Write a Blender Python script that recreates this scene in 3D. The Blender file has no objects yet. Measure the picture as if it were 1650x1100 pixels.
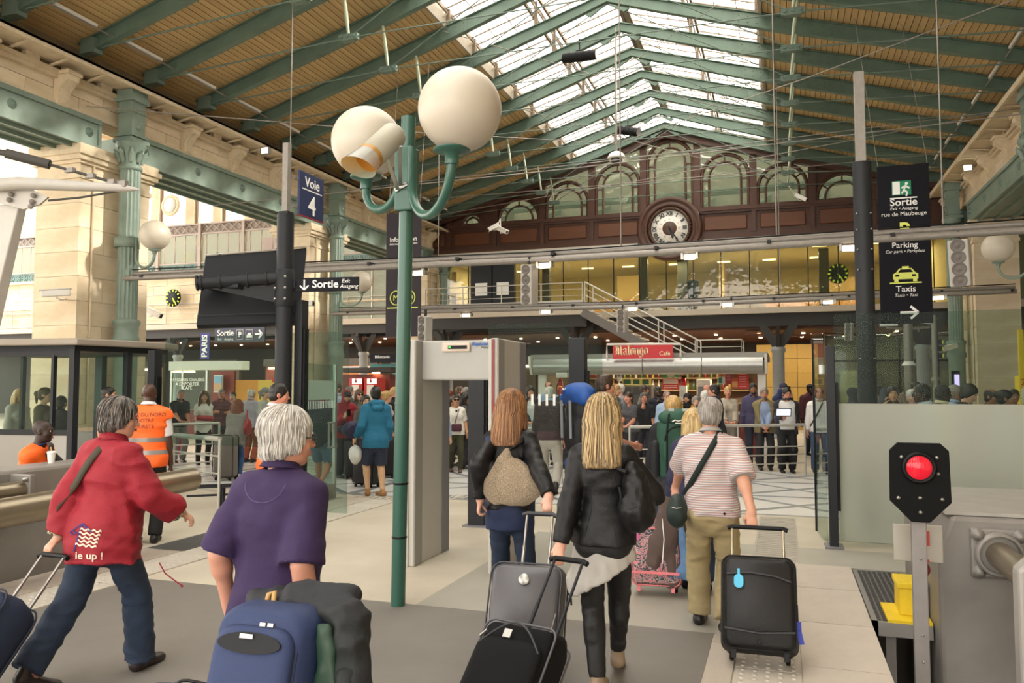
import bpy, bmesh, math, random, time
import numpy as np
from mathutils import Vector, Matrix, Euler
from mathutils.bvhtree import BVHTree
T0 = time.time()
random.seed(7)
PI = math.pi
SC = bpy.context.scene
COL = SC.collection
# ------------------------------------------------------------------ camera, sky, lights, exposure
cam = bpy.data.cameras.new('camera')
cam.sensor_width = 36.0
cam.lens = 1283.0 / 1650.0 * 36.0
cam.clip_end = 400
CAM = bpy.data.objects.new('camera', cam)
COL.objects.link(CAM)
CAM.location = (0, 0, 1.76)
CAM.rotation_euler = (math.radians(90 + 3.212), 0, math.radians(18.702))
SC.camera = CAM
world = bpy.data.worlds.new('sky')
SC.world = world
world.use_nodes = True
wn = world.node_tree
wn.nodes.clear()
wo = wn.nodes.new('ShaderNodeOutputWorld')
wb = wn.nodes.new('ShaderNodeBackground')
tc = wn.nodes.new('ShaderNodeTexCoord')
sx = wn.nodes.new('ShaderNodeSeparateXYZ')
cr = wn.nodes.new('ShaderNodeValToRGB')
cr.color_ramp.elements[0].position = 0.0
cr.color_ramp.elements[0].color = (0.86, 0.80, 0.72, 1)
cr.color_ramp.elements[1].position = 1.0
cr.color_ramp.elements[1].color = (1.0, 0.98, 0.945, 1)
wn.links.new(tc.outputs['Generated'], sx.inputs[0])
wn.links.new(sx.outputs['Z'], cr.inputs[0])
wn.links.new(cr.outputs[0], wb.inputs[0])
wb.inputs[1].default_value = 5.0
wn.links.new(wb.outputs[0], wo.inputs[0])
sun = bpy.data.lights.new('sun', 'SUN')
sun.energy = 14
sun.angle = math.radians(2.5)
sun.color = (1.0, 0.93, 0.82)
SUN = bpy.data.objects.new('sun', sun)
COL.objects.link(SUN)
SUN.rotation_euler = (Vector((0, 0, 1)).rotation_difference(Vector((0.75, 0.25, 0.40)))).to_euler()
def strip_fill(x, y, z, lx, ly, watts, col=(1.0, .84, .62)):  # area fill added to brighten the mezzanine, concourse and kiosk
 l = bpy.data.lights.new('fill_strip', 'AREA'); l.shape = 'RECTANGLE'; l.size = lx; l.size_y = ly; l.energy = watts; l.color = col
 o = bpy.data.objects.new('fill_strip', l); COL.objects.link(o); o.location = (x, y, z)
strip_fill(-8, 32.5, 6.88, 9, .10, 420)
strip_fill(1, 32.5, 6.88, 8, .10, 420)
strip_fill(-4, 31.0, 3.74, 16, .10, 420)
strip_fill(-3, 34.5, 3.74, 16, .10, 420)
strip_fill(7, 31.5, 3.74, 6, .10, 120)
strip_fill(-22, 32.8, 3.86, 16, .10, 500)
strip_fill(-22, 35.5, 3.86, 16, .10, 300)
strip_fill(-3.3, 22.4, 2.40, 4.6, .12, 130)
vs = SC.view_settings
vs.view_transform = 'Standard'
vs.look = 'None'
vs.exposure = 0.12
vs.gamma = 1.0
vs.use_curve_mapping = False
SC.cycles.max_bounces = 8
SC.cycles.transparent_max_bounces = 24
SC.cycles.use_denoising = True
# ------------------------------------------------------------------ materials
MATS = {}
def lin(h):
 h = h.lstrip('#')
 c = [int(h[i:i+2], 16) / 255 for i in (0, 2, 4)]
 return tuple(((x + 0.055) / 1.055) ** 2.4 if x > 0.04045 else x / 12.92 for x in c) + (1,)
class NT:
 def __init__(s, m):
  s.nt = m.node_tree
  s.b = next(n for n in s.nt.nodes if n.type == 'BSDF_PRINCIPLED')
  s.o = next(n for n in s.nt.nodes if n.type == 'OUTPUT_MATERIAL')
 def n(s, t, **k):
  x = s.nt.nodes.new('ShaderNode' + t)
  for a, v in k.items():
   if a.startswith('i_'): x.inputs[a[2:]].default_value = v
   else: setattr(x, a, v)
  return x
 def l(s, a, b): s.nt.links.new(a, b)
def mat(name, hexc, rough=0.6, metal=0.0, var=0.0, scale=6.0, bump=0.0, bscale=60.0, rnd=0.0, coat=0.0, spec=0.5, stretch=None, hex2=None):
 if name in MATS: return MATS[name]
 m = bpy.data.materials.new(name); m.use_nodes = True
 t = NT(m); b = t.b
 b.inputs['Base Color'].default_value = lin(hexc)
 b.inputs['Roughness'].default_value = rough
 b.inputs['Metallic'].default_value = metal
 b.inputs['Specular IOR Level'].default_value = spec
 if coat: b.inputs['Coat Weight'].default_value = coat
 if var or rnd or bump or hex2:
  tc = t.n('TexCoord')
  vec = tc.outputs['Object']
  if stretch:
   mp = t.n('Mapping'); mp.inputs['Scale'].default_value = stretch
   t.l(vec, mp.inputs[0]); vec = mp.outputs[0]
 if var or rnd or hex2:
  hsv = t.n('HueSaturation'); hsv.inputs['Color'].default_value = lin(hexc)
  if hex2:
   mx = t.n('Mix', data_type='RGBA'); mx.inputs['A'].default_value = lin(hexc); mx.inputs['B'].default_value = lin(hex2)
   nz2 = t.n('TexNoise'); nz2.inputs['Scale'].default_value = scale * 0.6; nz2.inputs['Detail'].default_value = 5
   rp = t.n('ValToRGB'); rp.color_ramp.elements[0].position = .42; rp.color_ramp.elements[1].position = .62
   t.l(vec, nz2.inputs['Vector']); t.l(nz2.outputs['Fac'], rp.inputs[0]); t.l(rp.outputs[0], mx.inputs['Factor'])
   t.l(mx.outputs['Result'], hsv.inputs['Color'])
  nz = t.n('TexNoise'); nz.inputs['Scale'].default_value = scale; nz.inputs['Detail'].default_value = 6
  nz.inputs['Roughness'].default_value = 0.62
  t.l(vec, nz.inputs['Vector'])
  mr = t.n('MapRange'); mr.inputs['From Min'].default_value = 0.25; mr.inputs['From Max'].default_value = 0.75
  mr.inputs['To Min'].default_value = 1 - var; mr.inputs['To Max'].default_value = 1 + var
  t.l(nz.outputs['Fac'], mr.inputs['Value'])
  v = mr.outputs[0]
  if rnd:
   oi = t.n('ObjectInfo')
   m2 = t.n('MapRange'); m2.inputs['To Min'].default_value = 1 - rnd; m2.inputs['To Max'].default_value = 1 + rnd
   t.l(oi.outputs['Random'], m2.inputs['Value'])
   mu = t.n('Math', operation='MULTIPLY'); t.l(v, mu.inputs[0]); t.l(m2.outputs[0], mu.inputs[1]); v = mu.outputs[0]
  t.l(v, hsv.inputs['Value'])
  t.l(hsv.outputs[0], b.inputs['Base Color'])
 if bump:
  nb = t.n('TexNoise'); nb.inputs['Scale'].default_value = bscale; nb.inputs['Detail'].default_value = 4
  t.l(vec, nb.inputs['Vector'])
  bp = t.n('Bump'); bp.inputs['Strength'].default_value = bump; bp.inputs['Distance'].default_value = 0.02
  t.l(nb.outputs['Fac'], bp.inputs['Height']); t.l(bp.outputs[0], b.inputs['Normal'])
 MATS[name] = m
 return m
def emis(name, hexc, strength):
 if name in MATS: return MATS[name]
 m = mat(name, hexc, 0.5)
 b = NT(m).b
 b.inputs['Emission Color'].default_value = lin(hexc); b.inputs['Emission Strength'].default_value = strength
 return m
def glass(name, hexc='#e8f2ee', alpha=0.10, rough=0.02, ior=1.45, wav=0):
 """thin pane: mostly clear, with a faint tint and real reflections"""
 if name in MATS: return MATS[name]
 m = bpy.data.materials.new(name); m.use_nodes = True
 t = NT(m); nt = m.node_tree
 nt.nodes.remove(t.b)
 tr = t.n('BsdfTransparent'); tr.inputs[0].default_value = lin(hexc)
 gl = t.n('BsdfGlossy'); gl.inputs['Roughness'].default_value = rough
 fr0 = t.n('Fresnel'); fr0.inputs[0].default_value = ior
 if wav:
  tcg = t.n('TexCoord'); nzg = t.n('TexNoise'); nzg.inputs['Scale'].default_value = wav; nzg.inputs['Detail'].default_value = 2
  bpg = t.n('Bump'); bpg.inputs['Strength'].default_value = .25; bpg.inputs['Distance'].default_value = .05
  t.l(tcg.outputs['Object'], nzg.inputs['Vector']); t.l(nzg.outputs['Fac'], bpg.inputs['Height']); t.l(bpg.outputs[0], gl.inputs['Normal'])
 ge = t.n('NewGeometry'); inv = t.n('Math', operation='SUBTRACT'); inv.inputs[0].default_value = 1.0; t.l(ge.outputs['Backfacing'], inv.inputs[1])
 fr = t.n('Math', operation='MULTIPLY'); t.l(fr0.outputs[0], fr.inputs[0]); t.l(inv.outputs[0], fr.inputs[1])
 df = t.n('BsdfDiffuse'); df.inputs[0].default_value = lin('#c8d8d0')
 m1 = t.n('MixShader'); m1.inputs[0].default_value = alpha
 t.l(tr.outputs[0], m1.inputs[1]); t.l(df.outputs[0], m1.inputs[2])
 m2 = t.n('MixShader')
 t.l(fr.outputs[0], m2.inputs[0]); t.l(m1.outputs[0], m2.inputs[1]); t.l(gl.outputs[0], m2.inputs[2])
 t.l(m2.outputs[0], t.o.inputs[0])
 MATS[name] = m
 return m
# ------------------------------------------------------------------ mesh building helpers
class MB:
 def __init__(s): s.v = []; s.f = []; s.sm = []
 def add(s, vs, fs, smooth=False):
  o = len(s.v)
  s.v += [tuple(v) for v in vs]
  s.f += [tuple(i + o for i in f) for f in fs]
  s.sm += [smooth] * len(fs)
  return s
 def box(s, c, d, R=None):
  x, y, z = d[0] / 2, d[1] / 2, d[2] / 2
  P = [Vector(p) for p in ((-x,-y,-z),(x,-y,-z),(x,y,-z),(-x,y,-z),(-x,-y,z),(x,-y,z),(x,y,z),(-x,y,z))]
  if R is not None: P = [R @ p for p in P]
  c = Vector(c)
  return s.add([c + p for p in P], [(0,3,2,1),(4,5,6,7),(0,1,5,4),(1,2,6,5),(2,3,7,6),(3,0,4,7)])
 def span(s, a, b):
  return s.box([(a[i] + b[i]) / 2 for i in range(3)], [abs(b[i] - a[i]) for i in range(3)])
 def bar(s, a, b, w, h, up=(0, 0, 1)):
  a = Vector(a); b = Vector(b); d = b - a; L = d.length
  y = d.normalized(); up = Vector(up)
  if abs(y.dot(up)) > .999: up = Vector((1, 0, 0))
  x = y.cross(up).normalized(); z = x.cross(y)
  R = Matrix((x, y, z)).transposed()
  return s.box((a + b) / 2, (w, L, h), R)
 def tube(s, pts, r, n=8, cap=True, closed=False):
  pts = [Vector(p) for p in pts]
  N = len(pts)
  rs = r if isinstance(r, (list, tuple)) else [r] * N
  rings = []; prev = None
  for i, p in enumerate(pts):
   a = pts[(i - 1) % N] if (i > 0 or closed) else p
   c = pts[(i + 1) % N] if (i < N - 1 or closed) else p
   d = (c - a)
   if d.length < 1e-9: d = Vector((0, 0, 1))
   d.normalize()
   if prev is None:
    u = d.cross(Vector((0, 0, 1)))
    if u.length < 1e-3: u = d.cross(Vector((1, 0, 0)))
   else:
    u = prev - d * prev.dot(d)
    if u.length < 1e-6: u = d.orthogonal()
   u.normalize(); prev = u; w = d.cross(u)
   rings.append([p + (u * math.cos(2*PI*k/n) + w * math.sin(2*PI*k/n)) * rs[i] for k in range(n)])
  V = [q for g in rings for q in g]; F = []
  for i in range(N - (0 if closed else 1)):
   j = (i + 1) % N
   for k in range(n):
    F.append((i*n+k, i*n+(k+1)%n, j*n+(k+1)%n, j*n+k))
  s.add(V, F, True)
  if cap and not closed:
   s.add(rings[0], [tuple(range(n))[::-1]]); s.add(rings[-1], [tuple(range(n))])
  return s
 def lathe(s, prof, c=(0, 0, 0), n=24, R=None, smooth=True):
  V = []; F = []
  for (r, z) in prof:
   for k in range(n):
    p = Vector((r * math.cos(2*PI*k/n), r * math.sin(2*PI*k/n), z))
    if R is not None: p = R @ p
    V.append(Vector(c) + p)
  for i in range(len(prof) - 1):
   for k in range(n):
    F.append((i*n+k, i*n+(k+1)%n, (i+1)*n+(k+1)%n, (i+1)*n+k))
  s.add(V, F, smooth)
  for i, fl in ((0, True), (len(prof) - 1, False)):
   if prof[i][0] > 1e-5:
    ring = [V[i*n+k] for k in range(n)]
    s.add(ring, [tuple(range(n))[::-1] if fl else tuple(range(n))])
  return s
 def prism(s, poly, o, u, v, t):
  """polygon in the (u, v) plane at o, extruded by vector t"""
  o = Vector(o); u = Vector(u); v = Vector(v); t = Vector(t); n = len(poly)
  a = [o + u*p[0] + v*p[1] for p in poly]; b = [q + t for q in a]
  return s.add(a + b, [tuple(range(n))[::-1], tuple(range(n, 2*n))] + [(i, (i+1)%n, n+(i+1)%n, n+i) for i in range(n)])
 def sphere(s, c, r, n=16, m=10, sc=(1, 1, 1)):
  prof = [(max(1e-6, math.sin(PI*i/m)) , -math.cos(PI*i/m)) for i in range(m + 1)]
  V = []; F = []
  for (rr, z) in prof:
   for k in range(n):
    V.append((c[0]+r*sc[0]*rr*math.cos(2*PI*k/n), c[1]+r*sc[1]*rr*math.sin(2*PI*k/n), c[2]+r*sc[2]*z))
  for i in range(m):
   for k in range(n):
    F.append((i*n+k, i*n+(k+1)%n, (i+1)*n+(k+1)%n, (i+1)*n+k))
  return s.add(V, F, True)
 def mesh(s, name, off=(0, 0, 0)):
  me = bpy.data.meshes.new(name)
  me.from_pydata([(v[0]-off[0], v[1]-off[1], v[2]-off[2]) for v in s.v], [], s.f)
  me.polygons.foreach_set('use_smooth', s.sm)
  me.update()
  return me
 def build(s, name, m, parent=None, local=False, bevel=0.0, seg=2):
  off = (0, 0, 0) if local or parent is None else wloc(parent)
  me = s.mesh(name, off)
  return mk(name, me, m, parent, bevel, seg)
def wloc(o):
 v = Vector((0, 0, 0))
 while o is not None:
  v += o.location; o = o.parent
 return v
def mk(name, me, m, parent=None, bevel=0.0, seg=2):
 o = bpy.data.objects.new(name, me)
 COL.objects.link(o)
 if m is not None and len(me.materials) == 0: me.materials.append(m)
 if parent is not None: o.parent = parent
 if bevel:
  b = o.modifiers.new('bevel', 'BEVEL'); b.width = bevel; b.segments = seg; b.limit_method = 'ANGLE'; b.angle_limit = math.radians(40)
  b.harden_normals = False
 return o
def piece(name, me, parent, loc, rot=(0, 0, 0), scale=(1, 1, 1), world=True):
 o = bpy.data.objects.new(name, me)
 COL.objects.link(o); o.parent = parent
 L = Vector(loc)
 if world: L = L - wloc(parent)
 o.location = L; o.rotation_euler = rot; o.scale = scale
 return o
def thing(name, label, cat, loc=(0, 0, 0), rz=0.0, group=None):
 o = bpy.data.objects.new(name, None); COL.objects.link(o)
 o.empty_display_size = 0.1
 o.location = loc; o.rotation_euler = (0, 0, rz)
 o['label'] = label; o['category'] = cat
 if group: o['group'] = group
 return o
def tag(o, label, cat, group=None):
 o['label'] = label; o['category'] = cat
 if group: o['group'] = group
 return o
def struct(name):
 o = bpy.data.objects.new(name, None); COL.objects.link(o); o['kind'] = 'structure'
 return o
def copy_tree(o, parent=None):
 c = o.copy(); COL.objects.link(c)
 if parent is not None: c.parent = parent
 for ch in list(o.children): copy_tree(ch, c)
 return c
FONT_CACHE = {}
def text_mesh(body, size=1.0, extrude=0.002, align='CENTER', bold=0.0, shear=0.0, spacing=1.0):
 k = (body, size, extrude, align, bold, shear, spacing)
 if k in FONT_CACHE: return FONT_CACHE[k]
 c = bpy.data.curves.new('lettering', 'FONT')
 c.body = body; c.size = size; c.extrude = extrude; c.align_x = align; c.align_y = 'CENTER'
 c.offset = bold; c.shear = shear; c.space_character = spacing; c.resolution_u = 3
 o = bpy.data.objects.new('lettering', c); COL.objects.link(o)
 dg = bpy.context.evaluated_depsgraph_get()
 me = bpy.data.meshes.new_from_object(o.evaluated_get(dg))
 bpy.data.objects.remove(o); bpy.data.curves.remove(c)
 me.name = 'lettering'
 FONT_CACHE[k] = me
 return me
def text(body, size, m, parent, o, u, v, local=False, **k):
 """lettering standing on the plane spanned by u (reading direction) and v (up) at point o"""
 me = text_mesh(body, size, **k).copy()
 me.materials.clear(); me.materials.append(m)
 ob = bpy.data.objects.new('lettering', me); COL.objects.link(ob); ob.parent = parent
 u = Vector(u).normalized(); v = Vector(v).normalized(); n = u.cross(v)
 L = Vector(o)
 if not local and parent is not None: L = L - wloc(parent)
 Mx = Matrix((u, v, n)).transposed().to_4x4(); Mx.translation = L
 ob.matrix_local = Mx
 return ob
UNIT = MB().box((0, 0, 0), (1, 1, 1)).mesh('block')
def unit_mesh(name, m, bev=0.0):
 bm = bmesh.new(); bmesh.ops.create_cube(bm, size=1.0)
 me = bpy.data.meshes.new(name); bm.to_mesh(me); bm.free()
 me.materials.append(m)
 return me
# ------------------------------------------------------------------ base materials
STONE = mat('stone', '#d6c6ab', 0.85, var=.08, scale=2.2, bump=.25, bscale=30, rnd=.08, hex2='#c8b698')
STONEB = mat('stone_mortar', '#a99b82', 0.9, var=.1, scale=3)
CARVE = mat('stone_carved', '#cfbfa3', 0.85, var=.14, scale=5, bump=.3, bscale=25)
DKSTONE = mat('stone_dark', '#7d6c55', 0.9, var=.22, scale=3, bump=.4, bscale=14)  # dark stone colour; under the cornice ledge it stands for shade
GREEN = mat('green_paint', '#7c8d81', 0.45, var=.10, scale=4, bump=.05, hex2='#73857a')
GREEND = mat('green_iron', '#5f7166', 0.5, var=.12, scale=3)
RAFTG = mat('rafter_green', '#5c7265', 0.5, var=.10, scale=4, hex2='#556a5e')
BOARD = mat('roof_boards', '#c0a373', 0.7, var=.15, scale=2.5, rnd=.09, stretch=(6, .35, 6), bump=.1)
WOOD = mat('brown_wood', '#4a2b1d', 0.45, var=.22, scale=3, rnd=.06, bump=.08, stretch=(.5, 3, 3))
WOODL = mat('brown_wood_panel', '#5f371f', 0.42, var=.2, scale=3, stretch=(.4, 3, 3))
STEEL = mat('brushed_steel', '#a9a7a2', 0.35, .85, var=.08, scale=20)
GALV = mat('galvanised_pipe', '#8d8780', 0.5, .3, var=.15, scale=12)
DARK = mat('dark_grey_paint', '#24262a', 0.5, var=.06, scale=8, spec=.3)
BLACK = mat('black_paint', '#0c0c0e', 0.5, spec=.25)
WHITE = mat('white_paint', '#e8e6e0', 0.5)
BEIGEM = mat('beige_metal', '#a89c88', 0.5, var=.1)
CONC = mat('concrete_floor', '#c4bbaa', 0.45, var=.10, scale=1.1, bump=.03, bscale=120, hex2='#b8ae9c')
CONC2 = mat('concrete_grey_floor', '#a5a195', 0.45, var=.08, scale=1.3, hex2='#9d998e')
ASPH = mat('asphalt_floor', '#77726c', 0.55, var=.10, scale=1.6, bump=.06, bscale=160, hex2='#77726c')
TILE = mat('paving_slab', '#b8ada0', 0.6, var=.07, scale=5, bump=.05, rnd=.05)
TACT = mat('tactile_paving', '#bbb3a7', 0.6, var=.08, scale=6, rnd=.04)
TACTG = mat('tactile_grey', '#a9a297', 0.65, var=.1, scale=6)
MARBW = mat('marble_white', '#d3d1cd', 0.3, var=.05, scale=3, rnd=.04)
MARBG = mat('marble_grey', '#7d8385', 0.3, var=.07, scale=3)
GLASS = glass('clear_glass', '#e6efe9', .02, .02, 1.22)
GLASSB = glass('barrier_glass', '#e2ebe6', .010, .02, 1.12)
SIGNK = mat('sign_dark', '#14131b', 0.6, spec=.2)
PRINT = emis('sign_white_print', '#e9e7e2', 0.12)
PRINTY = emis('sign_yellow_print', '#d6dc6a', 0.12)
# ------------------------------------------------------------------ floor
floor = struct('floor')
MB().span((-60, -14, -.3), (.6, 60, 0)).span((.6, 8.45, -.3), (30, 60, 0)).build('concrete_slab', CONC, floor)
MB().span((-2.83, 5.93, -.01), (.6, 9.35, .003)).span((.6, 8.45, -.01), (5.2, 9.35, .003)).build('grey_concrete', CONC2, floor)
MB().span((-5.6, -14, -.01), (-.49, 5.93, .004)).build('asphalt_strip', ASPH, floor)
MB().span((.6, -14, -1.3), (30, 8.45, -1.2)).build('track_bed', mat('track_ballast', '#4a443d', .9, var=.3, scale=20, bump=.6, bscale=25), floor)
MB().span((.56, -14, -1.2), (.6, 8.45, -.005)).build('platform_edge', mat('edge_concrete', '#8a857c', .8, var=.1), floor)
pm = unit_mesh('paving_slab', TILE)
ys = [-2.4, -1.2, 0, 1.2, 2.4, 3.5, 4.35, 5.42, 6.42, 7.5, 8.47]
for i in range(len(ys) - 1):
 a, b = ys[i], ys[i + 1]
 piece('paving_slab', pm, floor, (.343, (a + b) / 2, 0), scale=(.508, b - a - .012, .024))
 piece('paving_slab', pm, floor, (-.40, (a + b) / 2 + .3, 0), scale=(.16, b - a - .01, .018))
tm = unit_mesh('tactile_slab', TACT)
for i in range(14):
 piece('tactile_slab', tm, floor, (-.113, 1.7 + .42 * i, 0), scale=(.39, .41, .020))
for i in range(26):
 piece('tactile_slab', tm, floor, (-5.84, .4 + .42 * i, 0), scale=(.46, .41, .022))
for i in range(13):
 piece('paving_slab', pm, floor, (-6.34, .6 + .85 * i, 0), scale=(.50, .84, .022))
d = MB()
for xx, n, y0, y1 in ((-.113, 5, 3.2, 7.2), (-5.84, 6, 3.6, 10.4)):
 y = y0
 while y < y1:
  for k in range(n):
   x = xx + (k - (n - 1) / 2) * .075
   d.lathe([(.017, 0), (.012, .006), (0, .006)], (x, y, .0105), 6)
  y += .075
o = d.build('tactile_domes', TACT, floor); o['kind'] = 'stuff'
g = MB();
for k in range(26): g.span((-.30, 8.62 + k * .105, -.01), (.12, 8.66 + k * .105, .010))
g.span((-.32, 8.55, -.02), (.14, 11.4, .005))
for k in range(30): g.span((-6.9 + k*.11, 10.55 + k * .055, -.01), (-6.84 + k*.11, 11.1 + k*.055, .009))
o = g.build('ribbed_tactile_strip', TACTG, floor); o['kind'] = 'stuff'
MB().span((-22, 11.55, -.01), (6, 17.4, .004)).build('marble_base', MARBG, floor)
tri = MB().prism([(-.5, -.5), (.5, -.5), (0, .0)], (0, 0, 0), (1, 0, 0), (0, 1, 0), (0, 0, .004)).mesh('marble_slab'); tri.materials.append(MARBW)
cw = 1.9
for i in range(13):
 for j in range(3):
  cx_, cy_ = -19.6 + i * (cw + .08), 12.5 + j * (cw + .06)
  for q in range(4):
   a = q * PI / 2
   off = .10
   piece('marble_slab', tri, floor, (cx_ - math.sin(a) * -off * 1.0, cy_ + math.cos(a) * -off, .004), (0, 0, a), (cw * .84, cw * .84, 1))
MB().span((-6.55, 7.0, -.01), (-5.75 - .3, 8.55, .012)).build('entrance_mat', mat('mat_rubber', '#4b4a48', .9, var=.2, scale=60), floor)
# ------------------------------------------------------------------ side walls of the hall
def fluted(r, n=18, depth=.10):
 return [(r * (1 - depth * (0.5 - 0.5 * math.cos(2*PI*k*1.0/4)))) for k in range(n*4)]
def column(parent, x, y, s):
 """green cast iron column with pedestal, rings, fluted shaft, leafy capital and square head"""
 def flute(z0, z1, r):
  n = 72; V = []; F = []
  for z in (z0, z1):
   for k in range(n):
    rr = r * (1 - .085 * abs(math.sin(k * PI / 4)))
    V.append((x + rr*math.cos(2*PI*k/n), y + rr*math.sin(2*PI*k/n), z))
  for k in range(n): F.append((k, (k+1)%n, n+(k+1)%n, n+k))
  return V, F
 m = MB()
 m.lathe([(.34, 0), (.34, .25), (.30, .30), (.30, .75), (.34, .8), (.26, .86), (.23, .95), (.23, 2.6), (.27, 2.66), (.27, 2.74), (.24, 2.8), (.24, 3.0), (.27, 3.05), (.27, 3.12), (.2, 3.16)], (x, y, 0), 24)
 c = m.build('column_base', GREEN, parent)
 m = MB(); v, f = flute(3.12, 6.30, .205); m.add(v, f, False)
 m.lathe([(.2, 6.28), (.235, 6.3), (.235, 6.36), (.2, 6.4)], (x, y, 0), 24)
 m.build('column_shaft', GREEN, c)
 m = MB().lathe([(.19, 6.4), (.2, 6.55), (.26, 6.75), (.30, 6.80), (.30, 6.86)], (x, y, 0), 16)
 for k in range(8):
  a = k * PI / 4
  m.tube([(x+.19*math.cos(a), y+.19*math.sin(a), 6.45), (x+.25*math.cos(a), y+.25*math.sin(a), 6.62), (x+.33*math.cos(a), y+.33*math.sin(a), 6.70), (x+.31*math.cos(a), y+.31*math.sin(a), 6.62)], [.05, .06, .035, .02], 6)
 m.box((x, y, 6.9), (.5, .5, .08))
 m.build('column_capital', GREEN, c)
 m = MB().box((x, y, 7.38), (.36, .36, .9)).box((x, y, 7.02), (.44, .44, .06)).box((x, y, 7.52), (.40, .40, .05)).box((x, y, 7.78), (.48, .48, .1)).box((x, y, 7.9), (.42, .42, .16))
 m.lathe([(.0, .03), (.04, .02), (.06, 0)], (x - s*.19, y, 7.2), 10, Matrix.Rotation(-s*PI/2, 3, 'Y'))
 m.build('column_head', GREEN, c)
 return c
bm_block = unit_mesh('stone_block', STONE)
def corbel_mesh(s):
 P = [(0, 0), (.06, 0), (.12, .05), (.13, .12), (.11, .2), (.16, .32), (.27, .42), (.34, .47), (.36, .52), (.36, .58), (0, .58)]
 me = MB().prism(P, (0, -.13, 0), (-s, 0, 0), (0, 0, 1), (0, .26, 0)).box((-s*.19, 0, .61), (.42, .34, .07)).prism([(p[0]+.02, p[1]*.9) for p in P[:8]] + [(0, .42)], (0, -.05, .03), (-s, 0, 0), (0, 0, 1), (0, .10, 0)).mesh('corbel')
 me.materials.append(CARVE)
 return me
def side_wall(name, X, s, cols, y0, y1):
 w = struct(name)
 th = 1.15
 xm = X + s * th / 2
 cm = corbel_mesh(s)
 bolt = MB().lathe([(.0, .05), (.03, .05), (.035, .03), (.085, .02), (.10, 0)], (0, 0, 0), 14, Matrix.Rotation(-s*PI/2, 3, 'Y')).mesh('boss'); bolt.materials.append(GREEND)
 cap = mk_cap(X, s, th)
 for yc in cols:
  a, b = yc - .93, yc + .93
  MB().span((X + s*.02, a + .02, 0), (X + s*(th-.02), b - .02, 6.6)).build('pier_core', STONEB, w)
  MB().span((X - s*.08, a - .08, 0), (X + s*(th+.08), b + .08, .9)).span((X - s*.04, a - .04, .9), (X + s*(th+.04), b + .04, 1.0)).build('pier_plinth', CARVE, w)
  z = 1.0; k = 0
  while z < 5.95:
   h = .495
   if k % 2 == 0:
    for yy0, yy1 in ((a, yc + .25), (yc + .25, b)):
     piece('stone_block', bm_block, w, (xm, (yy0+yy1)/2, z + h/2), scale=(th, yy1-yy0-.008, h-.008))
   else:
    for yy0, yy1 in ((a, yc - .3), (yc - .3, b)):
     piece('stone_block', bm_block, w, (xm, (yy0+yy1)/2, z + h/2), scale=(th, yy1-yy0-.008, h-.008))
   z += h; k += 1
  piece('pier_capital', cap, w, (X, yc, 5.95))
  column(w, X - s*.36 + s*0.0, yc, s)
  MB().tube([(X - s*.03, yc - .62, .9), (X - s*.03, yc - .62, 6.5)], .025, 6).build('drain_pipe', CARVE, w)
 ends = [y0] + [c for c in cols if y0 < c < y1] + [y1]
 for i in range(len(ends) - 1):
  a = ends[i] + (.48 if i > 0 else 0); b = ends[i+1] - (.48 if i < len(ends) - 2 else 0)
  if b - a < .8: continue
  m = MB().span((X - s*.02, a, 6.64), (X + s*th, b, 7.22))
  m.span((X - s*.07, a, 7.14), (X, b, 7.24)).span((X - s*.055, a, 6.62), (X, b, 6.70)).span((X - s*.055, a, 6.7), (X, a + .07, 7.14)).span((X - s*.055, b - .07, 6.7), (X, b, 7.14))
  for q in range(3): m.span((X + s*(.10 + .42*q), a, 6.56), (X + s*(.16 + .42*q), b, 6.64))
  g = m.build('girder', GREEN, w)
  n = max(2, int(round((b - a) / 1.95)))
  for q in range(n + 1):
   piece('boss', bolt, g, (X - s*.02, a + .28 + (b - a - .56) * q / n, 6.93))
 z = 7.24
 MB().span((X + s*.03, y0, 7.24), (X + s*.6, y1, 8.2)).build('frieze_core', STONEB, w)
 for r in range(2):
  y = y0 + (r * .6)
  while y < y1 - .05:
   L = min(1.2, y1 - y)
   piece('stone_block', bm_block, w, (X + s*.15, y + L/2, z + .155 + r*.30), scale=(.3, L - .01, .29))
   y += L
 MB().span((X - s*.06, y0, 7.24), (X, y1, 7.30)).build('frieze_moulding', CARVE, w)
 MB().span((X - s*.16, y0, 7.80), (X + s*.3, y1, 7.88)).span((X - s*.10, y0, 7.74), (X, y1, 7.80)).build('cornice_moulding', CARVE, w)
 MB().span((X - s*.02, y0, 7.88), (X + s*.3, y1, 8.02)).build('cornice_shadow_band', DKSTONE, w)  # recess under the ledge: its shade is put into the stone colour
 MB().span((X - s*.72, y0, 8.0), (X + s*.3, y1, 8.05)).span((X - s*.72, y0, 7.93), (X - s*.66, y1, 8.05)).build('cornice_ledge', CARVE, w)
 MB().span((X + s*.12, y0, 8.05), (X + s*.5, y1, 8.75)).build('attic_band', DKSTONE, w)
 br = MB().bar((0, 0, 0), (-s*.62, 0, .10), .05, .03).mesh('ledge_bracket'); br.materials.append(CARVE)
 mdl = MB().box((-s*.05, 0, 0), (.12, .30, .12)).mesh('modillion'); mdl.materials.append(CARVE)
 y = y0 + .25; k = 0
 while y < y1:
  piece('ledge_bracket', br, w, (X, y, 7.90))
  if k % 2 == 0 and all(abs(y + .3 - c) > .5 for c in cols): piece('corbel', cm, w, (X, y + .3, 7.28 - .06))
  piece('modillion', mdl, w, (X - s*.02, y + .45, 7.95))
  y += .86; k += 1
 return w
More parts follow.
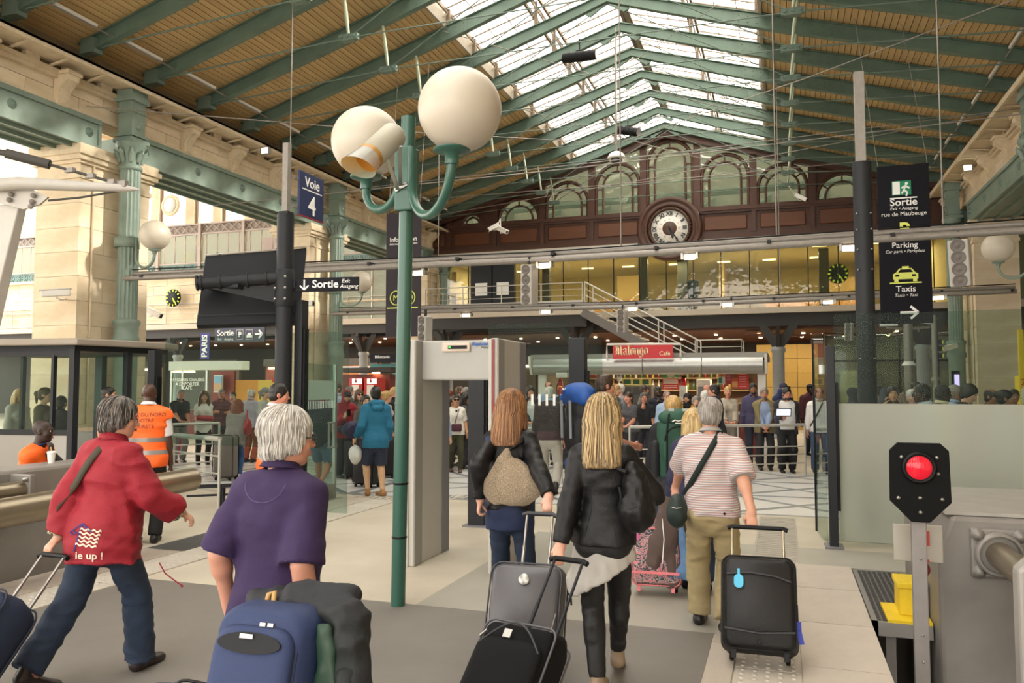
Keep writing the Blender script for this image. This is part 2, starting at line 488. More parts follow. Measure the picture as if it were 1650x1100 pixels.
def mk_cap(X, s, th):
 m = MB()
 for i, (e, z0, z1) in enumerate(((.03, 0, .10), (.0, .10, .30), (.06, .30, .36), (.12, .36, .46), (.17, .46, .56), (.12, .56, .68))):
  m.box((s*th/2, 0, (z0+z1)/2), (th + 2*e, 1.86 + 2*e, z1 - z0))
 me = m.mesh('pier_capital'); me.materials.append(CARVE)
 return me
wall_left = side_wall('wall_left', -13.3, -1, [4.7, 13.12, 21.35, 29.7], 2.5, 30.4)
MB().span((5.4, -12, 0), (6.5, 6, 8.2)).build('light_block_wall', STONE, struct('wall_right_block'))  # unseen plain wall, added to block light from the right
wall_right = side_wall('wall_right', 5.4, 1, [10.5, 18.85, 27.2], 6.0, 30.4)
# ------------------------------------------------------------------ roof
ceiling = struct('ceiling')
XR, ZR, ZE, XL, XE = -3.9, 11.42, 8.62, -13.4, 5.6
SL = (ZR - ZE) / (XR + 13.3)
def rz_(x): return ZR - SL * abs(x - XR)
Y0, Y1 = -12.0, 30.2
ang = math.atan(SL)
bdm = unit_mesh('roof_board', BOARD)
for s in (-1, 1):
 x = 3.62; k = 0
 while x < 9.75:
  w_ = .138
  xx = XR + s * (x + w_ * math.cos(ang) / 2)
  piece('roof_board', bdm, ceiling, (xx, (Y0 + Y1) / 2, rz_(xx) + .02), (0, s * ang, 0), (w_ - .014, Y1 - Y0, .03))
  x += w_ * math.cos(ang); k += 1
 a = XR + s * 3.55; b = XR + s * 9.9
 MB().prism([(a, rz_(a) + .06), (b, rz_(b) + .06), (b, rz_(b) + .14), (a, rz_(a) + .14)], (0, Y0, 0), (1, 0, 0), (0, 0, 1), (0, Y1 - Y0, 0)).build('roof_deck', mat('roof_deck', '#2a1f14', .9), ceiling)
 xa = XR + s * 3.58
 MB().bar((xa, Y0, rz_(xa) + .12), (xa, Y1, rz_(xa) + .12), .07, .36).build('skylight_curb', BEIGEM, ceiling)
RAFT = [12.05 + 1.69 * k for k in range(-14, 11)]
NX = 4.35          # horizontal offset of the strut foot from the ridge
def rafter_mesh():
 m = MB(); dep = .34
 for s in (-1, 1):
  P = []
  xs = [0.0, 1.2, 3.0, 4.2, 6.0, 9.35]
  for x in xs: P.append((x, ZR - SL * x - .02))
  ds = [.24, .30, .36, .38, .36, .30]
  for x, d_ in list(zip(xs, ds))[::-1]: P.append((x, ZR - SL * x - d_))
  m.prism(P, (XR, -.02, 0), (s, 0, 0), (0, 0, 1), (0, .04, 0))
  for i in range(len(xs) - 1):
   for off in (0, 1):
    za = ZR - SL*xs[i] - (ds[i] if off else .03); zb = ZR - SL*xs[i+1] - (ds[i+1] if off else .03)
    m.bar((XR + s*xs[i], 0, za), (XR + s*xs[i+1], 0, zb), .15, .022)
  m.prism([(0, ZR-.30), (.55, ZR-.30-SL*.55-.02), (.42, ZR-.56), (.12, ZR-.36)], (XR, -.03, 0), (s, 0, 0), (0, 0, 1), (0, .06, 0))
 me = m.mesh('rafter'); me.materials.append(RAFTG)
 return me
def rivet_mesh():
 m = MB()
 for s in (-1, 1):
  for k in range(11):
   for r in range(2):
    x = 3.1 + k * .2; z = ZR - SL*x - .13 - r*.14
    m.lathe([(.022, 0), (.0, .02)], (XR + s*x, -.03, z), 4, Matrix.Rotation(PI/2, 3, 'X'))
  m.prism([(3.0, ZR-SL*3.0-.05), (5.3, ZR-SL*5.3-.05), (5.3, ZR-SL*5.3-.36), (3.0, ZR-SL*3.0-.35)], (XR, -.03, 0), (s, 0, 0), (0, 0, 1), (0, .06, 0))
 me = m.mesh('riveted_plate'); me.materials.append(RAFTG)
 return me
def truss_mesh():
 m = MB(); n = MB()
 zt = ZR - SL*NX - .36; zn = zt - 1.02
 for s in (-1, 1):
  xn = XR + s * (NX - .14)
  m.tube([(XR + s*NX, 0, zt), (XR + s*(NX-.07), 0, (zt+zn)/2), (xn, 0, zn)], [.028, .042, .028], 6)
 r = m.mesh('strut'); r.materials.append(mat('strut_paint', '#a9b39c', .5, var=.1))
 for s in (-1, 1):
  xn = XR + s * (NX - .14)
  n.tube([(XR + s*9.0, 0, ZR - SL*9.0 - .26), (xn, 0, zn)], .018, 5)
  n.tube([(xn, 0, zn), (XR + s*.25, 0, ZR - .42)], .014, 5)
  n.box((xn, 0, zn), (.42, .10, .12)); n.box((xn, .0, zn - .03), (.3, .14, .1))
  for q in (-.13, 0, .13): n.lathe([(.035, -.09), (.035, .09)], (xn + q, 0, zn), 8, Matrix.Rotation(PI/2, 3, 'X'))
  n.box((XR + s*9.05, 0, ZR - SL*9.05 - .2), (.35, .22, .3))
 n.tube([(XR - (NX-.14), 0, zn), (XR + (NX-.14), 0, zn)], .014, 5)
 t = n.mesh('tie_rods'); t.materials.append(GREEND)
 return r, t
rm, vm = rafter_mesh(), rivet_mesh()
sm_, tm_ = truss_mesh()
for k, y in enumerate(RAFT):
 r = piece('rafter', rm, ceiling, (0, y, 0))
 q = piece('riveted_plate', vm, r, (0, y, 0));
 piece('strut', sm_, ceiling, (0, y, 0)); piece('tie_rods', tm_, ceiling, (0, y, 0))
TEAL = mat('pale_teal_paint', '#8fc4b4', .5)
MB().tube([(XR - 4.2, RAFT[8], 8.79), (XR + 4.2, RAFT[8], 8.79)], .024, 6).tube([(XR, RAFT[8], 8.79), (XR, RAFT[8], 11.0)], .02, 6).box((XR, RAFT[8], 8.79), (.3, .1, .06)).build('tie_bar', TEAL, ceiling)
PANE = bpy.data.materials.new('skylight_glass'); PANE.use_nodes = True
t = NT(PANE); PANE.node_tree.nodes.remove(t.b)
tr = t.n('BsdfTransparent'); tr.inputs[0].default_value = (1, 1, 1, 1)
tl = t.n('BsdfTranslucent'); tl.inputs[0].default_value = lin('#fbf7ee')
mx = t.n('MixShader'); mx.inputs[0].default_value = .35
t.l(tr.outputs[0], mx.inputs[1]); t.l(tl.outputs[0], mx.inputs[2]); t.l(mx.outputs[0], t.o.inputs[0])
RUST = mat('skylight_steel', '#7a6a58', .7, var=.2, scale=8)
strips = ((3.55, 1.95, .40), (1.72, .10, .62))
for s in (-1, 1):
 for (xa, xb, up) in strips:
  a = Vector((XR + s*xa, 0, ZR - SL*xa + up)); b = Vector((XR + s*xb, 0, ZR - SL*xb + up))
  Lp = (b - a).length
  pme = MB().box((0, 0, 0), (Lp, .40, .008)).mesh('skylight_pane'); pme.materials.append(PANE)
  bme = MB().box((0, 0, 0), (Lp, .03, .05)).mesh('glazing_bar'); bme.materials.append(RUST)
  c = (a + b) / 2; n = int((Y1 - 3.4) / .4225)
  an = -s * math.atan2(b.z - a.z, abs(b.x - a.x)) * -1
  for k in range(n + 1):
   y = Y1 - .05 - k * .4225
   if y < Y0: break
   piece('glazing_bar', bme, ceiling, (c.x, y, c.z), (0, an, 0))
   piece('skylight_pane', pme, ceiling, (c.x, y - .211, c.z), (0, an, 0))
  for e in (a, b): MB().bar((e.x, Y0, e.z - .04), (e.x, Y1, e.z - .04), .06, .09).build('purlin', RUST, ceiling)
  for f_ in (.33, .66):
   e = a.lerp(b, f_); MB().tube([(e.x, Y0, e.z - .06), (e.x, Y1, e.z - .06)], .012, 5).build('glazing_rod', RUST, ceiling)
 pb = MB()
 for (x, h) in ((3.5, .40), (1.83, .62)):
  z = -SL * x
  pb.box((s*x, 0, z + h/2 - .02), (.09, .07, h))
  for q in (-1, 1): pb.tube([(s*x, q*.03, z + h - .08), (s*(x), q*.14, z + h*.45), (s*(x), q*.34, z + .04)], .012, 4)
 pmesh = pb.mesh('skylight_post'); pmesh.materials.append(RUST)
 for y in RAFT: piece('skylight_post', pmesh, ceiling, (XR, y, ZR))
 xl = XR + s*1.84
 MB().bar((xl, Y0, ZR - SL*1.84 + .50), (xl, Y1, ZR - SL*1.84 + .50), .03, .14).build('louvre_edge', RUST, ceiling)
MB().bar((XR, Y0, ZR + .66), (XR, Y1, ZR + .66), .16, .12).build('ridge_beam', BEIGEM, ceiling)
for s, x in ((-1, -12.35), (1, 4.55)):
 cd = MB().tube([(x, Y0, 8.62), (x, Y1, 8.62)], .016, 5)
 cd.build('eaves_conduit', GALV, ceiling)
 fx = MB().box((0, 0, .05), (.07, .95, .05)).mesh('tube_light'); fx.materials.append(WHITE)
 for y in RAFT: piece('tube_light', fx, ceiling, (x, y + .75, 8.62))
wr = [((-13.2, 16.0, 6.2), (5.3, 16.0, 6.6)), ((-13.2, 24.0, 8.0), (5.3, 24, 8.1)), ((-13.2, 20.0, 7.4), (5.3, 20, 7.9)), ((-13.2, 26.5, 7.9), (5.3, 21, 8.2)), ((-8, 28.5, 9.0), (-.5, 22.5, 10.2)), ((-.2, 28.5, 9.0), (-7.5, 22.5, 10.2)), ((-8, 22.4, 9.0), (-.5, 17, 10.2)), ((-.2, 22.4, 9.0), (-7.5, 17, 10.2)), ((-13.2, 12.2, 7.4), (-3.9, 20.0, 8.0)), ((5.2, 13.0, 7.9), (-3.9, 20.0, 8.0))]
for a, b in wr:
 MB().tube([a, tuple((a[i]+b[i])/2 - (.08 if i == 2 else 0) for i in range(3)), b], .011, 4).build('stay_wire', GALV, ceiling)
# ------------------------------------------------------------------ gable wall of brown wood
YB = 29.3
gable = struct('wall_back')
m = MB().span((-13.35, YB, 7.05), (5.45, YB + .5, 8.15))
m.span((-13.35, YB - .14, 8.06), (5.45, YB, 8.18)).span((-13.35, YB - .09, 7.98), (5.45, YB, 8.06)).span((-13.35, YB - .12, 7.05), (5.45, YB, 7.16)).span((-13.35, YB - .07, 7.16), (5.45, YB, 7.24))
m.build('gable_beam', WOOD, gable)
bays = [-3.775 + 1.955 * (k - .5) for k in range(-4, 6)]
for i in range(len(bays) - 1):
 a, b = bays[i], bays[i+1]
 if i == 4: continue
 MB().span((a + .22, YB - .05, 7.36), (b - .22, YB + .02, 7.88)).build('beam_panel', WOODL, gable, bevel=.03, seg=1)
 MB().span((a - .07, YB - .10, 7.24), (a + .07, YB, 7.98)).build('beam_pilaster', WOOD, gable)
MB().span((-13.3, YB - .04, 7.36), (bays[0] - .25, YB + .02, 7.88)).build('beam_panel', WOODL, gable, bevel=.03, seg=1)
MB().span((bays[-1] + .22, YB - .04, 7.36), (5.2, YB + .02, 7.88)).build('beam_panel', WOODL, gable, bevel=.03, seg=1)
MB().span((-13.0, YB - .1, 6.9), (5.2, YB + .4, 7.05)).build('beam_soffit', mat('white_soffit', '#cfcac0', .6), gable)
GW = glass('gable_glass', '#cfd2c6', .06, .03, 2.8, 1.2)
tops = {0: 8.62, 1: 9.08, 2: 9.58, 3: 10.12, 4: 10.82, 5: 10.12, 6: 9.58, 7: 9.08, 8: 8.62}
def arch(cx, z0, zs, r, n=14):
 return [(cx + r, z0)] + [(cx + r * math.cos(PI*k/n), zs + r * math.sin(PI*k/n)) for k in range(n + 1)] + [(cx - r, z0)]
for i in range(len(bays) - 1):
 a, b = bays[i], bays[i+1]; c = (a + b) / 2; tz = tops[i]
 half = .82
 zs = tz - half
 z0 = 8.18
 roofz = lambda x: rz_(x) - .12
 MB().span((a - .12, YB - .08, 8.15), (a + .12, YB + .2, roofz(a))).build('pilaster', WOOD, gable)
 if zs < z0 + .05: zs = z0 + .02; half = min(half, tz - zs)
 pts = [(c + half * math.cos(PI*k/14), zs + half * math.sin(PI*k/14)) for k in range(15)]
 L_ = [(b, z0), (b, roofz(b))] + ([(XR, roofz(XR))] if a < XR < b else []) + [(a, roofz(a)), (a, z0), (c - half, z0)] + pts[::-1] + [(c + half, z0)]
 mid = roofz(c)
 Rt = [(c, tz), (c, mid)] + [(b, roofz(b)), (b, z0), (c + half, z0)] + [p for p in pts if p[0] > c + 1e-4]
 Lt = [(c, mid), (c, tz)] + [p for p in pts if p[0] < c - 1e-4] + [(c - half, z0), (a, z0), (a, roofz(a))]
 mm = MB()
 for poly in (Rt, Lt): mm.prism(poly, (0, YB + .04, 0), (1, 0, 0), (0, 0, 1), (0, .12, 0))
 mm.build('spandrel', GW if 2 <= i <= 6 else WOOD, gable)
 fr = MB()
 ar = arch(c, z0, zs, half)
 fr.tube([(p[0], YB + .02, p[1]) for p in ar], .07, 6, cap=False)
 h2 = half * .68
 ar2 = arch(c, z0, zs, h2) if zs > z0 + .1 else arch(c, z0, zs, h2)
 fr.tube([(p[0], YB + .06, p[1]) for p in ar2], .045, 5, cap=False)
 for an_ in (PI*.5, PI*.2, PI*.8):
  fr.bar((c + h2*math.cos(an_), YB + .06, zs + h2*math.sin(an_)), (c + half*math.cos(an_), YB + .06, zs + half*math.sin(an_)), .05, .05)
 for q in (-1, 1):
  if zs > z0 + .4:
   fr.bar((c + q*h2, YB + .06, zs - .1), (c + q*half, YB + .06, zs - .1), .05, .05)
 fr.span((a, YB - .02, 8.15), (b, YB + .18, 8.24))
 f_ = fr.build('window_frame', WOOD, gable)
 MB().prism(arch(c, z0, zs, half - .02), (0, YB + .10, 0), (1, 0, 0), (0, 0, 1), (0, .012, 0)).build('pane', GW, f_)
MB().span((bays[-1] - .12, YB - .08, 8.15), (bays[-1] + .12, YB + .2, rz_(bays[-1]) - .12)).build('pilaster', WOOD, gable)
for sgn, xa in ((-1, bays[0]), (1, bays[-1])):
 xb = XR + sgn * 9.3
 MB().prism([(xa, 8.15), (xb, 8.15), (xb, rz_(xb)-.1), (xa, rz_(xa)-.1)], (0, YB + .04, 0), (1, 0, 0), (0, 0, 1), (0, .12, 0)).build('spandrel', WOOD, gable)
for s in (-1, 1):
 MB().bar((XR, YB - .1, ZR - .42), (XR + s*9.3, YB - .1, ZR - .42 - SL*9.3), .3, .22).bar((XR, YB - .2, ZR - .25), (XR + s*9.3, YB - .2, ZR - .25 - SL*9.3), .12, .16).build('raking_beam', WOOD, gable)
MB().prism([(-20, 12.2), (12, 12.2), (12, 12.4), (-20, 12.4)], (0, YB + 4.2, 0), (1, 0, 0), (0, 0, 1), (0, 14, 0)).build('further_roof', mat('further_roof', '#6d7064', .8), gable)
fb = MB()
for k in range(10): fb.bar((-14 + k*2.2, YB + 1.5, 8.4), (-12.4 + k*2.2, YB + 11, 11.9), .10, .22)
for k in range(8): fb.bar((-14, YB + 2 + k*1.2, 9.0 + k*.42), (8, YB + 2 + k*1.2, 9.3 + k*.42), .08, .12)
fb.build('further_rafters', mat('further_iron', '#6f7f70', .6), gable)
# ------------------------------------------------------------------ concourse behind the hall
SLAB = mat('mezzanine_slab', '#b8ad9b', .6, var=.06)
DKBEAM = mat('dark_beam', '#2c2a28', .6)
CREAM = mat('cream_wall', '#c9b88c', .7, var=.08, scale=2)
WARMC = mat('mezzanine_ceiling', '#cfc4a4', .7)
BROWNC = mat('brown_slat_ceiling', '#5a2f16', .55, var=.15, scale=3, stretch=(.3, 6, 1))
YELLOWP = mat('ochre_panel', '#a5853f', .6, var=.08, rnd=.06)
SHOPD = mat('shop_dark', '#2e2822', .6, var=.15, scale=2)
BULB = emis('downlight', '#ffd7a0', 30)
WARML = emis('lit_shop_light', '#ffe0b0', 6)
RAILM = mat('rail_metal', '#b9b6ae', .4, .35)
COLG = mat('column_grey', '#8c8f90', .5, var=.05)
back = struct('trim_1')
MB().span((-8.0, 28.95, 4.3), (5.35, 40, 4.5)).span((-50, 31, 4.5), (-13.3, 40, 4.75)).span((5.4, 29.2, 4.3), (12, 40, 4.55)).span((-13.3, 29.6, 4.3), (-8, 40, 4.5)).build('mezzanine_floor', SLAB, back)
MB().span((-13.2, 29.2, 3.85), (12, 29.5, 4.3)).span((-50, 31.3, 4.1), (-13.3, 31.6, 4.5)).span((-13.2, 33.0, 3.9), (12, 33.2, 4.3)).build('mezzanine_beam', DKBEAM, back)
MB().span((-13.3, 29.6, 6.95), (5.4, 40, 7.05)).build('upper_ceiling', WARMC, back)
MB().span((-13.3, 37.0, 4.5), (5.4, 37.2, 7.0)).span((-13.3, 29.7, 4.5), (-13.2, 37, 7)).span((5.3, 29.7, 4.5), (5.4, 37, 7)).build('upper_back_wall', CREAM, back)
um = mat('upper_partition', '#b59a63', .6)
MB().span((-2.4, 34, 4.5), (-2.2, 37, 7)).span((1.6, 35, 4.5), (3.6, 35.2, 6.2)).span((-6.8, 34.6, 4.5), (-5.6, 34.8, 6.6)).build('upper_partition', um, back)
MB().span((-9.2, 31, 4.5), (-8.9, 31.3, 7)).span((-5.35, 31.6, 4.5), (-5.0, 31.9, 7)).span((-4.0, 33, 4.5), (-3.6, 33.4, 7)).span((1.4, 32, 4.5), (1.75, 32.3, 7)).build('upper_pillar', mat('upper_pillar', '#3b3a36', .5), back)
MB().span((-.6, 34.0, 4.5), (3.2, 34.6, 5.35)).span((-7.6, 33.2, 4.5), (-5.6, 33.8, 5.4)).build('upper_counter', mat('upper_counter', '#a67a44', .5), back)
lm = MB().box((0, 0, 0), (.5, .10, .04)).mesh('ceiling_lamp'); lm.materials.append(WARML)
for x in (-11, -8, -6.2, -4.2, -2.2, -.4, 1.4, 3.2):
 for y in (31.2, 34.0): piece('ceiling_lamp', lm, back, (x, y, 6.92))
wm = struct('window_1')
pg = MB().box((0, 0, 0), (.955, .02, 2.36)).mesh('pane'); pg.materials.append(glass('mezzanine_glass', '#e4e6cf', .02, .04, 1.9, 2.2))
mg = MB().box((0, 0, 0), (.03, .07, 2.36)).mesh('mullion'); mg.materials.append(BLACK)
for k in range(19):
 x = -12.85 + .985 * k
 piece('pane', pg, wm, (x + .49, 29.6, 5.72)); piece('mullion', mg, wm, (x, 29.6, 5.72))
piece('mullion', mg, wm, (-12.85 + .985*19 - .02, 29.6, 5.72))
for x0, x1 in ((-11.6, -10.9), (-10.7, -10.0)):
 MB().span((x0 - .12, 29.45, 4.5), (x1 + .12, 29.55, 6.7)).build('dark_door', DARK, wm)
 MB().span((x0 + .1, 29.42, 5.35), (x1 - .1, 29.44, 5.85)).build('poster', WHITE, wm)
stair = thing('staircase', 'steel staircase running down from the mezzanine balcony, with white treads and tubular rails', 'staircase', (-3, 28, 0))
MB().span((-12.9, 27.6, 4.32), (-6.6, 29.6, 4.55)).build('balcony_floor', SLAB, stair)
MB().span((-12.9, 27.7, 3.9), (-6.6, 27.95, 4.32)).span((-12.9, 29.0, 3.9), (-6.6, 29.2, 4.32)).build('balcony_beam', DKBEAM, stair)
def rail(parent, pts, h=.92, n=4, r=.022, post=1.45, kick=False):
 m = MB()
 for i in range(len(pts) - 1):
  a = Vector(pts[i]); b = Vector(pts[i+1])
  m.tube([a + Vector((0,0,h)), b + Vector((0,0,h))], r, 6)
  for q in range(1, n): m.tube([a + Vector((0,0,h*q/n)), b + Vector((0,0,h*q/n))], r*.5, 5)
  k = max(1, int(round((b - a).length / post)))
  for q in range(k + 1):
   p = a.lerp(b, q / k); m.tube([p, p + Vector((0,0,h))], r*.9, 6)
  if kick: m.bar(a + Vector((0,0,.15)), b + Vector((0,0,.15)), .02, .28)
 return m.build('railing', RAILM, parent)
rail(stair, [(-12.85, 29.3, 4.55), (-12.85, 27.65, 4.55), (-6.7, 27.65, 4.55)], kick=True)
sa, sb = Vector((-6.6, 0, 4.5)), Vector((-2.75, 0, 2.35))
tr_ = MB().box((0, 0, 0), (.30, 1.3, .045)).mesh('tread'); tr_.materials.append(mat('tread_white', '#d6cfc4', .6))
for k in range(13):
 p = sa.lerp(sb, (k + .5) / 13); piece('tread', tr_, stair, (p.x, 28.25, p.z))
MB().bar((-6.7, 27.6, 4.40), (-2.6, 27.6, 2.12), .06, .30).bar((-6.7, 28.9, 4.40), (-2.6, 28.9, 2.12), .06, .30).build('stringer', mat('stair_steel', '#6d6863', .5, .3), stair)
rail(stair, [(-6.6, 27.6, 4.55), (-2.7, 27.6, 2.42)], r=.03)
rail(stair, [(-6.6, 28.9, 4.55), (-2.7, 28.9, 2.42)], r=.03)
MB().span((-2.75, 27.4, 2.24), (-1.2, 29.2, 2.36)).build('landing', SLAB, stair)
rail(stair, [(-2.75, 27.45, 2.36), (-1.25, 27.45, 2.36), (-1.25, 29.1, 2.36)], h=.95, kick=True)
MB().bar((-3.1, 28.0, 0), (-3.1, 28, 2.3), .14, .14).build('stair_post', DARK, stair)
MB().bar((-1.5, 28.9, 0), (-1.5, 28.9, 2.3), .14, .14).build('stair_post', DARK, stair)
def tree_column(name, x, y, lab, top=3.9, group='branching columns under the mezzanine'):
 t_ = thing(name, lab, 'column', (x, y, 0), 0, None)
 MB().lathe([(.26, 0), (.26, .1), (.20, .14), (.20, top - 1.0), (.24, top - .95), (.24, top - .85), (.18, top - .8)], n=16).build('shaft', COLG, t_, local=True)
 m = MB()
 for sx in (-1, 1):
  m.prism([(0, top-.95), (sx*.10, top-.95), (sx*.62, top - .12), (sx*.62, top), (sx*.42, top), (0, top - .55)], (0, -.06, 0), (1, 0, 0), (0, 0, 1), (0, .12, 0))
  m.prism([(0, top-.95), (sx*.10, top-.95), (sx*.62, top - .12), (sx*.62, top), (sx*.42, top), (0, top - .55)], (-.06, 0, 0), (0, 1, 0), (0, 0, 1), (.12, 0, 0))
 m.build('bracket', DKBEAM, t_, local=True)
 return t_
tree_column('column', -0.097, 28.6, 'grey branching column just right of the café awning')
tree_column('column', -7.114, 28.4, 'grey branching column under the foot of the balcony, left of the café')
tree_column('column', -12.229, 28.4, 'grey branching column behind the metal detector')
tree_column('column', 4.304, 28.4, 'grey branching column behind the twin cameras at right')
tree_column('column', -17.708, 31.6, 'pale branching column beside the red vending machines', 4.1)
tree_column('column', -27.933, 31.6, 'pale blue branching column behind the left hand booth', 4.1)
lower = struct('trim_2')
MB().span((-13.3, 29.5, 3.78), (12, 40, 3.86)).span((-50, 31.8, 3.9), (-13.3, 40, 3.98)).build('slat_ceiling', BROWNC, lower)
dl = MB().lathe([(.0, 0), (.06, 0), (.06, .03)], n=8).mesh('downlight'); dl.materials.append(BULB)
for x in list(np.arange(-44, 5, 1.6)) + [6.5, 8.5]:
 for y in (31.9, 34.4): piece('downlight', dl, lower, (x, y, 3.74 if x > -13.3 else 3.87))
MB().span((-50, 38.5, 0), (12, 38.7, 4.3)).build('rear_wall', SHOPD, lower)
for x0, z in ((1.0, 3.55), (-1.2, 3.6), (-11.5, 3.5), (3.6, 3.5)):
 m = MB()
 for k in range(6): m.bar((x0, 29.2 + k*.28, z + .02*k), (x0 + 1.9, 29.2 + k*.28, z - .12 + .02*k), .2, .03)
 o = m.build('slat_canopy', BROWNC, lower); o['kind'] = 'stuff'
om = unit_mesh('ochre_panel', YELLOWP)
for i in range(3):
 for j in range(6): piece('ochre_panel', om, lower, (-.55 + i*.75, 32.5, .35 + j*.55), scale=(.735, .08, .535))
fm = MB()
for k in range(8): fm.bar((1.6 + k*1.25, 32.2, 0), (1.6 + k*1.25, 32.2, 3.8), .08, .08)
fm.bar((1.6, 32.2, 2.7), (10.5, 32.2, 2.7), .08, .06).build('shopfront_frame', BLACK, lower)
sg = MB().box((0, 0, 0), (1.2, .015, 3.7)).mesh('shopfront_pane'); sg.materials.append(glass('shop_glass', '#b8bfae', .05))
for k in range(7): piece('shopfront_pane', sg, lower, (2.22 + k*1.25, 32.2, 1.9))
MB().span((1.2, 36, 0), (11, 36.1, 3.8)).build('shop_back_wall', mat('shop_brown', '#5d4a36', .7, var=.2, scale=1.5), lower)
MB().span((2.5, 34.6, 0), (6.0, 35.1, 1.1)).build('shop_counter', mat('shop_counter', '#7c5a33', .5), lower)
for x, w_, c, y in ((2.3, .9, '#c8c2b0', 35.9), (4.2, .7, '#7a6a52', 35.9), (5.6, 1.2, '#b8ae98', 35.9), (7.4, .8, '#8f4a2a', 35.9), (8.9, 1.1, '#a39a86', 35.9)):
 MB().span((x, y - .05, .9), (x + w_, y, 2.4)).build('wall_panel', mat('wp' + c, c, .6), lower)
for x0, x1, c in ((-13.0, -10.4, '#4a3a2c'), (-10.2, -7.6, '#3c3a37'), (-30, -26.2, '#3d2f26'), (-24.6, -21.5, '#6e2c1c'), (-21.4, -18.2, '#8c5524'), (-17.5, -14.5, '#2e4a4b'), (-36, -31, '#4b3b2e')):
 MB().span((x0, 34.0, 0), (x1, 34.2, 3.0)).build('shop_wall', mat('shopw' + c, c, .6, var=.15, scale=2), lower)
 MB().span((x0, 33.8, 2.75), (x1, 34, 3.1)).build('shop_fascia', SHOPD, lower)
 MB().span((x0 + .2, 33.92, 2.6), (x1 - .2, 33.98, 2.7)).build('shop_strip_light', WARML, lower)
# ------------------------------------------------------------------ left hall end wall
lw = struct('wall_hall_left')
YL = 31.0
MB().span((-50, YL + .25, 4.75), (-14.0, YL + .7, 7.1)).build('stone_core', STONEB, lw)
sb_ = unit_mesh('stone_block', STONE)
for r in range(5):
 x = -49.0 + (r % 2) * .8
 while x < -14.5:
  if True: piece('stone_block', sb_, lw, (x + .8, YL + .2, 5.0 + r*.46), scale=(1.585, .3, .447))
  x += 1.6
MB().span((-50, YL - .15, 7.05), (-14, YL + .4, 7.18)).span((-50, YL - .05, 5.5), (-14, YL + .3, 5.56)).build('string_course', CARVE, lw)
BAND = mat('blue_green_band', '#7f9a96', .55)
bd = MB(); MB().span((-50, YL + .12, 7.18), (-14, YL + .3, 7.6)).build('band_back', mat('band_back', '#6a827e', .6), lw)
x = -49
while x < -14.4:
 for k in range(6):
  a = k*PI/3; bd.bar((x, YL + .1, 7.39), (x + .19*math.cos(a), YL + .1, 7.39 + .19*math.sin(a)), .03, .035)
 bd.tube([(x + .18*math.cos(q*PI/5), YL + .1, 7.39 + .18*math.sin(q*PI/5)) for q in range(10)], .018, 4, closed=True)
 x += .46
bd.span((-50, YL + .06, 7.17), (-14, YL + .14, 7.20)).span((-50, YL + .06, 7.57), (-14, YL + .14, 7.61))
o = bd.build('ornament_band', BAND, lw); o['kind'] = 'stuff'
GALM = mat('gallery_paint', '#a79a92', .6, var=.06)
gl = MB()
x = -49.5
while x < -14.2:
 gl.span((x - .02, YL + .05, 7.6), (x + .02, YL + .1, 9.05)); x += .62
for z in (7.62, 9.02, 9.5): gl.span((-50, YL + .02, z), (-14, YL + .14, z + .07))
x = -49.5
while x < -14.6:
 gl.bar((x, YL + .08, 9.08), (x + .46, YL + .08, 9.5), .03, .03).bar((x + .46, YL + .08, 9.08), (x, YL + .08, 9.5), .03, .03); x += .46
MB().span((-50, YL + .16, 9.05), (-14, YL + .22, 9.56)).build('lattice_backing', mat('lattice_back', '#8f857c', .7), lw)
o = gl.build('gallery_lattice', GALM, lw); o['kind'] = 'stuff'
pgm = MB().box((0, 0, 0), (.58, .01, 1.40)).mesh('gallery_pane'); pgm.materials.append(glass('gallery_glass', '#d8d6c8', .25))
for k in range(56): piece('gallery_pane', pgm, lw, (-49.19 + .62*k, YL + .075, 8.33))
pst = MB().box((0, 0, 0), (.14, .12, 2.4)).mesh('gallery_post'); pst.materials.append(GALM)
for k in range(15): piece('gallery_post', pst, lw, (-48.6 + 2.48*k, YL + .02, 8.36))
MB().span((-50, YL + 2.2, 7.4), (-14, YL + 2.4, 9.5)).build('gallery_back_wall', mat('gallery_wall', '#b9ab92', .8, var=.1), lw)
MB().span((-24.2, YL + 2.1, 7.6), (-22.6, YL + 2.19, 9.1)).build('red_board', mat('red_board', '#c0172b', .5), lw)
MB().span((-38.4, YL + 2.1, 7.6), (-36.6, YL + 2.19, 9.0)).build('teal_board', mat('teal_board', '#1f8a78', .5), lw)
MB().span((-29.2, YL + 2.1, 7.6), (-28.4, YL + 2.19, 8.6)).build('yellow_board', mat('yellow_board', '#c2b02e', .5), lw)
for xc in (-29.1, -27.0, -25.4, -23.6, -21.8, -20.0, -18.2, -16.4, -31.0, -33.0):
 MB().span((xc - .24, YL + .1, 9.55), (xc + .24, YL + .5, 13.6)).build('window_pier', STONE, lw)
 MB().span((xc + .30, YL + .2, 9.55), (xc + .36, YL + .3, 13.6)).build('window_frame', WOODL, lw)
MB().span((-50, YL + .05, 9.5), (-33.2, YL + .6, 14.5)).build('stone_wall', STONE, lw)
wp = MB().box((0, 0, 0), (1.5, .01, 4.0)).mesh('window_pane'); wp.materials.append(GLASS)
for xc in (-28.05, -26.2, -24.5, -22.7, -20.9, -19.1, -17.3): piece('window_pane', wp, lw, (xc, YL + .3, 11.6))
MB().lathe([(0, .02), (.36, .02), (.40, .06), (.52, .05), (.55, 0)], (-28.05, YL + .0, 10.55), 24, Matrix.Rotation(PI/2, 3, 'X')).build('medallion', CARVE, lw)
MB().lathe([(0, .03), (.36, .03), (.36, 0)], (-28.05, YL - .03, 10.55), 24, Matrix.Rotation(PI/2, 3, 'X')).build('medallion_glass', mat('frosted_disc', '#d8d8d2', .3), lw)
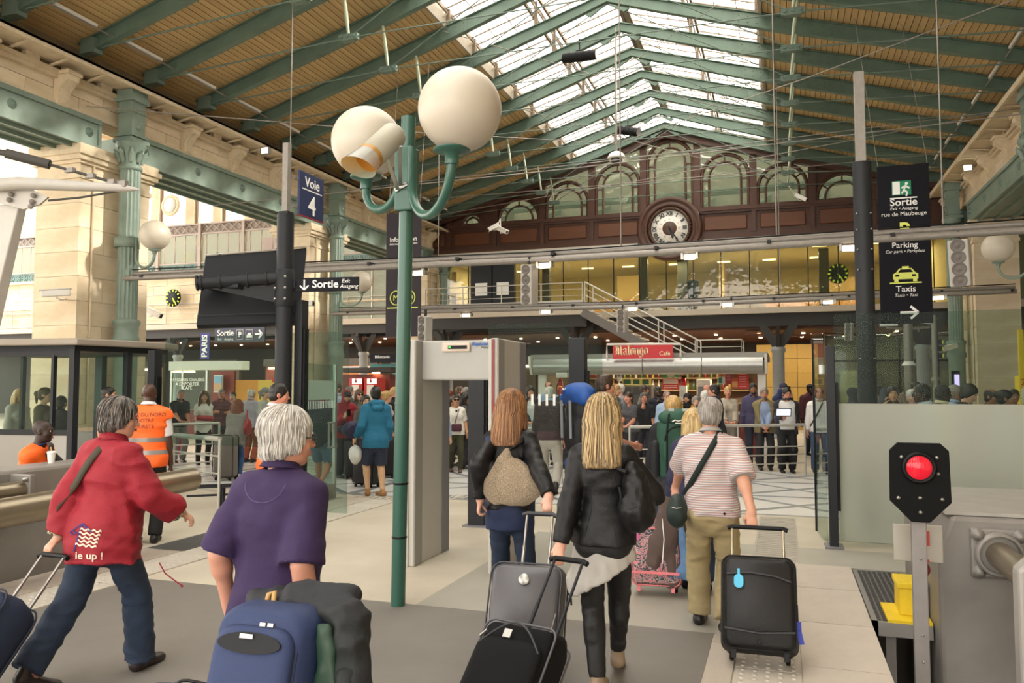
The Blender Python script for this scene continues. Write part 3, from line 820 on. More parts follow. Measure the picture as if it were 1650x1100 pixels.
rail(lw, [(-50, 30.95, 4.75), (-14.2, 30.95, 4.75)], h=.95, post=2)
MB().span((-30.2, 31.1, 4.75), (-25.0, 31.18, 5.45)).span((-40, 31.1, 4.75), (-36, 31.18, 5.4)).build('rail_banner', mat('navy_canvas', '#3a3c5c', .7), lw)
MB().span((-19.2, 31.1, 4.75), (-14.6, 31.2, 5.5)).build('rail_panel', mat('plum_panel', '#4b2c38', .6), lw)
bo = thing('glass_cabin', 'glazed cabin standing on the upper level beyond the second green column', 'cabin', (-17.2, 31.6, 4.75))
MB().span((-18.6, 30.95, 7.05), (-15.9, 31.2, 7.15)).build('roof', WHITE, bo)
MB().span((-18.55, 31.05, 4.75), (-17.0, 31.07, 7.05)).span((-16.95, 31.05, 4.75), (-15.95, 31.07, 7.05)).build('glazing', glass('cabin_glass', '#c9d4c4', .35), bo)
for xf in (-17, -18.55, -15.95): MB().bar((xf, 31.02, 4.75), (xf, 31.02, 7.05), .04, .04).build('frame', STEEL, bo)
lr = struct('ceiling_left_hall')
BOARD2 = mat('left_roof_boards', '#b79768', .7, var=.12, scale=2, rnd=.08)
lb = unit_mesh('roof_board', BOARD2)
an2 = math.atan(.30)
for k in range(44):
 x = -14.6 - k*.36
 piece('roof_board', lb, lr, (x, 17, 8.45 + .30*(-14.6 - x)), (0, an2, 0), (.36, 27, .05))
for y in range(5, 31, 4):
 MB().bar((-14.5, y, 8.3), (-30.2, y, 13.0), .14, .28).build('left_rafter', CARVE, lr)
MB().prism([(-14.5, 8.55), (-30.3, 13.3), (-30.3, 13.4), (-14.5, 8.65)], (0, 3.5, 0), (1, 0, 0), (0, 0, 1), (0, 27, 0)).build('left_deck', mat('left_deck', '#4a3b28', .9), lr)
# ------------------------------------------------------------------ right aisle
ra = struct('wall_aisle_right')
GP = mat('green_panelling', '#6d7350', .6, var=.1, scale=2)
gm = unit_mesh('green_panel', GP)
for k in range(10): piece('green_panel', gm, ra, (5.66 + k*.62, 29.3, 6.6), scale=(.59, .12, 4.0))
MB().span((5.3, 29.36, 4.5), (12, 29.5, 9)).build('panel_backing', GREEND, ra)
MB().span((11.8, 2, 0), (12.0, 40, 9)).build('aisle_outer_wall', mat('aisle_wall', '#8a7a62', .85, var=.15, scale=2), ra)
MB().span((5.9, 5, 8.6), (12, 40, 8.8)).build('aisle_roof', mat('aisle_roof', '#4f3d29', .9), ra)
MB().span((-50, 40, 0), (12, 40.2, 4.4)).build('rear_closing_wall', SHOPD, ra)
MB().span((-13.3, 33.6, 8.3), (5.4, 33.8, 12)).build('further_wall', mat('further_wall', '#8f8d7e', .8), ra)
# ------------------------------------------------------------------ lamp post with two globes
MB().span((.6, 8.45, -1.3), (30, 8.6, -.3)).build('pit_wall', mat('edge_concrete', '#8a857c', .8), floor)
LAMPG = mat('lamp_green', '#2f5a4d', .35, var=.06, scale=5, coat=.2)
OPAL = mat('opal_globe', '#c4bbab', .4, var=.04, scale=3)
NT(OPAL).b.inputs['Subsurface Weight'].default_value = 0.0
NT(OPAL).b.inputs['Transmission Weight'].default_value = 0.0
lp = thing('lamp_post', 'dark green lamp post with two white globe lamps on curved arms, on the bare concrete', 'lamp post', (-2.955, 5.87, 0))
top = Vector((-2.82, 5.72, 3.93))
m = MB().tube([(-2.955, 5.87, 0), top], .058, 20).tube([(-2.90, 5.80, 1.62), (-2.90, 5.80, 1.63)], .061, 20)
m.build('pole', LAMPG, lp)
MB().box((-2.84, 5.74, 3.42), (.15, .15, .52)).build('clamp_box', LAMPG, lp, bevel=.01)
for z in (.55, .98):
 q = Vector((-2.955, 5.87, 0)).lerp(top, z / 3.93)
 MB().lathe([(.060, -.008), (.064, 0), (.060, .008)], q, 16).build('cable_tie', BLACK, lp)
def lamp_arm(gc, gb, side, name='arm'):
 gb = Vector(gb); p0 = Vector((-2.84, 5.74, 3.66))
 d = Vector((gb.x - p0.x, gb.y - p0.y, 0)); Lh = d.length; d.normalize()
 p0 = p0 + d * .10; Lh -= .10
 R = Lh / 2; zb = 3.44
 zc = min(gb.z, 3.5) - .06
 pts = [p0, Vector((p0.x, p0.y, zc - .0))]
 for k in range(1, 13):
  a = PI + PI * k / 12
  pts.append(Vector((p0.x, p0.y, 0)) + d * (R + R * math.cos(a)) + Vector((0, 0, zc + R * .92 * math.sin(a))))
 pts.append(gb)
 a_ = MB().tube(pts, .036, 12).build(name, LAMPG, lp)
 MB().lathe([(.05, -.10), (.05, -.03), (.10, -.015), (.135, 0), (.135, .012)], gb, 24).build('collar', LAMPG, a_)
 MB().sphere((gc[0], gc[1], gc[2]), .30, 40, 24).build('globe', OPAL, a_)
lamp_arm((-2.156, 5.201, 3.741), (-2.216, 5.198, 3.447), 1)
lamp_arm((-3.331, 5.96, 3.846), (-3.341, 5.975, 3.543), -1)
sir = thing('projector_lamp', 'beige tube shaped projector with an amber visor, clamped to the green lamp post', 'projector', (-2.84, 5.7, 3.5))
a = Vector((-2.739, 5.305, 3.646)); b = Vector((-2.785, 5.039, 3.416)); c_ = Vector((-2.841, 4.867, 3.32))
Rz = (b - a).to_track_quat('Z', 'Y').to_matrix(); Lb = (b - a).length
MB().lathe([(.0, -.02), (.09, -.02), (.10, 0), (.10, Lb), (.0, Lb)], a, 24, Rz).build('body', mat('beige_casing', '#a8a494', .5), sir)
AMB = glass('amber_plastic', '#e0a94f', .45, .15)
MB().lathe([(.101, Lb), (.101, Lb + .04)], a, 24, Rz).build('rim', mat('amber_rim', '#a8792c', .4), sir)
V = []; F = []
n = 24
for i, z in enumerate((0, .06, .13, .2)):
 for k in range(n):
  th_ = 2*PI*k/n; cut = .5 + .5 * math.cos(th_ - 1.57)
  zz = Lb + .04 + z * (.35 + .65 * cut)
  p = Rz @ Vector((.10 * (1 + .06*i) * math.cos(th_), .10 * (1 + .06*i) * math.sin(th_), zz))
  V.append(a + p)
for i in range(3):
 for k in range(n): F.append((i*n+k, i*n+(k+1)%n, (i+1)*n+(k+1)%n, (i+1)*n+k))
MB().add(V, F, True).build('visor', AMB, sir)
MB().bar(a.lerp(b, .2) + Vector((.09, 0, -.06)), (-2.86, 5.67, 3.35), .03, .012).bar(a.lerp(b, .3) + Vector((-.0, 0, -.11)), (-2.88, 5.67, 3.32), .03, .012).bar((-2.90, 5.67, 3.32), (-2.80, 5.68, 3.37), .05, .03).build('bracket', STEEL, sir)
# ------------------------------------------------------------------ wall lamps with single globes
def wall_lamp(px, py, pz, ax, ay, lab, yoke=True):
 t_ = thing('wall_lamp', lab, 'lamp', (px, py, pz), 0, None)
 MB().sphere((px, py, pz), .31, 28, 18).build('globe', OPAL, t_)
 pts = [Vector((px, py, pz - .33))]
 d = Vector((ax - px, ay - py, 0)); L_ = d.length; d.normalize()
 for k in range(0, 9):
  an_ = PI * k / 8
  pts.append(Vector((px, py, pz - .42)) + d * (L_*.5 * (1 - math.cos(an_))) + Vector((0, 0, -.24 * math.sin(an_))))
 pts.append(Vector((ax, ay, pz)))
 MB().tube(pts, .03, 8).build('arm', GREEN, t_)
 MB().lathe([(.04, -.08), (.05, -.02), (.12, 0), (.12, .02)], (px, py, pz - .32), 16).build('collar', GREEN, t_)
 MB().lathe([(.24, -.10), (.25, -.1), (.25, .1), (.24, .1)], (ax + (-.25 if ax < 0 else .25), ay, pz - .12), 20).build('clamp_ring', GREEN, t_)
wall_lamp(-12.2, 13.06, 4.87, -12.72, 13.1, 'white globe lamp on the first green column at left')
wall_lamp(4.35, 19.0, 4.66, 4.85, 18.85, 'white globe lamp at right, beside the speaker and the stone pier')
wall_lamp(-11.628, 20.6, 4.816, -12.72, 21.3, 'white globe lamp behind the small exit arrow sign on the second column')
wall_lamp(-12.949 - .9, 10.243, 3.220, -12.949 - 1.4, 10.243, 'white globe lamp half cut by the left edge of the frame')
# ------------------------------------------------------------------ track number mast with departure board
mast = thing('sign_mast', 'dark round mast with a grey square top carrying the track number sign, at left', 'mast', (-6.46, 9.32, 0))
MB().tube([(-6.46, 9.32, 0), (-6.46, 9.32, 4.13)], .115, 20).build('pole', DARK, mast)
MB().lathe([(.125, 2.85), (.13, 2.86), (.13, 3.35), (.125, 3.36)], (-6.46, 9.32, 0), 20).build('collar', DARK, mast)
MB().box((-6.44, 9.3, 4.62), (.085, .085, 1.0)).build('square_top', GALV, mast)
MB().bar((-6.44, 9.3, 4.12), (-6.44, 9.3, 4.16), .14, .14).build('cap', DARK, mast)
pa, pb_ = Vector((-7.451, 8.762, 3.149)), Vector((-6.546, 9.275, 3.243))
ar_ = MB().tube([pa, pb_], .085, 18).build('arm', DARK, mast)
for f_ in (.0, .05, .28, .62, .86):
 q = pa.lerp(pb_, f_); dv = (pb_ - pa).normalized() * .012
 MB().tube([q - dv, q + dv], .105, 18).build('flange', DARK, ar_)
gp = MB().prism([(0, 0), (-.9, 0), (0, -.26)], pb_ + Vector((0, 0, -.08)), (pb_ - pa).normalized(), (0, 0, 1), (0, .02, 0)).build('gusset', DARK, mast)
for z in (2.95, 3.1, 3.25):
 for sx in (-1, 1): MB().lathe([(.02, 0), (.02, .02), (0, .025)], (-6.46 + sx*.08, 9.22, z), 6, Matrix.Rotation(PI/2, 3, 'X')).build('bolt', STEEL, mast)
vs_ = thing('track_sign', 'dark blue track sign reading Voie 4, hung from the mast at left', 'sign', (-6.36, 9.6, 4.5))
za, zb = 4.17, 4.80
MB().span((-6.40, 9.50, za), (-6.36, 10.12, zb)).build('panel', mat('sign_blue', '#1d2c55', .4), vs_, bevel=.006)
MB().span((-6.402, 9.50, za - .014), (-6.358, 10.12, za)).build('red_edge', mat('red_edge', '#8e2030', .5), vs_)
text('Voie', .20, PRINT, vs_, (-6.357, 9.81, 4.66), (0, 1, 0), (0, 0, 1), bold=.002)
text('4', .40, PRINT, vs_, (-6.357, 9.81, 4.33), (0, 1, 0), (0, 0, 1), bold=.002)
MB().span((-6.359, 9.56, 4.545), (-6.355, 10.06, 4.56)).build('rule', PRINT, vs_)
MB().span((-6.42, 9.42, 4.25), (-6.38, 9.52, 4.29)).span((-6.42, 9.42, 4.66), (-6.38, 9.52, 4.70)).build('bracket', GALV, vs_)
db = thing('departure_board', 'large dark departure board seen from behind, tilted, behind the left hand mast', 'display', (-7.149, 9.444, 3.185))
Q = [Vector(v) for v in ((-7.649, 9.145, 3.59), (-6.524, 9.938, 3.773), (-6.425, 9.615, 2.658), (-7.512, 8.828, 2.584))]
u = (Q[1] - Q[0]).normalized(); v_ = (Q[0] - Q[3]).normalized(); nn = v_.cross(u).normalized()
if nn.y < 0: nn = -nn
MB().add(Q + [q + nn*.14 for q in Q], [(0,1,2,3), (7,6,5,4), (0,4,5,1), (1,5,6,2), (2,6,7,3), (3,7,4,0)]).build('casing', mat('board_casing', '#202327', .6, spec=.25), db, bevel=.012)
MB().bar(Q[3].lerp(Q[0], .13) - nn*.004, Q[2].lerp(Q[1], .13) - nn*.004, .012, .02).build('ridge', DARK, db)
MB().bar(Q[0] + Vector((0,0,.01)), Q[1] + Vector((0,0,.01)), .05, .012).build('top_strip', STEEL, db)
MB().bar(pa.lerp(pb_, .3) + Vector((0, .02, -.06)), pa.lerp(pb_, .3) + Vector((0, .25, -.10)), .5, .05).build('mount', DARK, db)
MB().sphere(Q[0].lerp(Q[1], .12) + nn*.07 + Vector((0, 0, .03)), .04, 10, 8).build('sensor_knob', STEEL, db)
es = thing('exit_sign', 'narrow black exit sign with a down arrow reading Sortie Exit Ausgang, beside the mast', 'sign', (-5.9, 9.6, 3.2))
A = Vector((-6.321, 9.357, 3.149)); B = Vector((-5.488, 9.637, 3.17))
ue = (B - A).normalized(); ve = Vector((0, 0, 1)); ne = ue.cross(ve)
MB().prism([(0, -.095), ((B-A).length, -.095), ((B-A).length, .095), (0, .095)], A, ue, ve, -ne*.05).build('panel', SIGNK, es, bevel=.005)
def on(o, x, y): return Vector(o) + ue*x + ve*y + ne*.004
text('Sortie', .15, PRINT, es, on(A, .42, 0), ue, ve, bold=.002)
text('Exit', .075, PRINT, es, on(A, .70, .038), ue, ve, shear=.2)
text('Ausgang', .075, PRINT, es, on(A, .745, -.035), ue, ve, shear=.2)
m = MB()
for pts in (((.13, .07), (.13, -.06)), ((.07, -.01), (.13, -.07)), ((.19, -.01), (.13, -.07))):
 m.bar(on(A, *pts[0]), on(A, *pts[1]), .02, .004, up=ne)
m.build('arrow', PRINT, es)
MB().bar(A + Vector((-.14, 0, 0)), A + Vector((.02, 0, 0)), .05, .1).build('bracket', DARK, es)
m2 = thing('tall_mast', 'dark round mast with a grey square top behind the frosted glass at right', 'mast', (1.0, 10.75, 0))
MB().tube([(1.0, 10.75, 0), (1.0, 10.75, 4.56)], .112, 20).build('pole', DARK, m2)
MB().box((.985, 10.72, 5.13), (.115, .115, 1.15)).build('square_top', GALV, m2)
for z in (2.1, 3.2, 3.45, 3.7, 3.9):
 for sx in (-1, 1): MB().lathe([(.012, 0), (.012, .02), (0, .024)], (1.0 + sx*.08, 10.66, z), 6, Matrix.Rotation(PI/2, 3, 'X')).build('bolt', STEEL, m2)
# ------------------------------------------------------------------ long hanging banners
GRN = mat('exit_green', '#0f8a5f', .5)
bn = thing('exit_banner', 'tall dark banner with exit, parking and taxi signs and a right arrow, at right', 'banner', (2.31, 17, 4.5))
X0, X1, Z0, Z1 = 1.85, 2.77, 2.97, 6.08
xc = (X0 + X1) / 2
MB().span((X0, 17.0, Z0), (X1, 17.03, Z1)).build('cloth', SIGNK, bn)
def bt(s_, size, z, **k): return text(s_, size, k.pop('m', PRINT), bn, (xc + k.pop('dx', 0), 16.992, z), (1, 0, 0), (0, 0, 1), **k)
def zat(py): return 1.76 + (622 - py) * .01206
MB().span((xc - .20, 16.985, zat(313)), (xc + .14, 17.0, zat(290))).build('pictogram_board', GRN, bn)
MB().span((xc - .19, 16.980, zat(312)), (xc - .06, 16.986, zat(291))).build('pictogram_door', PRINT, bn)
rn = MB().sphere((xc + .06, 16.98, zat(295)), .03, 8, 6, (1, .3, 1))
for pts in (((.05, -.0), (.01, -.10)), ((.01, -.10), (.07, -.15)), ((.07, -.15), (.05, -.22)), ((.01, -.10), (-.03, -.17)), ((.04, -.02), (.11, -.07)), ((.03, -.02), (-.03, -.06))):
 rn.bar((xc + pts[0][0], 16.98, zat(297) + pts[0][1]), (xc + pts[1][0], 16.98, zat(297) + pts[1][1]), .02, .03)
rn.bar((xc - .09, 16.978, zat(303)), (xc - .15, 16.978, zat(303)), .004, .015)
rn.build('pictogram_runner', PRINT, bn)
MB().span((xc - .24, 16.985, zat(319)), (xc + .24, 16.99, zat(317))).build('rule', PRINT, bn)
bt('Sortie', .20, zat(325), bold=.003)
bt('Exit • Ausgang', .085, zat(335), shear=.2)
bt('rue de Maubeuge', .115, zat(344))
bt('P', .36, zat(370), m=PRINTY, bold=.01)
bt('Parking', .155, zat(395), bold=.001)
bt('Car park • Parkplatz', .085, zat(405), shear=.2)
tx = MB()
o_ = (xc, 16.985, zat(445))
tx.prism([(-.22, -.06), (.22, -.06), (.22, .04), (.17, .07), (.11, .15), (-.11, .15), (-.17, .07), (-.22, .04)], o_, (1, 0, 0), (0, 0, 1), (0, .01, 0))
tx.span((xc - .06, 16.985, zat(445) + .15), (xc + .06, 16.995, zat(445) + .19)).span((xc - .2, 16.985, zat(445) - .11), (xc - .13, 16.995, zat(445) - .06)).span((xc + .13, 16.985, zat(445) - .11), (xc + .2, 16.995, zat(445) - .06)).span((xc - .28, 16.985, zat(457)), (xc + .28, 16.995, zat(455)))
tx.build('taxi_pictogram', PRINTY, bn)
MB().prism([(-.13, .07), (.13, .07), (.09, .13), (-.09, .13)], (xc, 16.98, zat(445)), (1, 0, 0), (0, 0, 1), (0, .004, 0)).span((xc - .18, 16.98, zat(445)-.01), (xc - .11, 16.984, zat(445)+.03)).span((xc + .11, 16.98, zat(445)-.01), (xc + .18, 16.984, zat(445)+.03)).build('taxi_window', SIGNK, bn)
bt('Taxis', .165, zat(466), bold=.001)
bt('Taxis • Taxi', .085, zat(476), shear=.2)
m = MB()
for pts in (((-.16, 0), (.15, 0)), ((.02, .12), (.15, 0)), ((.02, -.12), (.15, 0))):
 m.bar((xc + .05 + pts[0][0], 16.985, zat(504) + pts[0][1]), (xc + .05 + pts[1][0], 16.985, zat(504) + pts[1][1]), .01, .045)
m.build('arrow', PRINT, bn)
for x in (X0 + .02, X1 - .02): MB().tube([(x, 17.01, Z1), (x - .3, 17.6, rz_(x) - .3)], .006, 4).build('hanging_wire', GALV, bn)
MB().span((X0 - .02, 16.99, Z0 - .04), (X0 + .3, 17.04, Z0)).build('bottom_bar', STEEL, bn)
b2 = thing('information_banner', 'tall dark banner with information and suburban train signs, behind the green lamp post', 'banner', (-8.682, 17.4, 4.2))
XA, XB = -9.154, -8.217; ZA, ZB = 2.961, 5.989
xb_ = (XA + XB) / 2
MB().span((XA, 17.4, ZA), (XB, 17.43, ZB)).build('cloth', mat('banner_plum', '#241c26', .6), b2)
def b2t(s_, size, py, **k): return text(s_, size, k.pop('m', PRINT), b2, (xb_, 17.39, 1.76 + (622 - py) * (ZB - ZA) / 199), (1, 0, 0), (0, 0, 1), **k)
b2t('Information', .155, 387, bold=.001)
b2t('Information • Information', .072, 394, shear=.2)
kz = (ZB - ZA) / 199; zl = 1.76 + (622 - 481) * kz
m = MB()
for dx in (-.19, .17):
 m.tube([(xb_ + dx + .15*math.cos(q*PI/12), 17.39, zl + .17*math.sin(q*PI/12)) for q in range(24)], .014, 4, closed=True)
m.span((xb_ - .42, 17.385, zl - .26), (xb_ + .40, 17.395, zl - .235)).build('ring', PRINTY, b2)
text('M', .2, PRINTY, b2, (xb_ - .19, 17.388, zl), (1, 0, 0), (0, 0, 1))
text('RER', .13, PRINTY, b2, (xb_ + .17, 17.388, zl), (1, 0, 0), (0, 0, 1))
for x in (XA + .05, XB - .05): MB().tube([(x, 17.41, ZB), (x + .2, 17.5, rz_(x) - .2)], .006, 4).build('hanging_wire', GALV, b2)
# ------------------------------------------------------------------ cable pipes across the hall, floodlights, loudspeakers
def pipes(Y, z, lab, x0=-13.0, x1=5.2):
 t_ = thing('cable_pipes', lab, 'pipe', (-4, Y, z))
 MB().tube([(x0, Y, z + .09), ((x0+x1)/2, Y, z + .02), (x1, Y, z + .09)], .045, 8).build('pipe', GALV, t_)
 MB().tube([(x0, Y - .12, z - .02), ((x0+x1)/2, Y - .12, z - .09), (x1, Y - .12, z - .02)], .055, 8).build('pipe', GALV, t_)
 MB().tube([(x0, Y - .05, z + .17), (-9, Y-.05, z + .12), (-4, Y-.05, z + .06), (x1, Y - .05, z + .16)], .012, 4).build('cable', BLACK, t_)
 cl = MB().box((0, -.06, 0), (.06, .28, .05)).mesh('clip'); cl.materials.append(DARK)
 x = x0 + .6
 while x < x1:
  piece('clip', cl, t_, (x, Y, z + .0)); x += 1.75
 return t_
pnear = pipes(13.1, 4.01, 'pair of grey cable pipes running across the hall, the nearer pair')
pfar = pipes(21.3, 3.98, 'further pair of grey cable pipes, running in front of the balcony')
for x, Y, zt in ((-10.302, 21.3, 8.6), (-0.036, 13.1, 9.4), (2.304, 13.1, 9.0), (-2.508, 13.1, 10.6), (-9, 13.1, 9.3), (-9.5, 21.3, 9.3), (0, 21.3, 9.6)):
 MB().tube([(x, Y, 4.0), (x, Y, zt)], .012, 4).build('suspension_rod', GALV, pnear if Y < 15 else pfar)
LAMPW = emis('flood_lamp', '#fff0d0', 9)
def flood(x, Y, z, lab, L=.27):
 t_ = thing('floodlight', lab, 'light', (x, Y, z), 0, 'floodlights under the cable pipes')
 MB().box((x, Y, z), (L, .14, .085)).build('housing', GALV, t_, bevel=.02)
 MB().box((x, Y - .06, z - .02), (L * .62, .05, .075)).build('lamp', LAMPW, t_)
 MB().box((x - L*.44, Y - .09, z - .01), (.03, .08, .10)).box((x + L*.44, Y - .09, z - .01), (.03, .08, .10)).build('end_cap', STEEL, t_)
 MB().box((x + .1, Y + .06, z + .11), (.05, .04, .14)).build('bracket', DARK, t_)
for (px, py) in ((676, 439), (879, 427), (1112, 413), (1370, 400)): pass
flood(*(-6.164, 13.0, 3.808), 'floodlight on the nearer pipes, just right of the dark information banner')
flood(*(-3.795, 13.0, 3.828), 'floodlight on the nearer pipes, beside the grey column speaker')
flood(*(-1.366, 13.0, 3.85), 'floodlight on the nearer pipes, below the big station clock')
flood(*(0.993, 13.0, 3.859), 'floodlight on the nearer pipes, touching the right hand mast')
for k, (px, py, w) in enumerate(((752, 507, 'at the left end of the balcony'), (880, 502, 'under the middle of the balcony'), (1019, 497, 'in front of the staircase'), (1172, 490, 'right of the staircase'), (1334, 486, 'left of the right hand mast'), (1511, 479, 'right of the exit banner'))):
 x, y, z = ((-8.552, 21.2, 3.81), (-6.174, 21.2, 3.828), (-3.765, 21.2, 3.839), (-1.299, 21.2, 3.874), (1.12, 21.2, 3.856), (3.564, 21.2, 3.877))[k]
 flood(x, y, z, 'floodlight on the further pipes, ' + w, .36)
SPK = mat('speaker_grey', '#a9a49c', .5, var=.04)
SPKD = mat('speaker_cone', '#6b645f', .7)
def speaker(x, Y, z, lab, w=.24, h=.68, tilt=.08, n=4):
 t_ = thing('column_speaker', lab, 'speaker', (x, Y, z)); t_.rotation_euler = (.10, tilt, -.35)
 MB().box((0, 0, 0), (w, .2, h)).build('box', SPK, t_, local=True, bevel=.02)
 for k in range(n):
  zz = h * (.5 - (k + .5) / n)
  MB().lathe([(w*.36, 0), (w*.36, .012), (w*.30, .016), (w*.27, .004), (w*.12, .002), (w*.10, .012), (0, .014)], (0, -.10, zz), 16, Matrix.Rotation(PI/2, 3, 'X')).build('cone', SPKD, t_, local=True)
 MB().box((0, 0, h/2 + .06), (.04, .04, .14)).build('hanger', DARK, t_, local=True)
speaker(*(-4.085, 13.0, 3.508), 'grey column loudspeaker hung from the pipes in front of the balcony')
speaker(*(2.489, 13.0, 3.547), 'grey column loudspeaker at right, left of the globe lamp', w=.27, tilt=-.02)
speaker(*(-3.998, 21.0, 3.495), 'grey column loudspeaker in front of the staircase', w=.25, h=.60)
speaker(*(-6.512, 14.0, 2.874), 'grey column loudspeaker tilted behind the lamp post, below the dark banner', w=.22, h=.48, tilt=.12, n=3)
speaker(*(1.948, 26.0, 3.407), 'small grey column loudspeaker behind the glass right of the café', w=.22, h=.52)
# ------------------------------------------------------------------ cctv cameras and ceiling fittings
CAMW = mat('camera_white', '#dedbd4', .45)
def cctv(p, d, lab, L=.42, r=.07, mount=None):
 t_ = thing('security_camera', lab, 'camera', p)
 p = Vector(p); d = Vector(d).normalized()
 MB().bar(p - d*L/2, p + d*L/2, r*1.7, r*1.5).build('housing', CAMW, t_, bevel=.015)
 MB().bar(p - d*L*.55 + Vector((0,0,r*.85)), p + d*L*.58 + Vector((0,0,r*.85)), r*2, .012).build('sunshield', CAMW, t_)
 MB().bar(p + d*L*.495, p + d*L*.505, r*1.2, r*1.1).build('lens', BLACK, t_)
 if mount is not None: MB().tube([p - Vector((0,0,r)), p + Vector((0, 0, -.14)) - d*.1, Vector(mount)], .018, 6).build('arm', CAMW, t_)
cctv((-13.356, 11.761, 3.569), (-.6, -.6, -.10), 'white security camera on the near stone pier', .5, .085, (-13.915, 12.523, 3.572))
cctv((-14.192, 15.182, 3.52), (.8, .1, -.35), 'white security camera right of the first green column', .5, .085, (-15.371, 16.145, 3.735))
cctv((0.733, 28.42, 8.147), (.8, -.3, -.55), 'white security camera hanging under the right side of the gable windows', .45, .085, (0.341, 28.265, 8.526))
cctv((-9.172, 25.126, 7.139), (-.7, -.5, -.5), 'white security camera at the left end of the brown gable beam, facing left', .42, .09, (-8.948, 25.185, 7.433))
cctv((-8.875, 25.233, 7.034), (.8, -.3, -.4), 'white security camera at the left end of the brown gable beam, facing right', .42, .09, (-8.948, 25.185, 7.433))
cctv((-9.595, 14.624, 3.52), (1, .1, -.05), 'white security camera under the departure board', .35, .07, (-9.56, 14.644, 3.374))
cp = thing('camera_post', 'slim post with two white security cameras behind the frosted glass', 'post', (4.153, 31.034, 0.0))
xq, yq, zq = (3.325, 24.295, 3.335)
MB().tube([(xq, yq, 0), (xq, yq, zq + .5)], .12, 12).tube([(xq - .55, yq, zq + .05), (xq, yq, zq), (xq + .55, yq, zq + .05)], .035, 8).build('pole', GALV, cp)
MB().lathe([(.19, 0), (.15, .06), (.12, .1)], (xq, yq, zq - 1.0), 14).build('ring', WHITE, cp)
cctv((xq - .42, yq - .1, zq + .22), (-.5, -.8, -.15), 'left one of the twin cameras on the slim post at right', .62, .11)
cctv((xq + .42, yq - .1, zq + .22), (.5, -.8, -.15), 'right one of the twin cameras on the slim post at right', .62, .11)
cctv((4.841, 26.947, 2.937), (-.8, -.4, -.22), 'white security camera on the right hand green column', .75, .09)
dm = thing('dome_camera', 'white dome camera hanging on a long rod in front of the gable', 'camera', (-4.03, 20.5, 7.8))
MB().lathe([(.0, .18), (.10, .17), (.18, .12), (.23, .04), (.24, 0), (.22, -.01)], (-4.03, 20.5, 7.76), 24).build('hood', WHITE, dm)
MB().sphere((-4.03, 20.5, 7.73), .15, 16, 10, (1, 1, .9)).build('bubble', mat('smoked_dome', '#3a3a3a', .15), dm)
MB().tube([(-4.03, 20.5, 7.9), (-4.03, 20.5, 11.3)], .03, 8).build('rod', GALV, dm)
def spot(p, d, L, r, lab, up):
 t_ = thing('hanging_spotlight', lab, 'light', p); p = Vector(p); d = Vector(d).normalized()
 MB().tube([p - d*L/2, p - d*L*.46, p + d*L*.46, p + d*L/2], [r*.9, r, r, r*1.06], 18).build('drum', BLACK, t_)
 for f_ in (-.3, -.1, .1, .3): MB().tube([p + d*L*f_, p + d*L*(f_ + .02)], r*1.05, 18).build('rib', BLACK, t_)
 MB().tube([p + d*L*.5, p + d*L*.51], r*.95, 18).build('front_glass', STEEL, t_)
 MB().bar(p + Vector((0, 0, r)), p + Vector((0, 0, up)), .06, .03).bar(p + Vector((-.1, 0, r)), p + Vector((.1, 0, r)), .04, .06).build('hanger', BLACK, t_)
spot((-4.711, 19.27, 10.107), (1, -.05, -.04), .88, .13, 'black drum spotlight hanging under the left skylight', .45)
spot((-4.611, 25.439, 10.076), (1, -.4, -.35), .85, .14, 'black drum spotlight hanging in front of the gable peak', .5)
for x, y, z, lab in ((-12.179, 16.676, 7.659, 'small lit floodlight on the left cornice'), (4.981, 24.592, 7.786, 'small lit floodlight on the right cornice')):
 t_ = thing('cornice_floodlight', lab, 'light', (x, y, z))
 MB().box((x, y, z), (.22, .16, .16)).build('housing', GALV, t_, bevel=.01)
 MB().box((x + (.03 if x < 0 else -.03), y - .085, z - .02), (.18, .01, .13)).build('lamp', emis('cornice_lamp', '#fff6e0', 10), t_)
# ------------------------------------------------------------------ station clock on the gable
ck = thing('station_clock', 'large white station clock with roman numerals in a round brown wooden surround', 'clock', (-3.78, 29.2, 7.5))
RX = Matrix.Rotation(PI/2, 3, 'X')
def cring(prof, name, m, y=29.2, n=48): MB().lathe(prof, (-3.78, y, 7.5), n, RX).build(name, m, ck)
cring([(.80, .0), (.80, .16), (.86, .20), (.93, .20), (.98, .14), (1.02, .22), (1.12, .24), (1.17, .16), (1.17, -.1)], 'surround', WOOD)
cring([(.66, .10), (.69, .22), (.74, .24), (.80, .12), (.80, 0)], 'bezel', mat('bezel_bronze', '#4a3428', .35, .3))
cring([(0, .13), (.68, .13), (.68, 0)], 'dial', mat('dial_white', '#efece4', .35))
cring([(0, .15), (.24, .15), (.26, .135)], 'hub', mat('hub_brown', '#4b2f20', .4))
bead = MB().sphere((0, 0, 0), .03, 6, 4).mesh('bead'); bead.materials.append(mat('bezel_bronze', '#4a3428', .35))
for k in range(40): piece('bead', bead, ck, (-3.78 + .77*math.cos(k*PI/20), 29.0, 7.5 + .77*math.sin(k*PI/20)))
INK = mat('clock_ink', '#1a1a1c', .5); REDK = mat('clock_red', '#c46a5a', .5)
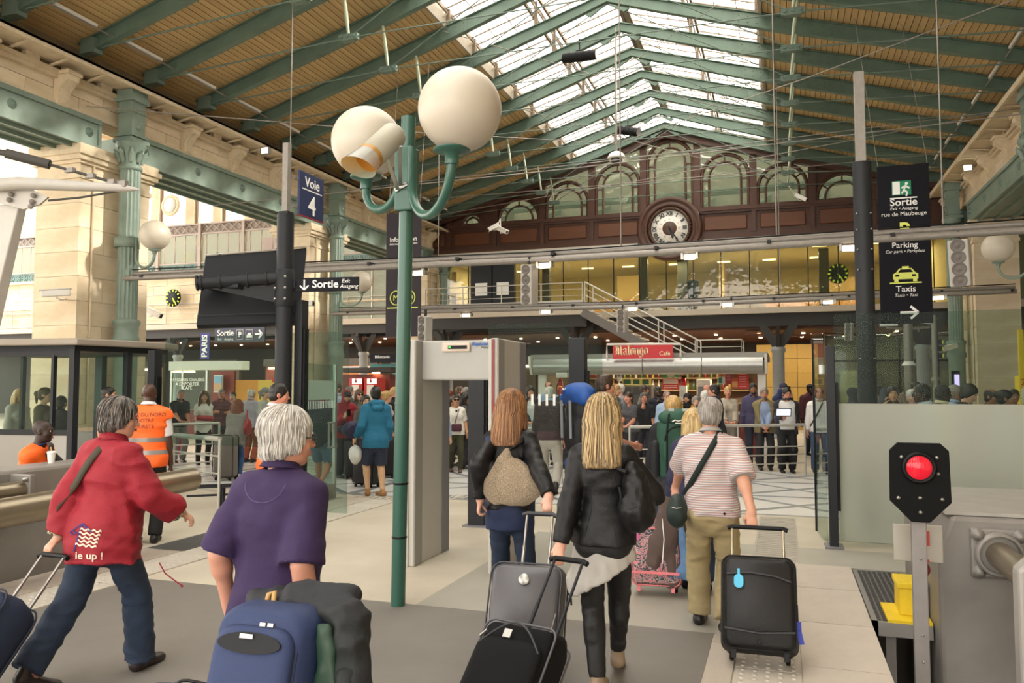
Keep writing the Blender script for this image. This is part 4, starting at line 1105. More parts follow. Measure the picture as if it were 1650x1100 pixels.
for k, s_ in enumerate(('XII', 'I', 'II', 'III', 'IV', 'V', 'VI', 'VII', 'VIII', 'IX', 'X', 'XI')):
 a = PI/2 - k*PI/6; r_ = .54
 upv = Vector((math.cos(a), 0, math.sin(a))); uu = Vector((math.sin(a), 0, -math.cos(a)))
 text(s_, .20, INK, ck, (-3.78 + r_*math.cos(a), 29.06, 7.5 + r_*math.sin(a)), uu, upv, bold=.008)
 text(str(k + 13), .085, REDK, ck, (-3.78 + .34*math.cos(a), 29.06, 7.5 + .34*math.sin(a)), (1, 0, 0), (0, 0, 1))
def hand(a, L, w, name):
 MB().prism([(-w*.5, -.08), (w*.5, -.08), (w, L*.72), (w*1.8, L*.74), (0, L), (-w*1.8, L*.74), (-w, L*.72)], (-3.78, 29.03, 7.5), (math.cos(a), 0, -math.sin(a)), (math.sin(a), 0, math.cos(a)), (0, .01, 0)).build(name, INK, ck)
hand(math.radians(147), .60, .025, 'minute_hand'); hand(math.radians(162), .42, .035, 'hour_hand')
MB().span((-4.95, 29.1, 6.98), (-2.6, 29.3, 7.12)).build('shelf', WOOD, ck)
def small_clock(x, y, z, lab, r=.36):
 t_ = thing('wall_clock', lab, 'clock', (x, y, z))
 MB().lathe([(0, .06), (r, .06), (r, 0)], (x, y, z), 28, RX).build('dial', BLACK, t_)
 G = emis('clock_lime', '#b9d832', .6)
 for k in range(12):
  a = k*PI/6; MB().bar((x + r*.72*math.cos(a), y - .065, z + r*.72*math.sin(a)), (x + r*.95*math.cos(a), y - .065, z + r*.95*math.sin(a)), .01, .055).build('hour_stroke', G, t_)
 for a, L in ((math.radians(-57), r*.75), (math.radians(-72), r*.5)): MB().bar((x, y - .07, z), (x + L*math.cos(a), y - .07, z + L*math.sin(a)), .01, .035).build('hand', G, t_)
small_clock(*(1.994, 31.0, 5.832), 'black clock with lime strokes behind the mezzanine glass')
small_clock(*(-27.372, 30.6, 5.952), 'black clock with lime strokes on the left hall wall', .42)
# ------------------------------------------------------------------ metal detector portal
GREYP = mat('portal_grey', '#8f8d88', .5, var=.03); GREYL = mat('portal_light', '#b9b6ae', .5, var=.03); GREYD = mat('portal_dark', '#77757a', .5)
md = thing('metal_detector', 'grey walk-through metal detector with a small display, right of the green lamp post', 'metal detector', (-3.05, 7.5, 0))
for x, nm in ((-3.47, 'side_panel'), (-2.60, 'side_panel')):
 p_ = MB().span((x - .04, 7.15, 0), (x + .035, 8.0, 2.22)).build(nm, GREYL, md, bevel=.012)
 MB().span((x - .046, 7.16, 0.002), (x + .044, 7.33, 2.215)).build('edge_trim', GREYP, p_, bevel=.006)
 MB().span((x - .046, 7.82, 0.002), (x + .044, 8.01, 2.215)).build('edge_trim', GREYD, p_, bevel=.006)
 if x > -3:
  MB().span((x - .012, 7.135, .002), (x + .004, 7.16, 2.21)).build('red_strip', mat('portal_red', '#8d1f25', .4), p_)
 MB().span((x - .05, 7.13, 0.001), (x - .02, 7.17, 2.21)).build('corner_trim', GREYL, p_)
MB().span((-3.43, 7.3, 1.82), (-2.64, 7.86, 2.215)).build('crossbar', mat('portal_bar', '#a8a6a1', .5, var=.03), md, bevel=.015)
dsp = MB().span((-3.20, 7.27, 2.10), (-2.90, 7.305, 2.19)).build('display_frame', mat('display_beige', '#cdbdad', .5), md, bevel=.012)
MB().span((-3.13, 7.262, 2.128), (-2.93, 7.272, 2.162)).build('display', BLACK, dsp)
MB().span((-3.12, 7.258, 2.138), (-3.10, 7.263, 2.152)).build('green_led', emis('led_green', '#3be03b', 2), dsp)
text('Rapiscan', .05, mat('logo_blue', '#2c5fa8', .5), md, (-2.80, 7.292, 2.175), (1, 0, 0), (0, 0, 1), shear=.2, bold=.001)
text('Metor 250', .035, mat('logo_grey', '#666666', .5), md, (-2.715, 7.292, 2.14), (1, 0, 0), (0, 0, 1))
# ------------------------------------------------------------------ glass gates and barriers on the line Y = 9.5
def gate_post(x, w, h, lab, y=9.5, base=True, d=.16):
 t_ = thing('gate_post', lab, 'post', (x, y, 0))
 MB().span((x - w/2, y - d/2, 0), (x + w/2, y + d/2, h)).build('shaft', DARK, t_, bevel=.008)
 if base:
  MB().span((x - w/2 - .05, y - .14, 0), (x + w/2 + .05, y + .14, .02)).build('foot_plate', GREYD, t_)
 MB().span((x + w/2 - .002, y - .05, .4), (x + w/2 + .03, y + .05, h - .4)).build('lock_strip', BLACK, t_)
 return t_
gate_post(-3.67, .22, 2.25, 'dark square gate post in the middle of the metal detector opening')
gate_post(-2.36, .20, 2.35, 'dark square gate post left of the blue backpack')
gate_post(-6.30, .12, 2.95, 'thin dark gate post beside the left hand mast')
gate_post(.51, .09, 2.2, 'thin dark post at the left end of the frosted glass wall')
gate_post(-9.0, .13, 2.3, 'dark square post beside the left booth', 9.7, False)
def pane_thing(x0, x1, y0, y1, z0, z1, lab, bands=(), name='glass_screen', m=None):
 t_ = thing(name, lab, 'glass screen', ((x0+x1)/2, (y0+y1)/2, z0))
 a, b = Vector((x0, y0, 0)), Vector((x1, y1, 0))
 MB().bar(a + Vector((0,0,(z0+z1)/2)), b + Vector((0,0,(z0+z1)/2)), .014, z1 - z0).build('pane', m or GLASSB, t_)
 return t_, a, b
FROST = bpy.data.materials.new('frosted_film'); FROST.use_nodes = True
t = NT(FROST)
t.b.inputs['Base Color'].default_value = lin('#d2d5c9'); t.b.inputs['Roughness'].default_value = .34; t.b.inputs['Transmission Weight'].default_value = .58; t.b.inputs['IOR'].default_value = 1.22
t.b.inputs['Specular IOR Level'].default_value = .3
g_, a, b = pane_thing(.56, 4.9, 9.54, 9.54, .06, 2.56, 'tall glass wall with a frosted lower half, behind the red signal')
MB().bar(Vector((.57, 9.52, .82)), Vector((4.9, 9.52, .82)), .006, 1.50).build('frosted_film', FROST, g_)
gl2 = thing('handrail', 'low dark rail behind the frosted glass wall at right', 'rail', (2, 10.6, 0))
MB().tube([(.7, 10.6, .55), (4.9, 10.6, .55)], .03, 8).build('rail', DARK, gl2)
for x in (.9, 2.4, 3.9): MB().tube([(x, 10.6, 0), (x, 10.6, .55)], .025, 8).build('post', DARK, gl2)
pane_thing(-6.24, -5.55, 9.5, 9.5, .06, 2.5, 'clear fixed glass panel right of the thin left hand gate post')
t_, a, b = pane_thing(-3.55, -2.48, 9.55, 9.55, 1.2, 2.55, 'clear glass panel with a row of white bars, between the two square gate posts')
for k in range(11): MB().span((-3.45 + k*.095, 9.53, 1.52), (-3.42 + k*.095, 9.536, 1.66)).build('white_bar', PRINT, t_)
pane_thing(-2.24, -2.06, 9.5, 9.5, .5, 2.35, 'narrow clear glass strip right of the square post by the blue backpack')
pane_thing(-8.9, -6.40, 9.8, 9.5, .9, 2.5, 'wide clear glass panel between the left booth and the mast')
dr = thing('glass_door', 'open glass door with a frosted band and a D shaped steel handle', 'door', (-6.24, 9.6, 0))
A = Vector((-6.24, 9.62, 0)); B = Vector((-6.66, 11.02, 0)) + Vector((.55, -.3, 0))
A = Vector((-6.533, 9.7, 1.515)); B = Vector((-6.692, 11.051, 0.0)); A.z = 0
MB().bar(A + Vector((0,0,1.12)), B + Vector((0,0,1.12)), .014, 1.95).build('pane', GLASSB, dr)
MB().bar(B + Vector((0,0,0)), B + Vector((0,0,2.1)), .05, .05).build('stile', STEEL, dr)
MB().bar(A + Vector((0,0,.12)), B + Vector((0,0,.12)), .05, .24).build('bottom_rail', STEEL, dr)
dd = (B - A)
MB().bar(A + dd*.02 + Vector((.012, -.02, 1.70)), A + dd*.97 + Vector((.012,-.02,1.70)), .004, .29).build('frosted_band', mat('frost_flat', '#aebfb6', .5), dr)
for k in range(24): MB().bar(A + dd*(.04 + .94*k/23) + Vector((.012,-.02,1.42)), A + dd*(.04 + .94*k/23) + Vector((.012,-.02,1.54)), .016, .004).build('white_bar', PRINT, dr)
hb = A + dd*.80 + Vector((.05, -.05, 0))
MB().tube([hb + Vector((.0,0,1.2)), hb + dd*.14 + Vector((0.05,-.05,1.2)), hb + dd*.14 + Vector((.05,-.05,.82)), hb + Vector((0,0,.82))], .018, 8).tube([hb + dd*.02 + Vector((0,0,1.2)), hb + dd*.02 + Vector((0,0,.82))], .018, 8).build('handle', STEEL, dr)
gd = thing('glass_gate', 'half open clear gate leaf with a narrow black edge, left of the frosted glass wall', 'gate', (.40, 9.6, 0))
MB().bar((.45, 9.55, 1.2), (.36, 10.2, 1.2), .014, 2.3).build('pane', GLASSB, gd)
MB().bar((.36, 10.2, .05), (.36, 10.2, 2.35), .02, .03).build('edge', BLACK, gd)
MB().box((.43, 9.7, 1.95), (.06, .08, .1)).build('hinge', STEEL, gd)
# ------------------------------------------------------------------ glazed control booth at left
bo = thing('control_booth', 'dark framed glazed control booth with a curved roof edge at far left', 'booth', (-10, 9.6, 0))
plan = [(-13.2, 8.75), (-11.3, 8.85), (-9.82, 9.0), (-9.62, 9.8), (-9.55, 10.3), (-9.75, 10.8), (-10.4, 11.2), (-13.0, 11.3)]
def wallrun(i, j, z0, z1, name, m, w=.03):
 mm = MB()
 for k in range(i, j): mm.bar(Vector((*plan[k], (z0+z1)/2)), Vector((*plan[k+1], (z0+z1)/2)), w, z1 - z0)
 return mm.build(name, m, bo)
c0 = Vector((-11.2, 9.9))
rp = [tuple(Vector(p) + (Vector(p) - c0).normalized()*.16) for p in plan]
MB().prism([(p[0], p[1]) for p in rp], (0, 0, 2.36), (1, 0, 0), (0, 1, 0), (0, 0, .10)).build('roof', mat('booth_roof', '#9a9084', .45, .2), bo, bevel=.02)
MB().prism([(p[0], p[1]) for p in plan], (0, 0, 2.28), (1, 0, 0), (0, 1, 0), (0, 0, .08)).build('roof_frame', DARK, bo)
wallrun(0, 2, 0, 1.06, 'lower_panel', mat('booth_panel', '#a6a49f', .35, .5), .05)
wallrun(0, 2, 1.04, 1.12, 'sill', DARK, .08)
wallrun(0, 2, 2.2, 2.28, 'head', DARK, .08)
wallrun(0, 2, 1.12, 2.2, 'window', GLASS, .012)
wallrun(3, 5, .1, 2.28, 'window', GLASS, .012)
MB().bar(Vector((*plan[2], 1.7)), Vector((*plan[3], 1.7)), .012, 1.1).build('window', GLASS, bo)
for k, w in ((2, .10), (3, .09), (4, .05)): MB().box((*plan[k], 1.15), (w, w, 2.3)).build('post', DARK, bo)
for x in (-10.15, -10.75, -11.35, -12.3): MB().box((x, 8.95, 1.65), (.05, .06, 1.15)).build('mullion', DARK, bo)
MB().box((-10.25, 9.9, 1.55), (.14, .1, 1.4)).box((-10.05, 10.2, 1.6), (.05, .05, 1.3)).build('inner_post', mat('booth_inner', '#46525a', .4), bo)
MB().box((-10.6, 10.4, .5), (1.2, .5, 1.0)).build('desk', GREYL, bo)
# ------------------------------------------------------------------ crowd barriers
def barrier(pts, lab, name='crowd_barrier', h=1.0, rails=(.25, .42, .58), grp=None, top=.028):
 t_ = thing(name, lab, 'barrier', pts[0])
 for i in range(len(pts) - 1):
  a, b = Vector(pts[i]), Vector(pts[i+1])
  MB().tube([a + Vector((0,0,h)), b + Vector((0,0,h))], top, 8).build('top_rail', mat('rail_white_steel', '#c9c6bf', .35, .4), t_)
  for z in rails: MB().tube([a + Vector((0,0,z)), b + Vector((0,0,z))], .014, 6).build('rail', RAILM, t_)
  n = max(1, int(round((b-a).length/1.8)))
  for k in range(n + 1 if i == len(pts)-2 else n):
   p = a.lerp(b, k/n); MB().tube([p, p + Vector((0,0,h))], .022, 8).build('post', RAILM, t_)
 return t_
barrier([(-2.705, 14.819, 0.0), (-0.821, 15.985, 0.0), (0.409, 16.85, 0.0)], 'steel crowd barrier with waiting people behind it, in front of the café')
barrier([(-4.336, 13.49, 0.0), (-3.783, 13.959, 0.0)], 'short steel barrier behind the man in grey trousers')
barrier([(0.532, 14.956, 0.0), (1.342, 15.694, 0.0)], 'steel barrier seen through the glass right of the man with the tablet')
barrier([(-11.521, 12.928, 0.0), (-11.018, 13.704, 0.0)], 'steel guard rail with a bright top bar behind the orange vest guard, the further one', rails=(.22, .4, .58, .76))
barrier([(-8.991, 10.129, 0.0), (-7.689, 9.58, 0.0)], 'grey steel guard rail right of the orange vest guard, the nearer one', rails=(.25, .5, .75), top=.035)
lr_ = thing('low_rail', 'low dark floor rail right of the red jacket woman', 'rail', (-7.724, 9.691, 0.0))
p0, p1 = Vector((-8.046, 9.338, 0.0)), Vector((-6.996, 10.127, 0.0))
MB().bar(p0 + Vector((0,0,.33)), p1 + Vector((0,0,.33)), .06, .05).bar(p0 + Vector((0,0,.20)), p1 + Vector((0,0,.20)), .03, .03).build('rail', DARK, lr_)
for f_ in (.37, .98): MB().box(p0.lerp(p1, f_) + Vector((0,0,.17)), (.05, .05, .34)).build('post', DARK, lr_)
# ------------------------------------------------------------------ coffee kiosk
WOODK = mat('kiosk_white', '#d9d5cc', .5)
ROLL = mat('awning_steel', '#a9a8a4', .35, .7, var=.06, scale=10)
ks = thing('coffee_kiosk', 'white framed coffee kiosk with a rolled steel awning, behind the waiting crowd', 'kiosk', (-3.3, 21.5, 0))
ks_x0, ks_x1 = -6.3, -.42
for k in range(4):
 a = ks_x0 + (ks_x1 - ks_x0) * k / 4; b = ks_x0 + (ks_x1 - ks_x0) * (k + 1) / 4
 MB().tube([(a + .012, 20.5, 2.29), (b - .012, 20.5, 2.29)], .225, 24).build('awning_roll', ROLL, ks)
MB().span((ks_x0 - .1, 20.4, 2.46), (ks_x1 + .1, 24.6, 2.60)).build('roof', mat('kiosk_roof', '#8e8b84', .6), ks)
for x in (ks_x0 - .05, ks_x1 + .06):
 MB().prism([(-.28, .28), (.34, .26), (.30, .05), (.12, -.22), (-.28, -.22)], (x - .03, 20.5, 2.29), (0, -1, 0), (0, 0, 1), (.06, 0, 0)).build('end_bracket', WOODK, ks)
for x in (ks_x0 + .15, ks_x1 - .05): MB().box((x, 20.75, 1.2), (.2, .14, 2.4)).build('corner_post', WOODK, ks, bevel=.01)
MB().span((ks_x0 + .3, 20.8, 0), (ks_x1 - .2, 21.4, 1.05)).build('counter', mat('kiosk_counter', '#6b2a22', .5), ks)
MB().span((ks_x0 + .2, 20.75, 1.05), (ks_x1 - .1, 21.5, 1.10)).build('counter_top', mat('counter_top', '#b9b4aa', .35), ks)
MB().span((ks_x0, 24.4, 0), (ks_x1, 24.6, 2.5)).build('back_wall', mat('kiosk_wall', '#6f5b45', .7, var=.1), ks)
MB().span((ks_x0, 20.8, 0), (ks_x0 + .06, 24.5, 2.5)).span((ks_x1 - .06, 20.8, 0), (ks_x1, 24.5, 2.5)).build('side_wall', mat('kiosk_wall', '#6f5b45', .7), ks)
for z in (1.25, 1.62, 1.98): MB().span((-5.6, 24.0, z), (-.9, 24.4, z + .03)).build('shelf', mat('kiosk_shelf', '#a88d62', .6), ks)
MB().box((-3.2, 22.6, 2.42), (4.5, .2, .05)).build('strip_light', emis('kiosk_light', '#ffe6bd', 11), ks)
sg_ = thing('cafe_sign', 'red café sign with cream blackletter lettering above the rolled awning', 'sign', (-3.36, 20.6, 2.6))
MB().tube([(-4.28, 20.32, 2.5), (-4.28, 20.32, 2.84), (-2.40, 20.32, 2.82), (-2.40, 20.32, 2.5)], .03, 8).build('frame', WOODK, sg_)
MB().span((-4.10, 20.20, 2.46), (-2.58, 20.25, 2.80)).build('panel', mat('sign_red', '#bf1e26', .45), sg_)
CREAMP = mat('sign_cream', '#f2e6b8', .5)
GLY = {
 'M': (1.15, [[(0, .1), (.12, 0), (.12, 1.15), (-.02, 1.3)], [(.02, 1.35), (.40, 1.18), (.44, .05)], [(.36, 1.25), (.62, 1.42), (.80, 1.25), (.80, .12), (.95, 0)], [(.0, .5), (.12, .42)]]),
 'a': (.72, [[(.02, .82), (.25, 1.0), (.42, .86), (.42, .12), (.56, 0)], [(.40, .58), (.08, .44), (.05, .15), (.2, 0), (.42, .18)]]),
 'l': (.36, [[(-.02, 1.5), (.1, 1.38), (.1, .12), (.24, 0)]]),
 'o': (.68, [[(.1, .84), (.06, .18), (.26, 0), (.48, .16)], [(.1, .82), (.30, 1.0), (.50, .82), (.48, .16)]]),
 'n': (.76, [[(-.02, 1.0), (.1, .88), (.1, .02)], [(.12, .82), (.38, 1.0), (.50, .86), (.50, .12), (.64, 0)]]),
 'g': (.72, [[(.1, .84), (.06, .22), (.24, .04), (.46, .2)], [(.1, .82), (.30, 1.0), (.50, .86), (.48, -.22), (.28, -.44), (.02, -.30)]]),
}
def blackletter(word, x, z, y, s, parent, m):
 nx, nz = .085, .062
 for ch in word:
  w, strokes = GLY[ch]; mb = MB()
  for st in strokes:
   for p, q in zip(st, st[1:]):
    P = [(p[0]-nx, p[1]-nz), (p[0]+nx, p[1]+nz), (q[0]+nx, q[1]+nz), (q[0]-nx, q[1]-nz)]
    mb.prism(P, (x, y, z), (s, 0, 0), (0, 0, s), (0, .006, 0))
    for c in (p, q): mb.prism([(c[0]-nx, c[1]-nz), (c[0]+.05, c[1]-.06), (c[0]+nx, c[1]+nz), (c[0]-.05, c[1]+.06)], (x, y, z), (s, 0, 0), (0, 0, s), (0, .006, 0))
  mb.build('letter', m, parent); x += w * s
blackletter('Malongo', -4.02, 2.565, 20.19, .165, sg_, CREAMP)
text('Café', .15, CREAMP, sg_, (-2.78, 20.195, 2.58), (1, 0, 0), (0, 0, 1))
rb = random.Random(3)
pal = ['#8c2f1e', '#d9a53a', '#3f6b2f', '#c9c3b0', '#5a2a1a', '#b8862c', '#7d8f3a', '#d8d2c2', '#a4342a']
bme_ = MB().lathe([(.035, 0), (.038, .02), (.038, .17), (.016, .22), (.014, .28), (.016, .30)], n=10).mesh('bottle')
for sh, z in enumerate((1.65, 2.01)):
 for k in range(26):
  x = -5.4 + k * .172
  o = bpy.data.objects.new('bottle', bme_); COL.objects.link(o); o.location = (x, 24.15, z)
  if len(bme_.materials) == 0: bme_.materials.append(mat('bottle0', pal[0], .2))
  o.material_slots[0].link = 'OBJECT'; c = rb.choice(pal); o.material_slots[0].material = mat('bottle' + c, c, .2)
  tag(o, 'small coloured bottle standing on a shelf at the back of the coffee kiosk', 'bottle', 'bottles on the kiosk shelves')
def poster(px0, py0, px1, py1, Y, c, lab, stripes=()):
 pass
def flat(x0, x1, z0, z1, y, c, lab, extra=()):
 t_ = thing('poster', lab, 'poster', ((x0+x1)/2, y, z0))
 MB().span((x0, y, z0), (x1, y + .02, z1)).build('board', mat('poster' + c, c, .5), t_)
 for (a, b, cc, d, cx) in extra:
  MB().span((x0 + (x1-x0)*a, y - .006, z0 + (z1-z0)*b), (x0 + (x1-x0)*cc, y, z0 + (z1-z0)*d)).build('print_block', mat('print' + cx, cx, .5), t_)
 return t_
def PX(px, Y=22):
 th_ = math.atan((px - 825) / 1283) - math.radians(18.70); return Y * math.tan(th_)
def PZ(py, px, Y=22):
 xw = PX(px, Y); d = Y * math.cos(math.radians(18.7)) - xw * math.sin(math.radians(18.7)); return 1.76 + (622 - py) * d / 1283
def flp(px0, py0, px1, py1, Y, c, lab, extra=()):
 xm = (px0 + px1) / 2
 return flat(PX(px0, Y), PX(px1, Y), PZ(py1, xm, Y), PZ(py0, xm, Y), Y, c, lab, extra)
flp(1067, 598, 1093, 608, 22.2, '#3f8a43', 'green poster with white cups at the top of the kiosk, above the pastry poster', [(.3, .1, .75, .8, '#d8dcd0')])
flp(1067, 609, 1093, 627, 22.2, '#c22b2b', 'red poster with pastries in the middle of the kiosk, over the guests', [(.05, .5, .95, .95, '#d2b8a4'), (.1, .12, .9, .2, '#e6c8b4'), (.1, .28, .9, .36, '#e6c8b4')])
flp(1156, 597, 1168, 619, 22.2, '#d8cfc0', 'pale poster with a teal cup at the right side of the kiosk', [(.1, .08, .6, .5, '#1f7a72'), (.2, .55, .95, .95, '#c07a4a')])
flp(1168, 597, 1179, 619, 22.2, '#a3212a', 'narrow dark red menu board right of the teal cup poster', [(.2, .3 + .12*k, .8, .34 + .12*k, '#d9a0a0') for k in range(5)])
flp(1179, 597, 1188, 626, 22.2, '#c4552a', 'narrow orange food board between two red menu boards', [(.0, .6, 1, .95, '#8a4a2a'), (.0, .1, 1, .4, '#e0a060')])
flp(1188, 596, 1206, 626, 22.2, '#d0312c', 'bright red menu board at the right end of the kiosk', [(.15, .1 + .13*k, .8, .14 + .13*k, '#eba898') for k in range(6)] )
flp(948, 599, 960, 608, 22.2, '#c43a34', 'small red board at the kiosk above the blue backpack')
flp(994, 600, 1001, 614, 22.2, '#cfd4d6', 'small pale notice on a brown panel left of the pastry machine', [(.15, .5, .85, .9, '#5f86b0')])
flp(1002, 610, 1049, 620, 22.0, '#d9c860', 'backlit strip with coffee pictures over the machine', [(.05, .1, .3, .9, '#2f5a2f'), (.38, .1, .6, .9, '#2f5a2f'), (.7, .1, .92, .9, '#2f5a2f')])
def kbox(px0, py0, px1, py1, Y, d, c, name, lab, cat, parts=()):
 xm = (px0+px1)/2; x0, x1, z0, z1 = PX(px0, Y), PX(px1, Y), PZ(py1, xm, Y), PZ(py0, xm, Y)
 t_ = thing(name, lab, cat, ((x0+x1)/2, Y + d/2, z0))
 MB().span((x0, Y, z0), (x1, Y + d, z1)).build('body', mat('kb' + c, c, .4), t_, bevel=.01)
 for (a, b, cc, dd_, cx, nm) in parts: MB().span((x0 + (x1-x0)*a, Y - .02, z0 + (z1-z0)*b), (x0 + (x1-x0)*cc, Y + .01, z0 + (z1-z0)*dd_)).build(nm, mat('kb' + cx, cx, .4), t_)
kbox(1002, 620, 1049, 652, 22.2, .5, '#4a4742', 'coffee_machine', 'dark coffee machine on the back counter of the kiosk', 'machine', [(.05, .5, .3, .9, '#22211f', 'panel'), (.37, .5, .62, .9, '#22211f', 'panel'), (.7, .5, .95, .9, '#22211f', 'panel')])
kbox(1122, 611, 1144, 640, 22.3, .5, '#d4d1c8', 'drinks_fridge', 'white drinks fridge with a lit header in the kiosk', 'fridge', [(.1, .05, .9, .6, '#7d7f7c', 'door'), (.05, .72, .95, .97, '#f3efe2', 'header')])
kbox(1094, 621, 1105, 646, 22.0, .3, '#d6d3cb', 'paper_dispenser', 'white dispenser box on the kiosk counter', 'box', [(.2, .3, .8, .7, '#bab7ae', 'window')])
def extinguisher(px, py0, py1, Y, lab):
 x = PX(px, Y); z0, z1 = PZ(py1, px, Y), PZ(py0, px, Y); h = z1 - z0
 t_ = thing('fire_extinguisher', lab, 'extinguisher', (x, Y, z0))
 MB().lathe([(.07, 0), (.075, .02), (.075, h*.78), (.05, h*.88), (.025, h*.92), (.025, h)], (x, Y, z0), 14).build('cylinder', mat('extinguisher_red', '#b5141c', .3), t_)
 MB().box((x + .02, Y - .02, z0 + h), (.12, .03, .05)).tube([(x, Y - .03, z0 + h*.95), (x - .09, Y - .05, z0 + h*.7), (x - .085, Y - .06, z0 + h*.3)], .012, 6).build('handle', BLACK, t_)
extinguisher(1101, 607, 623, 22.1, 'red fire extinguisher inside the kiosk right of the pastry poster')
extinguisher(903, 606, 660, 21.0, 'red fire extinguisher beside the gate post, left of the kiosk')
kbox(896, 600, 914, 608, 20.0, .25, '#cfccc4', 'wall_box', 'white box on a slim post left of the kiosk', 'box', [(.1, .2, .9, .8, '#bdbab2', 'lid')])
# ------------------------------------------------------------------ signs and shops further left
hs = thing('exit_parking_sign', 'dark blue hanging sign reading Sortie with parking and taxi symbols and a right arrow', 'sign', (-15.4, 20, 3.3))
HX0, HX1, HZ0, HZ1 = -16.32, -14.53, 3.08, 3.54
MB().span((HX0, 20.0, HZ0), (HX1, 20.06, HZ1)).build('panel', mat('sign_navy', '#20263f', .45), hs)
def ht(s_, size, x, z, **k): return text(s_, size, PRINT, hs, (x, 19.99, z), (1, 0, 0), (0, 0, 1), **k)
ht('Sortie', .25, HX0 + .40, 3.36, bold=.003); ht('Exit • Ausgang', .10, HX0 + .40, 3.18, shear=.2)
ht('P', .22, HX0 + .92, 3.30, bold=.004)
m = MB()
for xq in (.92, 1.26):
 m.tube([(HX0 + xq - .12, 19.99, 3.16), (HX0 + xq + .12, 19.99, 3.16), (HX0 + xq + .12, 19.99, 3.45), (HX0 + xq - .12, 19.99, 3.45)], .01, 4, closed=True)
o = m.build('symbol_border', PRINT, hs)
MB().prism([(-.10, -.06), (.10, -.06), (.10, 0), (.07, .02), (.05, .08), (-.05, .08), (-.07, .02), (-.10, 0)], (HX0 + 1.26, 19.985, 3.27), (1, 0, 0), (0, 0, 1), (0, .006, 0)).build('taxi_symbol', PRINT, hs)
m = MB()
for pts in (((-.13, 0), (.12, 0)), ((.0, .12), (.12, 0)), ((.0, -.12), (.12, 0))):
 m.bar((HX0 + 1.60 + pts[0][0], 19.985, 3.31 + pts[0][1]), (HX0 + 1.60 + pts[1][0], 19.985, 3.31 + pts[1][1]), .01, .05)
m.build('arrow', PRINT, hs)
for x in (HX0 + .3, HX1 - .3): MB().tube([(x, 20.03, HZ1), (x, 20.03, 4.2)], .01, 5).build('hanger', DARK, hs)
pbn = thing('city_banner', 'narrow violet blue vertical banner with white lettering under the left mezzanine', 'banner', (-21.7, 26, 3.3))
MB().span((-21.9, 26.0, 2.83), (-21.46, 26.03, 3.86)).build('cloth', mat('banner_violet', '#2d2c78', .6), pbn)
text('PARIS', .36, PRINT, pbn, (-21.68, 25.99, 3.35), (0, 0, 1), (-1, 0, 0), bold=.01)
sh_ = thing('pastry_shop', 'glazed snack shop with a grey fascia, red wall and orange panel, in the left hall', 'shop', (-17, 23, 0))
MB().span((PX(272, 22), 22, PZ(596, 330, 22)), (PX(390, 22), 22.4, PZ(582, 330, 22))).build('fascia', mat('fascia_grey', '#b9bcb0', .4), sh_)
MB().span((PX(276, 22), 22.1, PZ(600, 300, 22)), (PX(310, 22), 22.15, PZ(597, 300, 22))).build('strip_light', WARML, sh_)
for px in (274, 292, 331): MB().box((PX(px, 22), 22.1, 1.2), (.07, .07, 2.4)).build('frame_post', STEEL, sh_)
MB().span((PX(275, 22), 22.1, 0.9), (PX(330, 22), 22.115, 2.3)).build('glazing', GLASS, sh_)
MB().span((PX(292, 22.6), 22.6, 0), (PX(330, 22.6), 23.4, .95)).build('counter', mat('shop_counter_red', '#6e2018', .5), sh_)
MB().span((PX(342, 24), 24, 0), (PX(378, 24), 24.1, PZ(598, 360, 24))).build('red_wall', mat('shop_red', '#7d2a1c', .6), sh_)
MB().span((PX(378, 24), 24.05, 0), (PX(415, 24), 24.15, PZ(612, 390, 24))).build('orange_panel', mat('shop_orange', '#c98a2a', .6, var=.1, scale=1), sh_)
MB().span((PX(415, 24), 24.05, 0), (PX(445, 24), 24.15, PZ(612, 430, 24))).build('yellow_panel', mat('shop_yellow', '#d1b34c', .6), sh_)
MB().span((PX(345, 23.8), 23.8, PZ(632, 352, 23.8)), (PX(359, 23.8), 23.85, PZ(604, 352, 23.8))).build('poster', mat('poster_frame', '#c9d0d2', .4), sh_)
MB().span((PX(346, 23.8), 23.78, PZ(630, 352, 23.8)), (PX(358, 23.8), 23.8, PZ(617, 352, 23.8))).build('poster_sand', mat('poster_sand', '#c9a27c', .5), sh_)
MB().span((PX(346, 23.8), 23.78, PZ(617, 352, 23.8)), (PX(358, 23.8), 23.8, PZ(606, 352, 23.8))).build('poster_sky', mat('poster_sky', '#7fb2d6', .5), sh_)
for k, (s_, r0) in enumerate((('PATISSERIES CHAUDES', 1), ('A EMPORTER', 0), ('CAFE', 0))):
 text(s_, .17 if k else .14, PRINT, sh_, (PX(301, 22), 22.05, PZ((612, 619, 625)[k], 301, 22)), (1, 0, 0), (0, 0, 1))
flp(439, 609, 447, 616, 12, '#c8342c', 'small red notice above the guard with his hand to his mouth')
vm_ = []
for k, (a, b) in enumerate(((563, 584), (587, 608))):
 t_ = thing('ticket_machine', ('left' if k == 0 else 'right') + ' one of two red vending machines with a lit white header, behind the teal jacket', 'machine', (PX((a+b)/2, 24), 24, 0))
 MB().span((PX(a, 24), 24, 0), (PX(b, 24), 24.6, PZ(609, 585, 24))).build('cabinet', mat('machine_red', '#b3201c', .4), t_)
 MB().span((PX(a + 6, 24), 23.95, PZ(618, 585, 24)), (PX(b - 1, 24), 24, PZ(610, 585, 24))).build('lit_header', emis('lit_header', '#fff0d8', 1.6), t_)
 MB().span((PX(a + 5, 24), 23.97, .9), (PX(b - 5, 24), 24, PZ(620, 585, 24))).build('front_panel', WHITE, t_)
 MB().lathe([(0, .01), (.05, .01), (.02, .14), (0, .16)], (PX(a + 12, 24), 23.94, PZ(617, 585, 24)), 8).build('flame_mark', mat('machine_red', '#b3201c', .4), t_)
